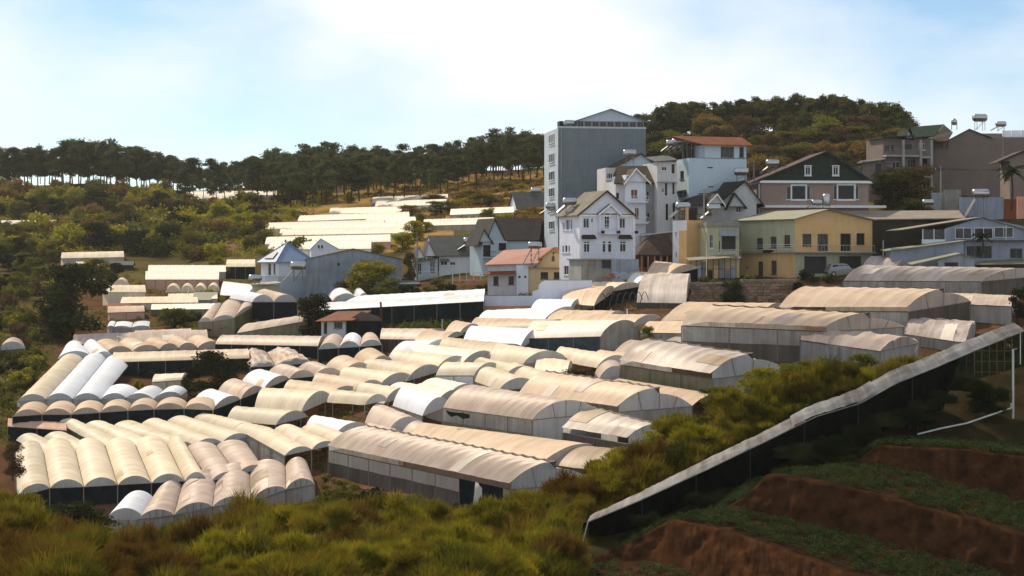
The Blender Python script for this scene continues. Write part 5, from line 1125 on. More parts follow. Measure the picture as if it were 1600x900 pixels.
# shingle courses of the gable are real boards
H_ = pk[1]-zg; nb = 16
for i in range(nb-1):
    t0, t1 = i/nb, (i+1)/nb; a0 = lerp(x0-0.2, pk[0], t1); a1 = lerp(x1+0.3, pk[0], t1); e0 = lerp(x0-0.2, pk[0], t0); e1 = lerp(x1+0.3, pk[0], t0)
    part(P, 'shingle_course', 'w_shingle', lambda b: b.slab([(e0,-0.05,zg+H_*t0+0.01),(e1,-0.05,zg+H_*t0+0.01),(a1,-0.015,zg+H_*t1),(a0,-0.015,zg+H_*t1)], Vector((0,0.012,0))))
for r in (rh(354,303,378,340), rh(484,303,508,340)):
    q = rectpx(P, ('f', 0), r); o = window(P.root, ('f', -0.22), *q, nx=2, trim=0.0)
    bb = MB(); u0,u1,v0,v1 = q
    for e in ((u0-0.12,u0,v0-0.1,v1+0.12),(u1,u1+0.12,v0-0.1,v1+0.12),(u0-0.2,u1+0.2,v1+0.121,v1+0.25),(u0-0.2,u1+0.2,v0-0.22,v0-0.101)): fbox(bb, ('f', -0.1), *e, 0.0, 0.16)
    bb.build('trim', M['wframe'], o)
part(P, 'roof_wing', 'r_dgreen', lambda b: b.slab([P.at(*ch(520,300),2.0), P.at(*ch(655,372),2.0), P.at(*ch(640,372),8), P.at(*ch(600,292),8)], 0.12))
bx1 = P.xz(1165,320)[0]; part(P, 'side_balcony', 'w_brown', lambda b: b.box(bx1, x0-0.01, 0.5, 5, zz-1.6, zz+0.9))
for xx in (bx1+0.1, x0-0.2): part(P, 'balcony_post', 'w_offwhite', lambda b: b.box(xx-0.12, xx+0.12, 0.2, 0.45, zz-6, zz+3.5))
tank('water_tank', 'steel tank with collector at the left eave of the shingle gable', W(1207, 272, 294), 1.0, 0.1, True, 1.2)
tank('water_tower_tank', 'upright steel cylinder tank in front of the pinkish brown house', W(1291, 325, 285), 0.95, 0, False, 0.4, True)
tank('solar_heater', 'small tank with collector on the green tin roof ridge', W(1276, 325, 283), 0.8, 0.3, True, 0.4)
# upper right terrace house and big blank wall
def ct(x, y): return x/5.2926+1330, y/5.2926+170
def rt(a, b, c, d): return (*ct(a, b), *ct(c, d))
P = Place('blank_wall_house', 'big house with blank pinkish grey wall and red brown roof at the top right', 1456, 300, 330, -6)
pp = [ct(665,275), ct(800,262), ct(975,172), ct(1150,240), ct(1300,242)]
pts = [P.at(*q, 0) for q in pp]; z0 = P.xz(1500, 310)[1]; xr = P.xz(1640, 215)
part(P, 'wall', 'w_pinkgrey', lambda b: b.slab([(pts[0].x,0,z0)]+[(xr[0],0,z0),(xr[0],0,pts[-1].z)]+[(p.x,0,p.z) for p in reversed(pts)], Vector((0,10,0))))
part(P, 'roof', 'r_rust', lambda b: b.slab([(pts[1].x-0.4,-0.3,pts[1].z-0.1),(pts[2].x,-0.3,pts[2].z+0.15),(pts[2].x,10.3,pts[2].z+0.15),(pts[1].x-0.4,10.3,pts[1].z-0.1)], 0.16))
part(P, 'roof', 'r_dark', lambda b: b.slab([(pts[2].x,-0.3,pts[2].z+0.15),(pts[3].x+0.3,-0.3,pts[3].z),(pts[3].x+0.3,10.3,pts[3].z),(pts[2].x,10.3,pts[2].z+0.15)], 0.16))
part(P, 'flat_roof', 'r_dark', lambda b: b.slab([(pts[3].x,3.0,pts[3].z+0.1),(xr[0],3.0,pts[4].z+0.1),(xr[0],9,pts[4].z+1.4),(pts[3].x-2,9,pts[3].z+1.4)], 0.16))
rl = P.at(*ct(640,225), 2); part(P, 'front_roof', 'r_brown', lambda b: b.slab([P.at(*ct(625,272),-1), P.at(*ct(795,266),-1), P.at(*ct(840,192),3), P.at(*ct(655,212),3)], 0.15))
ff = P.at(*ct(665,290), 0.0)
for r in (rt(690,282,760,325), rt(785,270,803,322)): q = rectpx(P, ('f', 0), r); window(P.root, ('f', -0.2), *q, fr='bframe', nx=3)
part(P, 'vent', 'black', lambda b: b.box(P.xz(*ct(722,508))[0], P.xz(*ct(750,508))[0], -0.05, -0.002, P.xz(*ct(722,515))[1], P.xz(*ct(722,507))[1]))
P = Place('balcony_terrace_house', 'dark house with stacked balconies and green gabled roof at the upper right', 1400, 300, 322, 10)
x0, x1, z0, z1 = block(P, 'w_pinkgrey', 1380, 1456, 216, 312, 8, fwin=[(rt(275,302,318,355), dict(fr='post', nx=3)),(rt(330,298,352,355), dict(fr='post', nx=1)),(rt(420,290,505,345), dict(fr='post', nx=4)),(rt(298,436,332,540), dict(nx=2, nz=3)),(rt(342,436,400,540), dict(nx=2, nz=2)),(rt(470,415,535,498), dict(nx=3, nz=2, fr='post')),(rt(560,285,612,340), dict(nx=3)),(rt(575,405,628,500), dict(nx=1, fr='bframe', sill=False)),(rt(592,565,652,678), dict(nx=2, trim=0.15))])
for yy, xa, xb in ((385,265,545),(555,410,545),(395,560,635),(555,560,635)):
    zz = P.xz(*ct(400,yy))[1]; ua, ub = P.xz(*ct(xa,0))[0], P.xz(*ct(xb,0))[0]; part(P, 'balcony', 'w_grey', lambda b: b.box(ua, ub, -1.3, -0.004, zz-0.3, zz)); railing(P, ua, ub, zz, 0.9, -1.25, 'post', 0.35)
for xx in (408, 552, 640): 
    q = P.xz(*ct(xx,0))[0]; part(P, 'column', 'w_grey', lambda b: b.box(q-0.2, q+0.2, -1.4, -1.0, z0, z1-0.3))
rA, rB = P.at(*ct(492,150), 4), P.at(*ct(770,127), 4); eA, eB = P.at(*ct(515,236), -0.8), P.at(*ct(690,222), -0.8)
part(P, 'roof', 'r_dgreen', lambda b: b.slab([eA, eB, rB, rA], 0.15)); part(P, 'roof', 'r_dgreen', lambda b: b.slab([rA, rB, (eB.x+2,8.5,eB.z), (eA.x,8.5,eA.z)], 0.15))
part(P, 'gable', 'w_pinkgrey', lambda b: b.slab([P.at(*ct(700,218),1), P.at(*ct(838,190),1), P.at(*ct(768,132),1)], Vector((0,0.3,0))))
a, p, c = P.xz(*ct(448,240), -1), P.xz(*ct(468,175), -1), P.xz(*ct(510,236), -1); gable_roof(P, a[0], c[0], a[1], p[0], p[1], -1, 3, 'r_dgreen', 0.2, 0.12, 'w_grey')
part(P, 'attic', 'w_grey', lambda b: b.box(P.xz(*ct(515,0))[0], x1-0.2, 0.3, 7, z1, eA.z-0.1))
part(P, 'flat_roof', 'r_dark', lambda b: b.slab([(x0-0.5,-1.4,z1+0.1),(P.xz(*ct(500,0))[0],-1.4,z1+0.5),(P.xz(*ct(500,0))[0],7,z1+0.7),(x0-0.5,7,z1+0.3)], 0.18))
P = Place('small_hut', 'small grey roofed hut left of the balcony house on the slope', 1360, 285, 318, -12)
x0, x1, z0, z1 = block(P, 'w_pinkgrey', 1347, 1379, 252, 285, 5, fwin=[((1367,255,1378,272), dict(fr='post', nx=1, sill=False))]); part(P, 'roof', 'r_slate', lambda b: b.slab([(x0-0.9,-0.7,z1-0.35),(x1+0.5,-0.7,z1+0.3),(x1+0.5,5.5,z1+0.9),(x0-0.4,5.5,z1+0.4)], 0.14))
tank('water_tank', 'steel tank on tall stand against the sky at the upper right', W(1531, 204, 331), 1.25, 0.1, False, 1.6)
tank('water_tank', 'round steel tank behind the green gabled roof at the upper right', W(1491, 203, 332), 1.0, 1.3, False, 0.9)
tank('solar_heater', 'black collector tipped up on the dark roof at the upper right', W(1564, 205, 331), 0.9, 0, True, 0.8)
P = Place('corrugated_awning', 'pale corrugated awning at the right edge beside the blank wall', 1585, 214, 318, 0, 'awning')
a, b_, c, d_ = P.at(1567,214,0), P.at(1640,214,0), P.at(1640,203,3), P.at(1566,204,3)
part(P, 'sheet', 'w_tinlt', lambda b: b.slab([a, b_, c, d_], 0.08))
for i in range(6): part(P, 'rib', 'pipe', lambda b: b.bar(a.lerp(b_, i/5)+Vector((0,-0.02,0.05)), d_.lerp(c, i/5)+Vector((0,0,0.05)), 0.05, 5))
for i in range(3): post(P.root, a.lerp(b_, i/2)-Vector((0,0,9)), a.lerp(b_, i/2), 0.08)
P = Place('edge_house', 'small house with tiled gable roof at the right edge below the awning', 1590, 300, 300, 0)
x0, x1, z0, z1 = block(P, 'w_pinkgrey', 1578, 1640, 252, 330, 6, roof=False); pk = P.xz(1600, 236); gable_roof(P, x0-1.5, x1-2, z1, pk[0], pk[1], 0, 6, 'r_brown', 0.4, 0.14, 'w_pinkgrey', 'r_dark')
# walls, gate, tanks on the slope below
P = Place('panel_wall', 'tall concrete panel wall with grid joints beside the blue gate', 1488, 333, 296, -6, 'wall')
x0, z0 = P.xz(1475, 333); x1, z1 = P.xz(1502, 296)
for i in range(3):
    for j in range(4): part(P, 'panel', 'w_conc', lambda b: b.box(lerp(x0,x1,i/3)+0.03, lerp(x0,x1,(i+1)/3)-0.03, 0, 0.15, lerp(z0,z1,j/4)+0.03, lerp(z0,z1,(j+1)/4)-0.03))
part(P, 'core', 'w_grey', lambda b: b.box(x0+0.01, x1-0.01, 0.05, 0.2, z0, z1-0.02))
P = Place('blue_gate', 'blue grey sheet metal gate left of the concrete panel wall', 1465, 330, 297, 0, 'gate')
x0, z0 = P.xz(1456, 330); x1, z1 = P.xz(1474, 301)
for i in range(2): part(P, 'gate_leaf', 'w_tin', lambda b: b.box(lerp(x0,x1,i/2)+0.03, lerp(x0,x1,(i+1)/2)-0.03, 0, 0.08, z0, z1))
for q in (x0, x1): post(P.root, (q,0,z0), (q,0,z1+0.3), 0.08)
tank('water_tank', 'low white steel tank beside the dark tree and the blue gate', W(1450, 324, 292), 0.85, 0.0, False, 0.35)
P = Place('white_yard_wall', 'long white yard wall behind the tank stand at the right', 1545, 340, 292, 0, 'wall')
x0, z0 = P.xz(1500, 345); x1, z1 = P.xz(1568, 309)
part(P, 'wall_panel', 'w_tinlt', lambda b: b.box(x0, x1, 0, 0.2, z0, z1)); part(P, 'coping', 'w_grey', lambda b: b.box(x0-0.05, x1+0.05, -0.06, 0.26, z1+0.002, z1+0.1))
part(P, 'door', 'r_rust', lambda b: b.box(x1+0.05, x1+2.0, 0, 0.12, z0, z1-0.2)); part(P, 'end_pier', 'w_salmon', lambda b: b.box(x1+2.1, x1+5, 0, 0.3, z0, z1+0.2))
tank('solar_heater', 'steel tank with tilted collector on a high lattice stand at the right', W(1532, 340, 286), 1.25, 0.1, True, 3.0)
# light blue tin sheds at the right
def cs(x, y): return x/5.626+1370, y/5.626+300
P = Place('blue_shed', 'light blue tin shed with glazed porch and brown tin roof', 1477, 372, 272, 7, 'shed')
x0 = P.xz(1477,370)[0]; x1 = P.xz(1602,370)[0]; z0 = P.xz(1500,385)[1]; ze = P.xz(1478,357)[1]; pk = P.xz(1534, 340)
part(P, 'wall', 'w_tinlt', lambda b: b.slab([(x0,0,z0),(x1,0,z0),(x1,0,P.xz(1602,354)[1]),(pk[0],0,pk[1]),(x0,0,ze)], Vector((0,0.12,0))))
gable_roof(P, x0-6.0, x1, P.xz(1440,359)[1], pk[0], pk[1], 0, 7, 'r_tin', 0.3, 0.1)
for r in ((1492,356,1518,373),(1522,356,1551,373),(1553,355,1583,371)): q = rectpx(P, ('f', 0), r); window(P.root, ('f', -0.2), *q, pane='curtain' if r[0] != 1522 else 'glass', nx=2, sill=False)
gx0 = P.xz(1442, 370)[0]
for i in range(2): part(P, 'porch_glass', 'curtain', lambda b: b.box(lerp(gx0,x0,i/2)+0.08, lerp(gx0,x0,(i+1)/2)-0.08, 0.05, 0.1, P.xz(1450,374)[1], P.xz(1450,358.5)[1]))
part(P, 'porch_sill', 'w_white', lambda b: b.box(gx0-0.1, x0, -0.05, 0.3, P.xz(1450,381)[1], P.xz(1450,374)[1]-0.003))
for i in range(3): part(P, 'porch_post', 'wframe', lambda b: b.box(lerp(gx0,x0,i/2)-0.06, lerp(gx0,x0,i/2)+0.06, 0.0, 0.12, P.xz(1450,374)[1], P.xz(1450,358)[1]))
P = Place('lower_blue_shed', 'low blue grey shed with long sloping tin roof below the glazed porch', 1450, 402, 266, -4, 'shed')
x0, x1, z0, z1 = block(P, 'w_tinlt', 1392, 1506, 388, 412, 6, roof=False)
part(P, 'gable', 'w_tinlt', lambda b: b.slab([(x0,-0.003,z1-0.3),(x1,-0.003,z1-0.3),(x1,-0.003,P.xz(1500,377)[1])], Vector((0,0.1,0))))
part(P, 'roof', 'r_green', lambda b: b.slab([(x0-0.8,-0.6,z1-0.35),(x1+0.1,-0.6,P.xz(1500,376)[1]),(x1+0.1,6,P.xz(1500,376)[1]+0.2),(x0-0.8,6,z1-0.1)], 0.1))
P = Place('small_tin_shed', 'small streaked tin shed just behind the uppermost greenhouse', 1495, 415, 261, 0, 'shed')
x0, z0 = P.xz(1466,420); x1 = P.xz(1523,420)[0]; pk = P.xz(1500, 397)
part(P, 'wall', 'w_tin', lambda b: b.slab([(x0,0,z0),(x1,0,z0),(x1,0,P.xz(1500,403)[1]),(pk[0],0,pk[1]),(x0,0,P.xz(1466,407)[1])], Vector((0,0.1,0))))
part(P, 'roof', 'r_green', lambda b: b.slab([(P.xz(1424,413)[0],-0.4,P.xz(1424,413)[1]),(pk[0],-0.4,pk[1]+0.1),(pk[0],4,pk[1]+0.3),(P.xz(1424,413)[0],4,P.xz(1424,413)[1]+0.3)], 0.1))
part(P, 'roof', 'r_green', lambda b: b.slab([(pk[0],-0.4,pk[1]+0.1),(x1+0.3,-0.4,P.xz(1500,403)[1]),(x1+0.3,4,P.xz(1500,402)[1]),(pk[0],4,pk[1]+0.3)], 0.1))
part(P, 'opening', 'black', lambda b: b.box(P.xz(1476,0)[0], P.xz(1497,0)[0], -0.03, -0.002, P.xz(1480,416)[1], P.xz(1480,410)[1]))
P = Place('olive_roof_shed', 'flat olive roof of a shed at the right edge above the greenhouse', 1570, 416, 262, 0, 'shed')
x0, x1, z0, z1 = block(P, 'w_darkwood', 1535, 1640, 412, 424, 5); part(P, 'roof', 'r_green', lambda b: b.slab([(x0-1.2,-0.6,z1-0.1),(x1,-0.6,z1+0.1),(x1,6,z1+1.0),(x0+2.5,6,z1+0.7)], 0.1))
P = Place('dim_lean_to', 'dim open lean-to under the light blue shed at the right', 1550, 400, 266, 0, 'shed')
x0, x1, z0, z1 = block(P, 'w_tinlt', 1507, 1640, 377, 415, 4, fwin=[((1510,384,1550,404), dict(fr='post', nx=3, sill=False)),((1578,388,1598,404), dict(fr='post', nx=2))]); part(P, 'roof', 'r_dark', lambda b: b.box(x0, x1, -1.0, 4, z1+0.003, z1+0.12))
# sheds and rusty roofs in the left valley ---------------------------------
def shed(label, xa, xb, ytop, ybase, d, wm, rm, rise=0.8, yaw=6, wins=()):
    P = Place('low_shed', label, (xa+xb)/2, ybase, d, yaw, 'shed')
    x0, x1, z0, z1 = block(P, wm, xa, xb, ytop, ybase+6, 5, fwin=[(w, dict(nx=2, fr='post')) for w in wins], roof=False)
    slope_roof(P, x0, x1, z1, z1+rise, 0, 5, rm, 0.4, 0.1, wm); return P
shed('reddish roofed shed among the trees at the left edge', 8, 66, 449, 460, 395, 'w_brown', 'r_rust')
shed('long low shed with rusty roof below the cream valley greenhouse', 170, 225, 482, 494, 345, 'w_brown', 'r_rust', wins=((200,484,206,489),))
shed('low shed with tan roof right of the rusty valley roof', 228, 300, 480, 492, 348, 'w_pyellow', 'r_tin')
shed('small pale shed behind the climbing shrub in the valley', 305, 336, 468, 484, 345, 'w_pblue', 'r_green', 1.2)
shed('little hut with brown roof on the hillside above the valley', 352, 388, 390, 398, 470, 'w_pblue', 'r_rust', 1.3, wins=((362,391,368,395),(374,391,380,395)))
shed('dark open shed beside the hillside tunnel', 172, 206, 414, 424, 455, 'w_darkwood', 'r_slate')
shed('pale shed roof among the left trees below the hillside tunnel', 20, 60, 412, 420, 470, 'w_offwhite', 'r_tin')
shed('grey plank shed below the yellow green tree', 612, 652, 444, 460, 318, 'w_tin', 'r_slate', 0.5)
# bare hoop frame -------------------------------------------------------------
t = empty('bare_hoop_frame', G(965, 486), 0, 'bare black hoop frame of an uncovered greenhouse beside the ribbed barrel', 'greenhouse frame')
o0 = t.location
for i in range(8):
    a = eave(932+i*9.5, 486-0.4*i, 0.6)-o0; c = a+Vector((1.6,5.5,1.2)); pr = a
    hb = MB()
    for j in range(1, 11):
        q = a.lerp(c, j/10)+Vector((0,0,1.6*math.sin(math.pi*j/10))); hb.bar(pr, q, 0.05, 5); pr = q
    hb.build('hoop', M['black'], t)
for i, (xx, h) in enumerate(((930,1.8),(955,1.8),(980,1.8),(1003,1.8))): post(t, eave(xx, 494, 0.6)-o0-Vector((0,0,1.5)), eave(xx, 488, 0.6)-o0+Vector((0,0,0.4)), 0.06, 'post', M['pipe'] if i in (1,2) else M['black'])
post(t, eave(928, 487, 0.6)-o0, eave(1005, 484, 0.6)-o0, 0.05, 'rail', M['black'])
# loose posts and poles among the tunnels
for i, (x, y0, y1, lab) in enumerate(((630,592,576,'left of two leaning brown posts on the staircase'),(679,590,568,'right of two leaning brown posts on the staircase'),(763,578,556,'pale post beside the dark opening under the white topped tunnel'),
      (691,522,499,'thin bare pole standing below the hedge'),(827,489,468,'thin pole against the salmon wall base'),(1583,640,546,'tall pale pipe post at the right edge of the field'),(1572,418,352,'grey lamp pole beside the light blue shed'),(1380,420,376,'thin grey pole in front of the dark warehouse'),(294,476,448,'thin utility pole in the left valley'))):
    t = empty('pole', G(x, y0) if x != 1583 else W(x, y0, 119), 0, lab, 'pole'); d = (W(x, y0, 1)-CAM).y; b = t.location; top = W(x+(2 if i < 2 else 0), y1, b.y)
    post(t, (0,0,-0.6), top-b, 0.18 if i < 3 else 0.07, 'shaft', M['wood'] if i < 2 else M['pipe'])
    MB().bar((top-b), (top-b)+Vector((0.25,0,0.03)), 0.04, 5).build('cap', M['post'], t)
# ------------------------------------------------------------------ vegetation
LM = {}
LM['pine'] = leafmat('pine_needles', (0.042,0.054,0.022), (0.10,0.115,0.042), 0.3, 0.35)
LM['pine2'] = leafmat('pine_needles_olive', (0.045,0.050,0.016), (0.10,0.095,0.030), 0.3, 0.25)  # olive-toned needles, mostly for the right hill
LM['yellow'] = leafmat('yellow_green_leaves', (0.165,0.17,0.018), (0.33,0.27,0.03), 0.4, 0.5)
LM['ochre'] = leafmat('ochre_leaves', (0.13,0.085,0.022), (0.24,0.15,0.04), 0.3, 0.5)
LM['mid'] = leafmat('mid_green_leaves', (0.075,0.088,0.018), (0.165,0.155,0.03), 0.4, 0.5)
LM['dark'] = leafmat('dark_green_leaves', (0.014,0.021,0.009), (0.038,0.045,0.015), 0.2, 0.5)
LM['brown'] = leafmat('brownish_twigs', (0.07,0.045,0.024), (0.12,0.075,0.035), 0.2, 0.5)
LM['hedge'] = leafmat('hedge_leaves', (0.07,0.085,0.02), (0.13,0.14,0.03), 0.3, 1.0)
LM['crop'] = leafmat('crop_leaves', (0.034,0.050,0.016), (0.070,0.088,0.030), 0.25, 1.5)
M['bark'] = mat('bark', (0.055,0.040,0.030), 0.95, 0.3, 3.0, bump=0.5)
def leaf_cloud(blobs, n, size, seed, flat=0.0, shell=0.45, up=0.3):
    """n leaf quads spread through ellipsoid blobs: (centre, radii)"""
    g = np.random.default_rng(seed)
    C = np.array([b[0] for b in blobs], float); R = np.array([b[1] for b in blobs], float)
    w = np.prod(R, 1)**(0.67); w /= w.sum(); k = g.choice(len(blobs), n, p=w)
    d = g.normal(size=(n, 3)); d /= np.linalg.norm(d, axis=1)[:, None]
    r = (shell+(1-shell)*g.random(n)**0.5)*(1+0.18*g.normal(size=n))
    p = C[k]+d*R[k]*r[:, None]
    nrm = d*0.7+g.normal(size=(n, 3))*0.7; nrm[:, 2] += up; nrm /= np.linalg.norm(nrm, axis=1)[:, None]
    t = np.cross(nrm, g.normal(size=(n, 3))); t /= np.linalg.norm(t, axis=1)[:, None]+1e-9; b = np.cross(nrm, t)
    s = size*(0.6+0.8*g.random(n))[:, None]; asp = (0.45+0.4*g.random(n))[:, None]
    v = np.stack([p-t*s, p+b*s*asp, p+t*s, p-b*s*asp], 1).reshape(-1, 3)
    return v, np.arange(4*n).reshape(n, 4)
def trunk_mb(h, r, limbs, bend=0.3, seed=0):
    g = random.Random(seed); b = MB(); p = Vector((0,0,-0.5)); n = 6; pts = [p]
    bx, by = g.uniform(-bend, bend), g.uniform(-bend, bend)
    for i in range(1, n+1):
        t = i/n; pts.append(Vector((bx*math.sin(t*2.2), by*math.sin(t*1.8), h*t)))
    for i in range(n): b.bar(pts[i], pts[i+1], r*(1-0.75*i/n), 7, r*(1-0.75*(i+1)/n))
    for c, rad in limbs:
        c = Vector(c); t = max(0.3, min(0.95, (c.z-0.12*h)/h)); k = t*n; i = min(n-1, int(k)); a = pts[i].lerp(pts[i+1], k-i); b.bar(a, a.lerp(c, 0.9), r*0.38, 5, r*0.1)
    return b
def mesh_from(mb, name, m):
    me = bpy.data.meshes.new(name); me.from_pydata([tuple(v) for v in mb.v], [], mb.f); me.materials.append(m); me.update(); return me
def make_variants(kind, nv):
    out_ = []
    for k in range(nv):
        g = random.Random(hash(kind) % 1000*0+k*13+len(kind)*7)
        if kind == 'pine':            # tall bare trunk, uneven umbrella crown; unit height 1 -> built 16 m high
            h = 16.0; bl = []
            for i in range(g.randint(20, 27)):
                t = g.random()**0.9; z = h*(0.28+0.68*t); rr = math.sin(math.pi*min(1, 0.25+0.72*t))*3.6; an = g.uniform(0, 6.28)
                bl.append(((math.cos(an)*rr*g.uniform(0.4,1), math.sin(an)*rr*g.uniform(0.4,1), z), (g.uniform(1.2,2.0), g.uniform(1.2,2.0), g.uniform(0.8,1.4))))
            v, f = leaf_cloud(bl, 3000, 0.30, k, shell=0.15); tr = trunk_mb(h*0.95, 0.22, [(b[0], 0.1) for b in bl[:9]], 0.5, k)
            out_.append((np_mesh('crown', v, f, LM['pine']), mesh_from(tr, 'trunk', M['bark'])))
        elif kind == 'tree':          # rounded broadleaf, 8 m
            h = 8.0; bl = []
            for i in range(g.randint(22, 28)):
                an = g.uniform(0, 6.28); z = h*g.uniform(0.14, 0.9); rr = 2.8*math.sqrt(max(0.05, 1-((z/h-0.45)/0.5)**2))*g.uniform(0.3, 1)
                bl.append(((math.cos(an)*rr, math.sin(an)*rr, z), (g.uniform(0.9,1.6), g.uniform(0.9,1.6), g.uniform(0.7,1.2))))
            v, f = leaf_cloud(bl, 4600, 0.18, 50+k, shell=0.35); tr = trunk_mb(h*0.7, 0.2, [(b[0], 0.1) for b in bl[:8]], 0.4, k)
            out_.append((np_mesh('crown', v, f, LM['mid']), mesh_from(tr, 'trunk', M['bark'])))
        elif kind == 'bush':          # 3 m wide mound
            bl = []
            for i in range(g.randint(9, 14)):
                an = g.uniform(0, 6.28); rr = 1.25*math.sqrt(g.random()); z = g.uniform(0.3, 1.9)*(1-0.35*rr/1.25)
                bl.append(((math.cos(an)*rr, math.sin(an)*rr, z), (g.uniform(0.4,0.75), g.uniform(0.4,0.75), g.uniform(0.35,0.65))))
            v, f = leaf_cloud(bl, 1300, 0.13, 90+k, shell=0.3); tr = trunk_mb(1.5, 0.07, [(b[0], 0.1) for b in bl[:6]], 0.2, k)
            out_.append((np_mesh('foliage', v, f, LM['mid']), mesh_from(tr, 'stem', M['bark'])))
    return out_
PINE = make_variants('pine', 7); TREE = make_variants('tree', 5); BUSH = make_variants('bush', 7)
def plant(var, loc, scale, leaf, label, cat, group=None, name='tree', parts=('trunk','crown'), rz=None, sink=0.0):
    cr_, tr_ = random.choice(var)
    r = empty(name, loc, random.uniform(0, 6.28) if rz is None else rz, label, cat, group); r.location.z -= sink
    sc = scale if isinstance(scale, (tuple, list)) else (scale,)*3; r.scale = sc
    o = bpy.data.objects.new(parts[1], cr_); link(o, r); o.material_slots[0].link = 'OBJECT'; o.material_slots[0].material = LM[leaf]
    t = bpy.data.objects.new(parts[0], tr_); link(t, r)
    return r
def pine(px, py, h, leaf, label, group, d=None):
    p = G(px, py) if d is None else W(px, py, d); s = h/16.0; w = s*random.uniform(1.1, 1.6)
    return plant(PINE, p, (w, w, s), leaf, label, 'tree', group, 'pine_tree')
def bush(px, py, wpx, hpx, leaf, label, group=None, d=None, cat='bush'):
    d = D(px, py) if d is None else d; k = d/F
    return plant(BUSH, W(px, py, d), (wpx*k/3.4, wpx*k/3.4, hpx*k/2.5), leaf, label, cat, group, 'bush', ('stem','foliage'), sink=0.1*hpx*k)
def tree(px, py, wpx, hpx, leaf, label, group=None, d=None):
    d = D(px, py) if d is None else d; k = d/F
    return plant(TREE, W(px, py, d), (wpx*k/6.6, wpx*k/6.6, hpx*k/8.6), leaf, label, 'tree', group, 'broadleaf_tree')
R = random.Random(3)
# pines along the left ridge
TOPS = [(-80,238),(0,232),(40,228),(80,236),(100,220),(150,220),(200,232),(260,238),(300,250),(350,252),(380,250),(420,235),(450,238),(480,226),(520,225),(600,232),(660,228),(700,225),(760,214),(800,205),(860,198),(900,195)]
ZP = [(60,'at the far left'),(130,'left of the tallest trees'),(200,'among the tallest trees'),(285,'left of the white ridge greenhouses'),(440,'behind the white ridge greenhouses'),(520,'left of the topmost sunlit tunnel'),(600,'left end of topmost sunlit tunnel'),(700,'behind the topmost sunlit tunnel'),(790,'above the ochre meadow'),(2000,'next to the tower')]
def zone(z, px):
    for a, b in z:
        if px < a: return b
    return z[-1][1]
def pine_row(xa, xb, n, back, label, group, leaf, lo, hi, dj=0.0, hscale=1.0):
    for i in range(n):
        px = lerp(xa, xb, (i+R.random())/n); py = tab(RIDGE, px)+R.uniform(lo, hi); d = D(px, py)+back+R.uniform(0, 15)
        top = tab(TOPS, px)+R.uniform(-4, 14); h = (py-top)*d/F*hscale*R.uniform(0.88, 1.02)
        z = zone(ZP, px); pine(px, py, h, leaf, label+', '+z, group+', '+z, d)
pine_row(-90, 455, 84, 0, 'dark tall pine on the left skyline', 'skyline pines', 'pine', -2, 8, hscale=1.08)
pine_row(280, 460, 12, -30, 'pine standing before the left skyline', 'pines before the skyline', 'pine', 8, 20, hscale=0.85)
pine_row(430, 865, 62, 0, 'pine on the skyline', 'skyline pines in the middle', 'pine', 0, 6, hscale=1.08)
pine_row(425, 860, 56, -35, 'pine in the thick belt', 'belt pines', 'pine', 6, 18, hscale=0.95)
pine_row(425, 720, 26, -70, 'pine at the front edge of the belt', 'front pines', 'pine', 18, 32, hscale=0.85)
# right hill
ZH = [(1060,'beside the tower'),(1170,'above the rust red roof'),(1280,'above the shingle gable'),(1360,'left of the small grey hut'),(2000,'next to the balcony house')]
HT = [(990,180),(1050,162),(1120,160),(1200,150),(1260,148),(1330,155),(1400,165),(1430,190),(1470,230)]
for i in range(74):
    px = lerp(995, 1428, (i+R.random())/74); py = tab(RIDGE, px)+R.uniform(-1, 10); d = D(px, py); top = tab(HT, px)+R.uniform(-2, 12)
    pine(px, py, max(7, (py-top)*d/F*1.04), 'pine2' if R.random() < 0.75 else 'pine', 'olive pine on the right hill crest, '+zone(ZH, px), 'pines on the right hill crest, '+zone(ZH, px), d)
for i in range(110):
    px = R.uniform(985, 1450); yr = tab(RIDGE, px); py = lerp(yr+10, 325, R.random()**1.1)
    tree(px, py, R.uniform(48, 78), R.uniform(38, 58), R.choice(['pine2','pine2','mid','ochre','brown']), 'rounded tree on the right hill slope, '+zone(ZH, px), 'trees on the right hill slope, '+zone(ZH, px))
# brush on the left hillside
def free(px, py):
    for x0, y0, x1, y1 in ((-60,338,118,356),(90,388,200,410),(112,406,165,420),(225,410,402,445),(345,384,395,402),(280,296,435,316)):
        if x0 < px < x1 and y0-2 < py < y1+5: return False
    return not (px > 405 and 300 < py < 400)
cnt = 0
ZB = [(110,'above the thin white greenhouse line'),(230,'above the cream double tunnel'),(360,'above the long pale valley tunnel'),(2000,'left of the sunlit terraces')]
while cnt < 175:
    px = R.uniform(-50, 520); py = tab(RIDGE, px)+4+R.random()*110
    if py > 405 or not free(px, py): continue
    lf = R.choices(['mid','yellow','dark','ochre','brown'], [4,6,1.2,2,0.8])[0]; s = R.uniform(1.0, 1.9)*lerp(0.8, 1.2, (py-290)/110)
    bush(px, py, 34*s, 24*s, lf, {'mid':'mid green hillside bush','yellow':'yellow green hillside bush','dark':'dark green hillside bush','ochre':'ochre hillside bush','brown':'brownish hillside bush'}[lf]+', '+zone(ZB, px), lf+' bushes on the left hillside, '+zone(ZB, px)); cnt += 1
for px, py, w, h in ((160,392,70,50),(215,398,60,44),(265,396,56,50),(300,398,60,40),(150,330,52,36),(90,340,40,34),(30,345,42,36),(200,355,44,44),(245,345,40,38),(470,318,90,44),(250,330,46,34)):
    tree(px, py, w, h, R.choice(['dark','dark','mid']), 'full round dark tree on the left hillside', 'round dark trees on the left hillside')
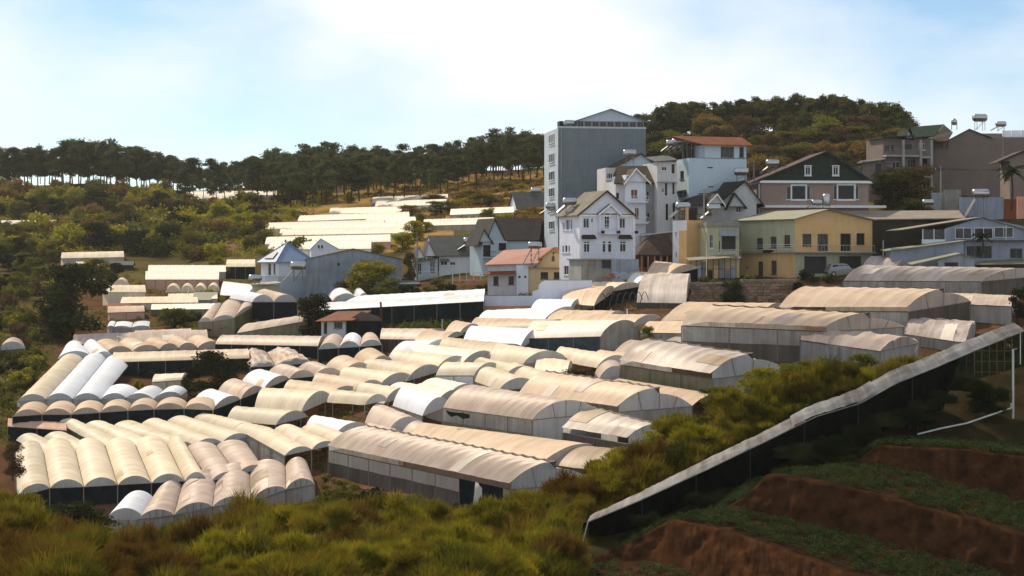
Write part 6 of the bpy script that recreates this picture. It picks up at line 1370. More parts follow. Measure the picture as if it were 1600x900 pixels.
# meadow bushes
for i in range(60):
    px = R.uniform(615, 860); py = R.uniform(285, 345)
    if any(x0 < px < x1 and y0 < py < y1+4 for x0, y0, x1, y1 in ((575,298,705,328),(655,340,775,358),(700,324,806,338))): continue
    lf = R.choices(['ochre','yellow','mid'], [4,3,2])[0]; bush(px, py, R.uniform(24,50), R.uniform(9,18), lf, {'ochre':'ochre bush on the sunlit meadow','yellow':'yellow green bush on the sunlit meadow','mid':'green bush on the sunlit meadow'}[lf], lf+' bushes on the meadow')
for i in range(40):
    px = R.uniform(400, 560); py = R.uniform(300, 350)
    if px > 460+ (350-py)*1.2: continue
    lf = R.choices(['ochre','yellow','mid'], [3,3,2])[0]; bush(px, py, R.uniform(18,34), R.uniform(9,16), lf, {'ochre':'ochre shrub left of the sunlit terraces','yellow':'yellow green shrub left of the sunlit terraces','mid':'green shrub left of the sunlit terraces'}[lf], lf+' shrubs left of the terraces')
for px, py, w, h, lf in ((648,375,40,34,'yellow'),(630,395,44,36,'yellow'),(665,365,32,20,'yellow'),(655,352,20,22,'mid'),(690,335,60,24,'mid'),(680,322,50,20,'ochre'),(760,322,60,20,'mid'),(590,398,24,20,'yellow'),(765,350,30,28,'mid'),(610,345,20,10,'mid'),(572,346,18,9,'mid'),(640,340,40,22,'ochre'),(545,318,24,22,'yellow'),(488,322,20,20,'yellow'),(510,318,30,24,'yellow')):
    tree(px, py, w, h, lf, 'small leafy tree between the sunlit terraces', 'small trees among the terraces')
# valley trees left
for i in range(46):
    px = R.uniform(-30, 215); py = R.uniform(395, 470)
    if px > 160 and py > 445: continue
    if not free(px, py): continue
    tree(px, py, R.uniform(26, 46), R.uniform(24, 42), R.choice(['dark','dark','mid','mid','yellow']), 'tree in the wooded left valley, '+('by the left edge' if px < 70 else 'near the cream double tunnel'), 'trees in the left valley, '+('edge' if px < 70 else 'inner'))
for i in range(70):
    px = R.uniform(-40, 95)-0; py = R.uniform(455, 640)
    if px > 30 + (640-py)*0.5 or (py > 530 and py < 560 and px > 0 and px < 30): continue
    lf = R.choice(['dark','mid','mid','yellow','brown']); bush(px, py, R.uniform(34, 60), R.uniform(22, 40), lf, {'dark':'dark green','mid':'mid green','yellow':'yellow green','brown':'brown'}[lf]+' bush on the left edge slope', lf+' bushes on the left edge slope')
for px, py, w, h, lf, lab in ((112,530,115,128,'dark','big dark spreading tree left of the small white arches'),(95,520,70,80,'dark','dark tree close behind the big spreading tree'),(492,526,64,74,'dark','dark brownish tree beside the rusty cottage roof'),
    (580,466,92,66,'yellow','feathery yellow green tree before the tin warehouse'),(545,468,50,34,'brown','reddish brown shrubby tree left of the feathery tree'),(605,470,50,40,'mid','green tree at the right foot of the feathery tree'),
    (338,620,92,78,'dark','dense dark tree amid the left tunnels'),(298,618,30,50,'dark','slim dark tree left of the dense one amid tunnels'),(818,392,70,44,'mid','rounded tree before the dark roofed house'),(850,400,46,62,'dark','dark tree left of the white villa'),
    (738,412,30,40,'yellow','small yellow green tree between the two gabled houses'),(1398,326,84,56,'dark','big dark rounded tree below the balcony house'),(1012,548,26,44,'mid','little leafy tree on the tan film roof'),(905,606,56,36,'brown','bare brown shrub among the cream tunnels'),
    (640,440,24,50,'brown','thin brownish tree left of the grey roofed house'),(640,460,40,24,'dark','dark bush below the grey roofed house'),(1145,478,40,44,'dark','dark shrub between the two stone walls'),(1122,462,24,24,'dark','small dark shrub on the left stone wall'),(1250,474,32,36,'dark','dark shrub right of the yellow house plinth'),
    (1072,452,16,24,'mid','leafy plant at the right end of the ribbed barrel'),(1590,505,40,62,'dark','dark bush at the right edge by the crumpled plastic house'),(1575,462,12,22,'mid','small bush beside the uppermost greenhouse gable'),(1545,398,34,34,'dark','dark bush before the dim lean-to'),
    (270,512,60,34,'mid','climbing green shrub below the rusty valley sheds'),(300,505,40,26,'dark','dark shrub beside the pale tunnels in the valley'),(325,468,40,24,'yellow','yellow green bush behind the small pale shed'),(200,520,60,14,'yellow','low yellow green bush below the three small white arches'),(220,450,30,20,'yellow','yellow green bush right of the little cream arch'),(340,412,40,16,'yellow','yellow green bush behind the long pale tunnel'),
    (372,432,40,24,'mid','green hedge tree under the rounded cream tunnel'),(215,610,20,24,'yellow','bright yellow green bush behind the short white tunnels'),(250,588,70,20,'dark','dark bush in the gap left of the dense tree'),(318,632,70,20,'brown','dry brown shrub below the dense dark tree'),(512,530,30,34,'dark','dark conical shrub before the rusty cottage'),(460,522,60,20,'dark','dark shrub below the climbing film tunnel'),(380,528,50,18,'mid','green shrub left end of the climbing film tunnel'),(350,520,60,26,'dark','dark shrub under the pale tunnels on posts'),
    (700,455,44,16,'dark','dark shrub under the pergola'),(672,455,30,14,'mid','green shrub left of the pergola'),(985,428,40,16,'mid','green shrub by the tin fence below the villa'),(1500,330,50,30,'dark','dark tree behind the concrete panel wall'),(1520,300,60,26,'dark','dark tree against the blank pinkish wall'),(1465,345,90,20,'dark','dark shrub behind the dark warehouse roof'),(1180,440,30,14,'dark','dark shrub at the foot of the stained house'),
    (500,668,30,24,'dark','dark shrub in the red soil gap'),(465,668,30,18,'brown','brown shrub beside the tall cream tunnel'),(1255,595,40,34,'mid','green bush right of the curved gable'),(1110,640,50,36,'dark','dark bush at the end of the tan lean-to')):
    (tree if h > 30 else bush)(px, py, w, h, lf, lab)
for px, py, w, h, lf, lab in ((1168,444,26,22,'mid','shrub at the left foot of the yellow house'),(1215,446,30,18,'dark','dark shrub along the yellow house plinth'),(1262,440,36,28,'dark','dark shrub before the left garage door'),(1295,440,30,16,'mid','low shrub below the parked car'),(1350,434,34,22,'dark','dark shrub right of the parked car'),(1098,446,26,22,'mid','shrub before the cage shed'),
    (930,442,34,18,'mid','shrub before the concrete shed'),(1000,432,26,18,'dark','dark shrub at the corner of the old tiled house'),(880,440,24,20,'mid','shrub between the cottage and the villa'),(755,455,30,18,'dark','dark shrub left of the red roofed cottage'),(690,446,36,20,'mid','shrub before the grey roofed house'),(1440,332,50,26,'dark','dark shrub before the low steel tank'),
    (1400,430,40,24,'dark','dark shrub left of the uppermost greenhouse'),(1560,420,40,22,'dark','dark shrub before the olive roof shed'),(1060,430,20,18,'mid','shrub beside the mustard yellow house')):
    bush(px, py, w, h, lf, lab)
# hedge and green plot: leafy ground cover
def leafy_patch(name, label, quadpx, n, hgt, leaf, dfun, size=0.12, lump=0.5, cat=None):
    g = np.random.default_rng(len(label)); bl = []
    for i in range(n):
        u, v = g.random(), g.random(); a, b, c, d = quadpx
        px = lerp(lerp(a[0], b[0], u), lerp(d[0], c[0], u), v); py = lerp(lerp(a[1], b[1], u), lerp(d[1], c[1], u), v)
        p = W(px, py, dfun(px, py)); r = hgt*g.uniform(0.5, 1.0); bl.append(((p.x, p.y, p.z+r*0.4), (r*1.1, r*1.1, r*lump)))
    v, f = leaf_cloud(bl, n*26, size, 5, shell=0.3); o = link(bpy.data.objects.new(name, np_mesh(name, v, f, LM[leaf])))
    return tag(o, label, cat or 'plants', kind='stuff')
leafy_patch('hedge', 'clipped green hedge below the dark netting', [(604,512),(745,504),(742,512),(612,518)], 120, 0.9, 'hedge', lambda x, y: D(x, y)-1.5, 0.13, 0.9, 'hedge')
leafy_patch('vegetable_plot', 'green vegetable plot below the collapsed tunnels', [(405,576),(590,566),(585,574),(410,585)], 160, 0.5, 'hedge', D, 0.12, 0.7)
leafy_patch('weed_cover', 'green weeds growing between the tunnels', [(60,690),(1000,640),(1000,470),(200,480)], 900, 0.55, 'mid', D, 0.13, 0.6)
leafy_patch('weed_cover', 'weeds on the soil below the houses', [(640,470),(1060,470),(1240,440),(700,440)], 260, 0.6, 'mid', D, 0.13, 0.6)
leafy_patch('underbrush', 'tangled green underbrush covering the left hillside', [(-60,402),(420,402),(520,300),(-60,296)], 1500, 1.7, 'yellow', lambda x, y: D(x, max(y, tab(RIDGE, x)+2)), 0.26, 0.7)
leafy_patch('meadow_grass', 'tufted ochre grass on the sunlit meadow', [(600,345),(870,345),(870,268),(560,284)], 900, 1.3, 'ochre', lambda x, y: D(x, max(y, tab(RIDGE, x)+2)), 0.24, 0.5, 'grass')
leafy_patch('weed_cover', 'weeds on the soil left of the longest front greenhouse', [(440,735),(560,790),(560,740),(500,690)], 90, 0.5, 'mid', D, 0.13, 0.6)
leafy_patch('weed_cover', 'green weeds between the valley greenhouses', [(60,520),(420,520),(410,420),(60,425)], 520, 0.8, 'mid', D, 0.18, 0.6)
leafy_patch('underbrush', 'tangled underbrush on the slope at the left edge', [(-80,700),(15,690),(130,450),(-80,445)], 520, 1.1, 'mid', D, 0.17, 0.8)
# palms
def palm(px, py, d, h, label, nf=14, fl=2.2):
    r = empty('palm_tree', W(px, py, d), 0, label, 'palm'); tb = MB(); pts = [Vector((0.2*math.sin(i*0.5), 0, h*i/6)) for i in range(7)]
    for i in range(6): tb.bar(pts[i], pts[i+1], 0.2*(1-0.08*i), 8, 0.2*(1-0.08*(i+1)))
    tb.build('trunk', M['bark'], r); top = pts[-1]
    for k in range(nf):
        a = k*2.4; el = lerp(1.1, -0.3, (k % 7)/6); b = MB(); pr = None
        for j in range(8):
            t = j/7; q = top+Vector((math.cos(a)*fl*t*math.cos(el*(1-t*0.6)), math.sin(a)*fl*t*math.cos(el*(1-t*0.6)), fl*t*math.sin(el)-0.9*fl*t*t*0.6))
            if pr is not None:
                sd_ = Vector((-math.sin(a), math.cos(a), 0))*0.45*math.sin(math.pi*min(0.95, t*0.9+0.08))
                for s in (-1, 1): b.quad(pr, q, q+sd_*s-Vector((0,0,0.18)), pr+sd_*s*0.9-Vector((0,0,0.15)))
            pr = q
        b.build('frond', LM['dark'], r)
    return r
palm(1580, 330, 284, 6.0, 'tall dark palm at the right edge below the awning')
palm(1534, 398, 265, 2.6, 'small palm before the light blue shed windows', 10, 1.5)

# utility poles and wires on the right slope
def upole(px, py, d, h, label):
    t = empty('utility_pole', W(px, py, d), 0, label, 'utility pole'); MB().bar((0,0,-1), (0,0,h), 0.16, 8, 0.1).build('shaft', M['w_conc'], t)
    MB().box(-0.9, 0.9, -0.06, 0.06, h-0.7, h-0.55).build('cross_arm', M['wood'], t)
    for x in (-0.8, 0, 0.8): MB().bar((x,0,h-0.55), (x,0,h-0.4), 0.05, 6).build('insulator', M['wframe'], t)
    return t.location+Vector((0,0,h-0.4))
tops = [upole(1178, 300, 298, 5.0, 'concrete utility pole left of the shingle gable house'), upole(1470, 330, 294, 7.0, 'concrete utility pole beside the blue gate'), upole(1655, 330, 292, 8.0, 'concrete utility pole at the far right edge'), upole(652, 430, 320, 6.5, 'concrete utility pole left of the grey roofed house'), upole(1100, 350, 276, 5.0, 'utility pole above the mustard yellow house')]
def wire(a, b, label, k):
    t = empty('power_line', a, 0, label, 'wire'); 
    for x in (-0.8, 0, 0.8):
        m_ = MB(); pr = None
        for i in range(15):
            s = i/14; q = a.lerp(b, s)+Vector((x,0,-k*4*s*(1-s)))-a
            if pr is not None: m_.bar(pr, q, 0.02, 4)
            pr = q
        m_.build('strand', M['black'], t)
wire(tops[0], tops[1], 'power lines across the shingle gable house', 0.8); wire(tops[1], tops[2], 'power lines before the blank pinkish wall', 0.7); wire(tops[4], tops[0], 'power lines between the yellow and the shingle gable house', 0.5)
# ------------------------------------------------------------------ foreground: field terraces, strip roof, long grass
M['bank'] = mat('red_earth_bank', (0.056,0.024,0.010), 0.95, 0.5, 1.6, 0.8, (0.020,0.013,0.008), 1.0, 9)
M['bed'] = mat('dark_bed_soil', (0.035,0.017,0.009), 0.95, 0.4, 1.2, 0.5, (0.018,0.014,0.006), 0.8, 6)
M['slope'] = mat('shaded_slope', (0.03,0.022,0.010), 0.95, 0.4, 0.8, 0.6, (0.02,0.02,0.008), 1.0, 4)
LN = [
 ('bed', [(850,960,86),(1000,975,84),(1300,1030,79),(1750,1080,75)]),
 ('bed', [(880,915,91),(1000,925,89),(1300,985,83),(1750,1050,79)]),
 ('bank', [(930,886,95),(1000,876,94.5),(1060,888,92.8),(1200,940,88),(1750,1060,80)]),
 ('bed', [(930,872,95.3),(980,850,95.5),(1050,811,95.2),(1130,827,93),(1230,860,90.6),(1320,893,88.4),(1750,1010,80.5)]),
 ('bank', [(1040,850,100),(1080,812,101),(1155,796,101.5),(1300,832,98.5),(1440,864,95.5),(1520,888,93.5),(1750,950,89)]),
 ('bed', [(1040,845,100.2),(1110,806,101.5),(1165,776,101.9),(1200,741,101.8),(1300,757,99.2),(1420,787,96.8),(1520,811,94.6),(1600,836,92.9),(1750,880,89.6)]),
 ('bank', [(1150,775,106),(1210,745,107),(1345,728,109.5),(1450,747,107.8),(1600,788,105),(1750,815,103)]),
 ('bed', [(1150,772,106.2),(1280,738,108.7),(1345,715,110),(1372,696,109.8),(1480,701,108),(1600,714,105.8),(1750,728,103.8)]),
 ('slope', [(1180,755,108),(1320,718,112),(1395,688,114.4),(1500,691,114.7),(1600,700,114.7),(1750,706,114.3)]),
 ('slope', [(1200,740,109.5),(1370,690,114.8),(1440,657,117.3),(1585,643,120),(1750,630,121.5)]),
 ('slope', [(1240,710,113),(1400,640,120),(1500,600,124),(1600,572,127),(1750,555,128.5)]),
]
def poly_at(nodes, s):
    x = lerp(nodes[0][0], nodes[-1][0], s); return x, tab([(n[0], n[1]) for n in nodes], x), tab([(n[0], n[2]) for n in nodes], x)
def field():
    NC = 420; SUBR = 12; rows = []; kinds = []
    for i in range(len(LN)-1):
        for k in range(SUBR):
            t = k/SUBR; r = []
            for j in range(NC+1):
                s = j/NC; p = W(*poly_at(LN[i][1], s)).lerp(W(*poly_at(LN[i+1][1], s)), t)
                am = 0.18 if LN[i][0] == 'bank' else 0.07; am *= min(1, 6*t*(1-t)+0.25)
                p += Vector((0.3*am*mn.noise(p*1.7), am*(mn.noise(p*0.9)+0.7*mn.noise(p*2.7)), am*0.9*mn.noise(p*1.4+Vector((9,2,1)))+0.6*am*mn.noise(p*4.1)+0.4*am*mn.noise(p*9.0)))
                r.append(p)
            rows.append(r); kinds.append(LN[i][0])
    rows.append([W(*poly_at(LN[-1][1], j/NC)) for j in range(NC+1)])
    k = NC+1; V = [p for r in rows for p in r]; f = []; fm = []; ix = {'bed':0,'bank':1,'slope':2}
    for i in range(len(rows)-1):
        for j in range(NC): f.append((i*k+j, i*k+j+1, (i+1)*k+j+1, (i+1)*k+j)); fm.append(ix[kinds[i]])
    o = me_obj('field_terraces', V, f, None, smooth=True, mats=[M['bed'], M['bank'], M['slope']], fm=fm); tag(o, kind='structure')
    # crop plants on the beds
    n = 0
    for i in range(len(LN)-1):
        if LN[i][0] != 'bed' or i == 0: continue
        bl = []; g = random.Random(i)
        while len(bl) < (1250 if i != 1 else 450):
            s = g.random(); t = g.random()
            p = W(*poly_at(LN[i][1], s)).lerp(W(*poly_at(LN[i+1][1], s)), 0.06+0.9*t)
            px = 800+p.x/p.y*F
            if px > 1700 or px < 880: continue
            if mn.noise(p*0.8) < -0.3: continue
            r = g.uniform(0.14, 0.30); bl.append(((p.x, p.y, p.z+r*0.7), (r*1.1, r*1.1, r*0.8)))
        v, fa = leaf_cloud(bl, len(bl)*24, 0.06, i, shell=0.3, up=0.8)
        lab = {1:'low leafy crop plants on the lowest bed','2':''}.get(i, ['','','','low leafy crop plants on the second bed','','low leafy crop plants on the third bed','','low leafy crop plants on the uppermost bed','',''][i])
        tag(link(bpy.data.objects.new('crop_plants', np_mesh('crop_plants', v, fa, LM['crop']))), lab, 'crops', kind='stuff')
field()
# strip roof of film above the field
TOP = [(925,804),(1000,769),(1100,719),(1200,671),(1262,638),(1335,612),(1390,580),(1450,557),(1520,528),(1583,504)]
BOT = [(918,815),(1000,781),(1100,735),(1200,687),(1275,650),(1345,629),(1400,598),(1460,574),(1530,544),(1600,516)]
def sd_(px): return lerp(101, 121, (px-918)/680)
t = empty('strip_roof', W(918, 875, 101), 0, 'long pale plastic strip roof climbing above the dark bank and the field', 'plastic roof'); o0 = t.location.copy()
def strip(s0, s1, lift, nm):
    n = int(140*(s1-s0)); rows = []; uvs = []
    for i in range(n+1):
        s = lerp(s0, s1, i/n); x = lerp(0, 1, s)
        xt = lerp(TOP[0][0], TOP[-1][0], s); xb = lerp(BOT[0][0], BOT[-1][0], s)
        a = W(xt, tab(TOP, xt), sd_(xt)+1.1); b = W(xb, tab(BOT, xb), sd_(xb)-0.2); r = []; u = []
        for j in range(9):
            q = a.lerp(b, j/8); q.z += lift+0.05*math.sin(math.pi*j/8)+0.06*mn.noise(Vector((s*40, j*0.5, lift)))+0.04*mn.noise(Vector((s*130, j*0.9, 3)))
            q.z -= 0.04*abs(math.sin(s*26))*(j/8)
            if j in (0, 8): q.z += 0.02*mn.noise(Vector((s*160, j, 1)))
            r.append(q-o0); u.append((s*36, j*0.2))
        rows.append(r); uvs.append(u)
    uvmesh(nm, rows, M['strip'], t, uvs)
M['strip'] = film('film_strip', (0.50,0.46,0.42), (0.17,0.14,0.11), 0.9, 0.4, 0.05, 0.3, 0.8, 0.2)
strip(0.0, 0.50, 0.0, 'film_sheet'); strip(0.47, 0.66, 0.10, 'film_sheet'); strip(0.62, 1.0, 0.0, 'film_sheet')
for k in range(9):
    x = lerp(919, 1596, k/8); b = W(x, tab(BOT, x), sd_(x)-0.2)-o0; post(t, b-Vector((0.55 if k == 0 else 0,-0.25*(k>0),2.1)), b-Vector((0,-0.25*(k>0),0)), 0.035, 'post', M['pipe'] if k in (0, 8) else M['black'])
rb = MB(); prv = None
for i in range(60):
    x = lerp(918, 1600, i/59); q = W(x, tab(BOT, x)+1, sd_(x)-0.18)-o0
    if prv is not None: rb.bar(prv, q, 0.035, 5)
    prv = q
rb.build('rail', M['post'], t)
# black sheet standing in for the bushy shade under the strip
SHADEB = [(897,880),(1000,872),(1060,830),(1120,806),(1165,792),(1250,738),(1360,702),(1440,655),(1500,645),(1600,640)]
t2 = empty('bank_shade_sheet', W(918, 875, 101.3), 0, 'black sheet standing in for the shade below the pale strip roof', 'net'); o2 = t2.location.copy(); rows = []
for j in range(9):
    r = []
    for i in range(121):
        s = i/120; xb = lerp(912, 1500, s); xn = lerp(895, 1470, s)
        a = W(xb, tab(BOT, xb)+1, sd_(xb)+0.15); b = W(xn, tab(SHADEB, xn), sd_(xb)+1.4)
        q = a.lerp(b, j/8); q.y += 0.35*mn.noise(Vector((s*26, j*0.5, 0)))*math.sin(math.pi*min(1, j/5)); q.z += 0.1*mn.noise(Vector((s*50, j, 4))); r.append(q-o2)
    rows.append(r)
M['shadeblack'] = mat('bank_shade_black', (0.006,0.008,0.005), 0.95, 0.6, 1.5, 0.5, (0.014,0.016,0.008), 0.5, 8)
MB().ring(rows).build('net', M['shadeblack'], t2, smooth=True)
MB().bar(rows[-1][0], rows[-1][40], 0.03, 5).build('sheet_edge', M['post'], t2)
# irrigation pipe
t3 = empty('irrigation_pipe', W(1510, 665, 116), 0, 'pale bent pipe lying on the slope above the uppermost bed', 'pipe'); pr = None; pb = MB()
for x, y, d in ((1434,681,114),(1470,672,114.6),(1510,664,115.5),(1545,652,117),(1580,640,119)):
    q = W(x, y, d)+Vector((0,0,0.1))-t3.location
    if pr is not None: pb.bar(pr, q, 0.05, 6)
    pr = q
pb.build('tube', M['pipe'], t3); MB().bar(pr, pr+Vector((0,0,0.3)), 0.06, 6).build('elbow', M['pipe'], t3)
t4 = empty('garden_hose', W(1340, 812, 99), 0, 'thin hose lying across the second earth bank', 'hose'); pr = None; pb = MB()
for x, y, d in ((1520,800,99.6),(1545,815,98.8),(1535,828,98),(1500,835,97.5)):
    q = W(x, y, d)+Vector((0,0,0.12))-t4.location
    if pr is not None: pb.bar(pr, q, 0.025, 5)
    pr = q
pb.build('tube', M['post'], t4)
t5 = empty('wire_frame', W(1560, 560, 127), 0, 'rusty wire frame at the upper right end of the strip roof', 'frame')
for i in range(6): post(t5, (-1.6+i*0.5,0,-1.2), (-1.6+i*0.5,0,1.4), 0.03, 'upright', M['rust'])
for k in range(4): post(t5, (-1.6,0,-0.9+k*0.7), (0.9,0,-0.9+k*0.7), 0.025, 'cross_bar', M['rust'])
# long grass --------------------------------------------------------------------
LM['grass'] = None
def grassmat():
    m = bpy.data.materials.new('long_grass'); m.use_nodes = True; nt = m.node_tree; N = nt.nodes; L = nt.links; N.clear()
    o = N.new('ShaderNodeOutputMaterial'); tc = N.new('ShaderNodeTexCoord'); mp = N.new('ShaderNodeMapping'); mp.inputs['Scale'].default_value = (1, 0.45, 0.15)
    L.new(tc.outputs['Object'], mp.inputs['Vector'])
    n1 = N.new('ShaderNodeTexNoise'); n1.inputs['Scale'].default_value = 0.22; n1.inputs['Detail'].default_value = 6; n1.inputs['Roughness'].default_value = 0.7; L.new(mp.outputs[0], n1.inputs['Vector'])
    c = N.new('ShaderNodeValToRGB'); e = c.color_ramp.elements
    e[0].position = 0.33; e[0].color = (0.028,0.036,0.007,1); e[1].position = 0.70; e[1].color = (0.13,0.058,0.016,1)
    for p, col in ((0.42,(0.075,0.078,0.010,1)),(0.51,(0.19,0.15,0.014,1)),(0.60,(0.12,0.07,0.014,1))):
        q = e.new(p); q.color = col
    L.new(n1.outputs['Fac'], c.inputs['Fac'])
    df = N.new('ShaderNodeBsdfDiffuse'); tr = N.new('ShaderNodeBsdfTranslucent'); a = N.new('ShaderNodeMixShader'); a.inputs[0].default_value = 0.35
    for s in (df, tr): L.new(c.outputs[0], s.inputs['Color'])
    L.new(df.outputs[0], a.inputs[1]); L.new(tr.outputs[0], a.inputs[2]); L.new(a.outputs[0], o.inputs['Surface']); return m
LM['grass'] = grassmat()
def grass(name, label, base, hgt, nb, leaf, seed, spread=0.35, lean=0.55, wid=0.028):
    g = np.random.default_rng(seed); n = len(base); P0 = np.repeat(np.array(base), nb, 0); H = np.repeat(np.array(hgt), nb)*(0.55+0.6*g.random(n*nb))
    an = g.random(n*nb)*6.283; rr = spread*np.sqrt(g.random(n*nb)); P0 = P0+np.stack([np.cos(an)*rr, np.sin(an)*rr, -0.1+0*rr], 1)
    la = an+g.normal(size=n*nb)*0.6; ln = lean*H*(0.25+g.random(n*nb)); dr = np.stack([np.cos(la), np.sin(la), 0*la], 1)
    sdv = np.stack([-np.sin(la), np.cos(la), 0*la], 1)*(wid*(0.7+0.8*g.random(n*nb)))[:, None]; up = np.array([0,0,1.0])
    p1 = P0+dr*(ln*0.35)[:, None]+up*(H*0.6)[:, None]; p2 = P0+dr*ln[:, None]+up*(H*(0.95-0.15*g.random(n*nb)))[:, None]
    v = np.stack([P0-sdv, P0+sdv, p1+sdv*0.8, p1-sdv*0.8, p2], 1).reshape(-1, 3); k = np.arange(n*nb)[:, None]*5
    f = np.concatenate([k+np.array([[0,1,2]]), k+np.array([[0,2,3]]), k+np.array([[3,2,4]])]).astype(np.int32)
    o = link(bpy.data.objects.new(name, np_mesh(name, v, f, leaf))); return tag(o, label, 'grass', kind='stuff')
base = []; hg = []; R2 = random.Random(11)
def lump(p): return 0.5+0.65*mn.noise(Vector((p.x*0.28, p.y*0.2, 2)))+0.45*mn.noise(Vector((p.x*0.7, p.y*0.45, 5)))
while len(base) < 9000:
    px = R2.uniform(-120, 1560); yc = tab(CREST, px)
    if px < 905: py = lerp(yc-3, 940, R2.random()**1.05)
    else:
        yb = tab(TOP, px)+8; 
        if yb-yc < 6: yb = yc+12
        py = lerp(yc-6, yb, R2.random())
        if R2.random() > (yb-yc)/150: continue
    p = W(px, py, DF(px, py)); p.z += 0.35*mn.noise(p*0.25); h = 0.2+1.9*max(0, lump(p))**1.6
    if px > 900: h *= 0.95
    base.append(tuple(p)); hg.append(h)
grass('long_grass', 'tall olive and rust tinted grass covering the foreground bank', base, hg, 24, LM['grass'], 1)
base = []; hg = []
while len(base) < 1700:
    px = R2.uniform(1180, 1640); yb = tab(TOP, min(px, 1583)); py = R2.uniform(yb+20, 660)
    if py > tab(SHADEB, min(px, 1600)) or py < yb+12: continue
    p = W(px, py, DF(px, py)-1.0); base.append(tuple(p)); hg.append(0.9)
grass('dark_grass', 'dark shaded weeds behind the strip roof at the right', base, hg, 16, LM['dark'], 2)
# dark shrubs at the grass edge
for px, py, w, h, lf, lab, d in ((525,818,80,66,'mid','green shrub at the left foot of the front greenhouse',146),(575,825,100,76,'dark','dark shrub below the front greenhouse, second from its left end',150),(635,830,100,70,'mid','shrub in the middle below the front greenhouse',149),(690,836,100,66,'dark','dark shrub below the torn doorway, left',147),(735,838,80,54,'dark','dark shrub below the torn doorway, right',146),
    (110,842,110,72,'dark','big dark shrub before the six cream tunnels',150),(70,850,70,50,'mid','green shrub left of the big dark shrub',150),(40,800,60,40,'mid','green shrub at the lower left corner tunnel',170),(150,835,60,50,'dark','dark shrub right behind the big dark one',155),(20,740,40,60,'brown','brown twiggy bush at the left edge of the cream tunnels',185),
    (1130,640,70,50,'mid','bushy shrub on the grass ridge below the curved gable',128),(1190,616,80,56,'yellow','yellow green shrub on the grass ridge, middle',130),(1240,600,70,44,'mid','green shrub on the ridge below the crumpled film house',132),(1300,586,60,36,'dark','dark shrub on the ridge above the strip roof',134),(1345,580,60,40,'mid','shrub on the ridge near the top of the strip roof',134),(1030,720,90,60,'yellow','yellow green shrub where the ridge meets the tunnels',121),(960,740,70,56,'yellow','leafy yellow shrub right of the front greenhouse gable',120),(900,790,80,60,'yellow','olive shrub at the lower end of the ridge',117)):
    tree(px, py+8, w, h, lf, lab, None, d)

# feathery bushes on the bank
LM['olive'] = leafmat('olive_feather_leaves', (0.095,0.085,0.010), (0.21,0.155,0.016), 0.35, 0.7, 0.3)
LM['lime'] = leafmat('lime_feather_leaves', (0.13,0.125,0.010), (0.28,0.225,0.018), 0.35, 0.7, 0.3)
LM['rust'] = leafmat('rust_feather_leaves', (0.085,0.048,0.010), (0.15,0.085,0.017), 0.3, 0.7, 0.3)
def feather(k):
    g = np.random.default_rng(300+k); rg = random.Random(k); bl = []
    for i in range(rg.randint(12, 18)):
        an = rg.uniform(0, 6.28); rr = 1.0*math.sqrt(rg.random()); bl.append(((math.cos(an)*rr, math.sin(an)*rr, rg.uniform(0.15, 1.15)*(1-0.4*rr)), (rg.uniform(0.28,0.5), rg.uniform(0.28,0.5), rg.uniform(0.3,0.55))))
    n = 4200; C = np.array([b[0] for b in bl]); Rr = np.array([b[1] for b in bl]); kk = g.integers(0, len(bl), n)
    d = g.normal(size=(n, 3)); d[:, 2] = np.abs(d[:, 2])*0.9+0.05; d /= np.linalg.norm(d, axis=1)[:, None]; p = C[kk]+d*Rr[kk]*(0.3+0.7*g.random(n))[:, None]
    dr = d*0.6+g.normal(size=(n, 3))*0.3; dr[:, 2] += 0.75; dr /= np.linalg.norm(dr, axis=1)[:, None]; ln = 0.14+0.26*g.random(n)
    sv = np.cross(dr, g.normal(size=(n, 3))); sv /= np.linalg.norm(sv, axis=1)[:, None]; sv *= (0.012+0.016*g.random(n))[:, None]
    tip = p+dr*ln[:, None]; tip[:, 2] -= 0.05*g.random(n); v = np.stack([p-sv, p+sv, tip], 1).reshape(-1, 3)
    tr = trunk_mb(0.9, 0.04, [(b[0], 0.1) for b in bl[:7]], 0.1, k)
    return np_mesh('foliage', v, np.arange(3*n).reshape(n, 3), LM['olive']), mesh_from(tr, 'stem', M['bark'])
FEA = [feather(k) for k in range(7)]
R3 = random.Random(21); ZF = [(200,'below the big dark shrub'),(480,'below the pinkish tunnels'),(760,'below the longest front greenhouse'),(920,'left of the strip roof foot'),(1100,'between front greenhouses and strip roof'),(1260,'above the middle of the strip roof'),(3000,'above the upper strip roof')]
NMS = {'olive':'olive feathery bush','lime':'lime green feathery bush','rust':'rust brown feathery bush'}
cnt = 0
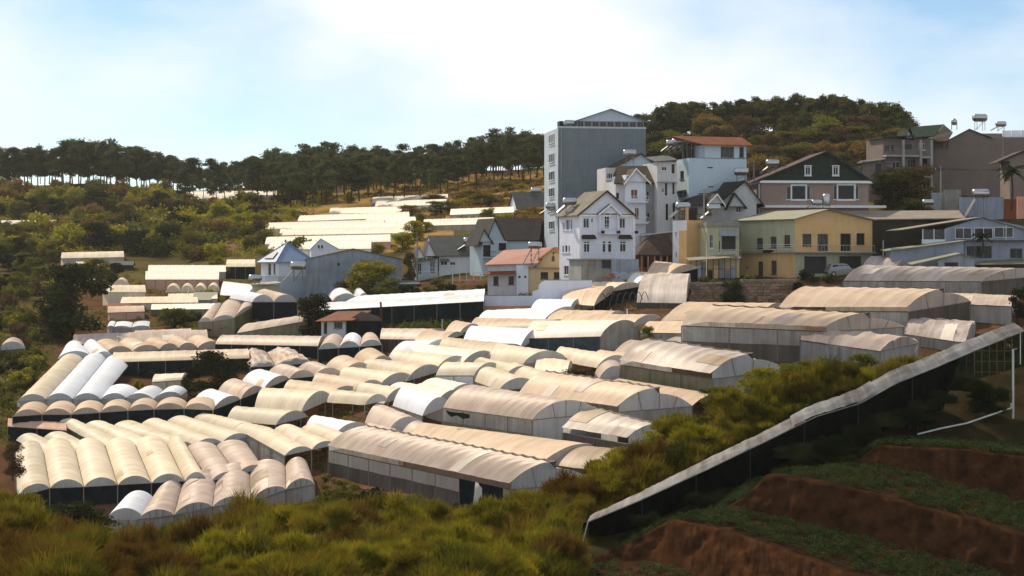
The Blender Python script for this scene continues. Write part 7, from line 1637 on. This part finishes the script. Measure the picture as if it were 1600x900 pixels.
while cnt < 190:
    px = R3.uniform(-80, 1480); yc = tab(CREST, px)
    if px < 900: py = lerp(yc, 925, R3.random())
    else:
        yb = tab(TOP, px)+4
        if yb-yc < 12: yb = yc+12
        py = lerp(yc-2, yb, R3.random()); 
        if R3.random() > (yb-yc+40)/130: continue
    if 140 < px < 500 and py < yc+28: continue
    d = DF(px, py); v = mn.noise(Vector((px*0.009, py*0.016, 4)))
    lf = 'rust' if (py > 850 and px < 330) or v > 0.28 else ('lime' if v < 0.02 and 140 < px < 1350 else 'olive')
    w = R3.uniform(60, 125)*(1 if px < 900 else 0.7)*d/F/2.6; h = w*R3.uniform(0.75, 1.15)
    z = zone(ZF, px); plant(FEA, W(px, py+10, d), (w, w, h), lf, NMS[lf]+' on the foreground bank, '+z, 'bush', lf+' foreground bushes, '+z, 'feathery_bush', ('stem','foliage')); cnt += 1
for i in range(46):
    s = R3.random(); px = lerp(905, 1560, s); yb = tab(BOT, px); yn = tab(SHADEB, px)
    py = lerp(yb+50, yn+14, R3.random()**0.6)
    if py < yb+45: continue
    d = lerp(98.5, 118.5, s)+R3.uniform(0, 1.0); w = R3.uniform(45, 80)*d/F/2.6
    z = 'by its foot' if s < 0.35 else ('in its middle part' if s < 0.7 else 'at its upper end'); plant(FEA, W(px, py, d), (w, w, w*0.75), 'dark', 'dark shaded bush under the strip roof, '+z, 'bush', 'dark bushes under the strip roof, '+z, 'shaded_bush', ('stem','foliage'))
# ------------------------------------------------------------------ thin haze over the valley
hb_ = MB().box(-900, 900, -5, 780, -70, 105); hz_ = hb_.build('haze', None)
hm = bpy.data.materials.new('haze'); hm.use_nodes = True; hm.node_tree.nodes.clear()
ho = hm.node_tree.nodes.new('ShaderNodeOutputMaterial'); pv = hm.node_tree.nodes.new('ShaderNodeVolumePrincipled')
pv.inputs['Color'].default_value = (1.0,0.97,0.92,1); pv.inputs['Density'].default_value = 0.00005; pv.inputs['Anisotropy'].default_value = 0.2
hm.node_tree.links.new(pv.outputs[0], ho.inputs['Volume']); hz_.data.materials.clear(); hz_.data.materials.append(hm); hz_['kind'] = 'stuff'
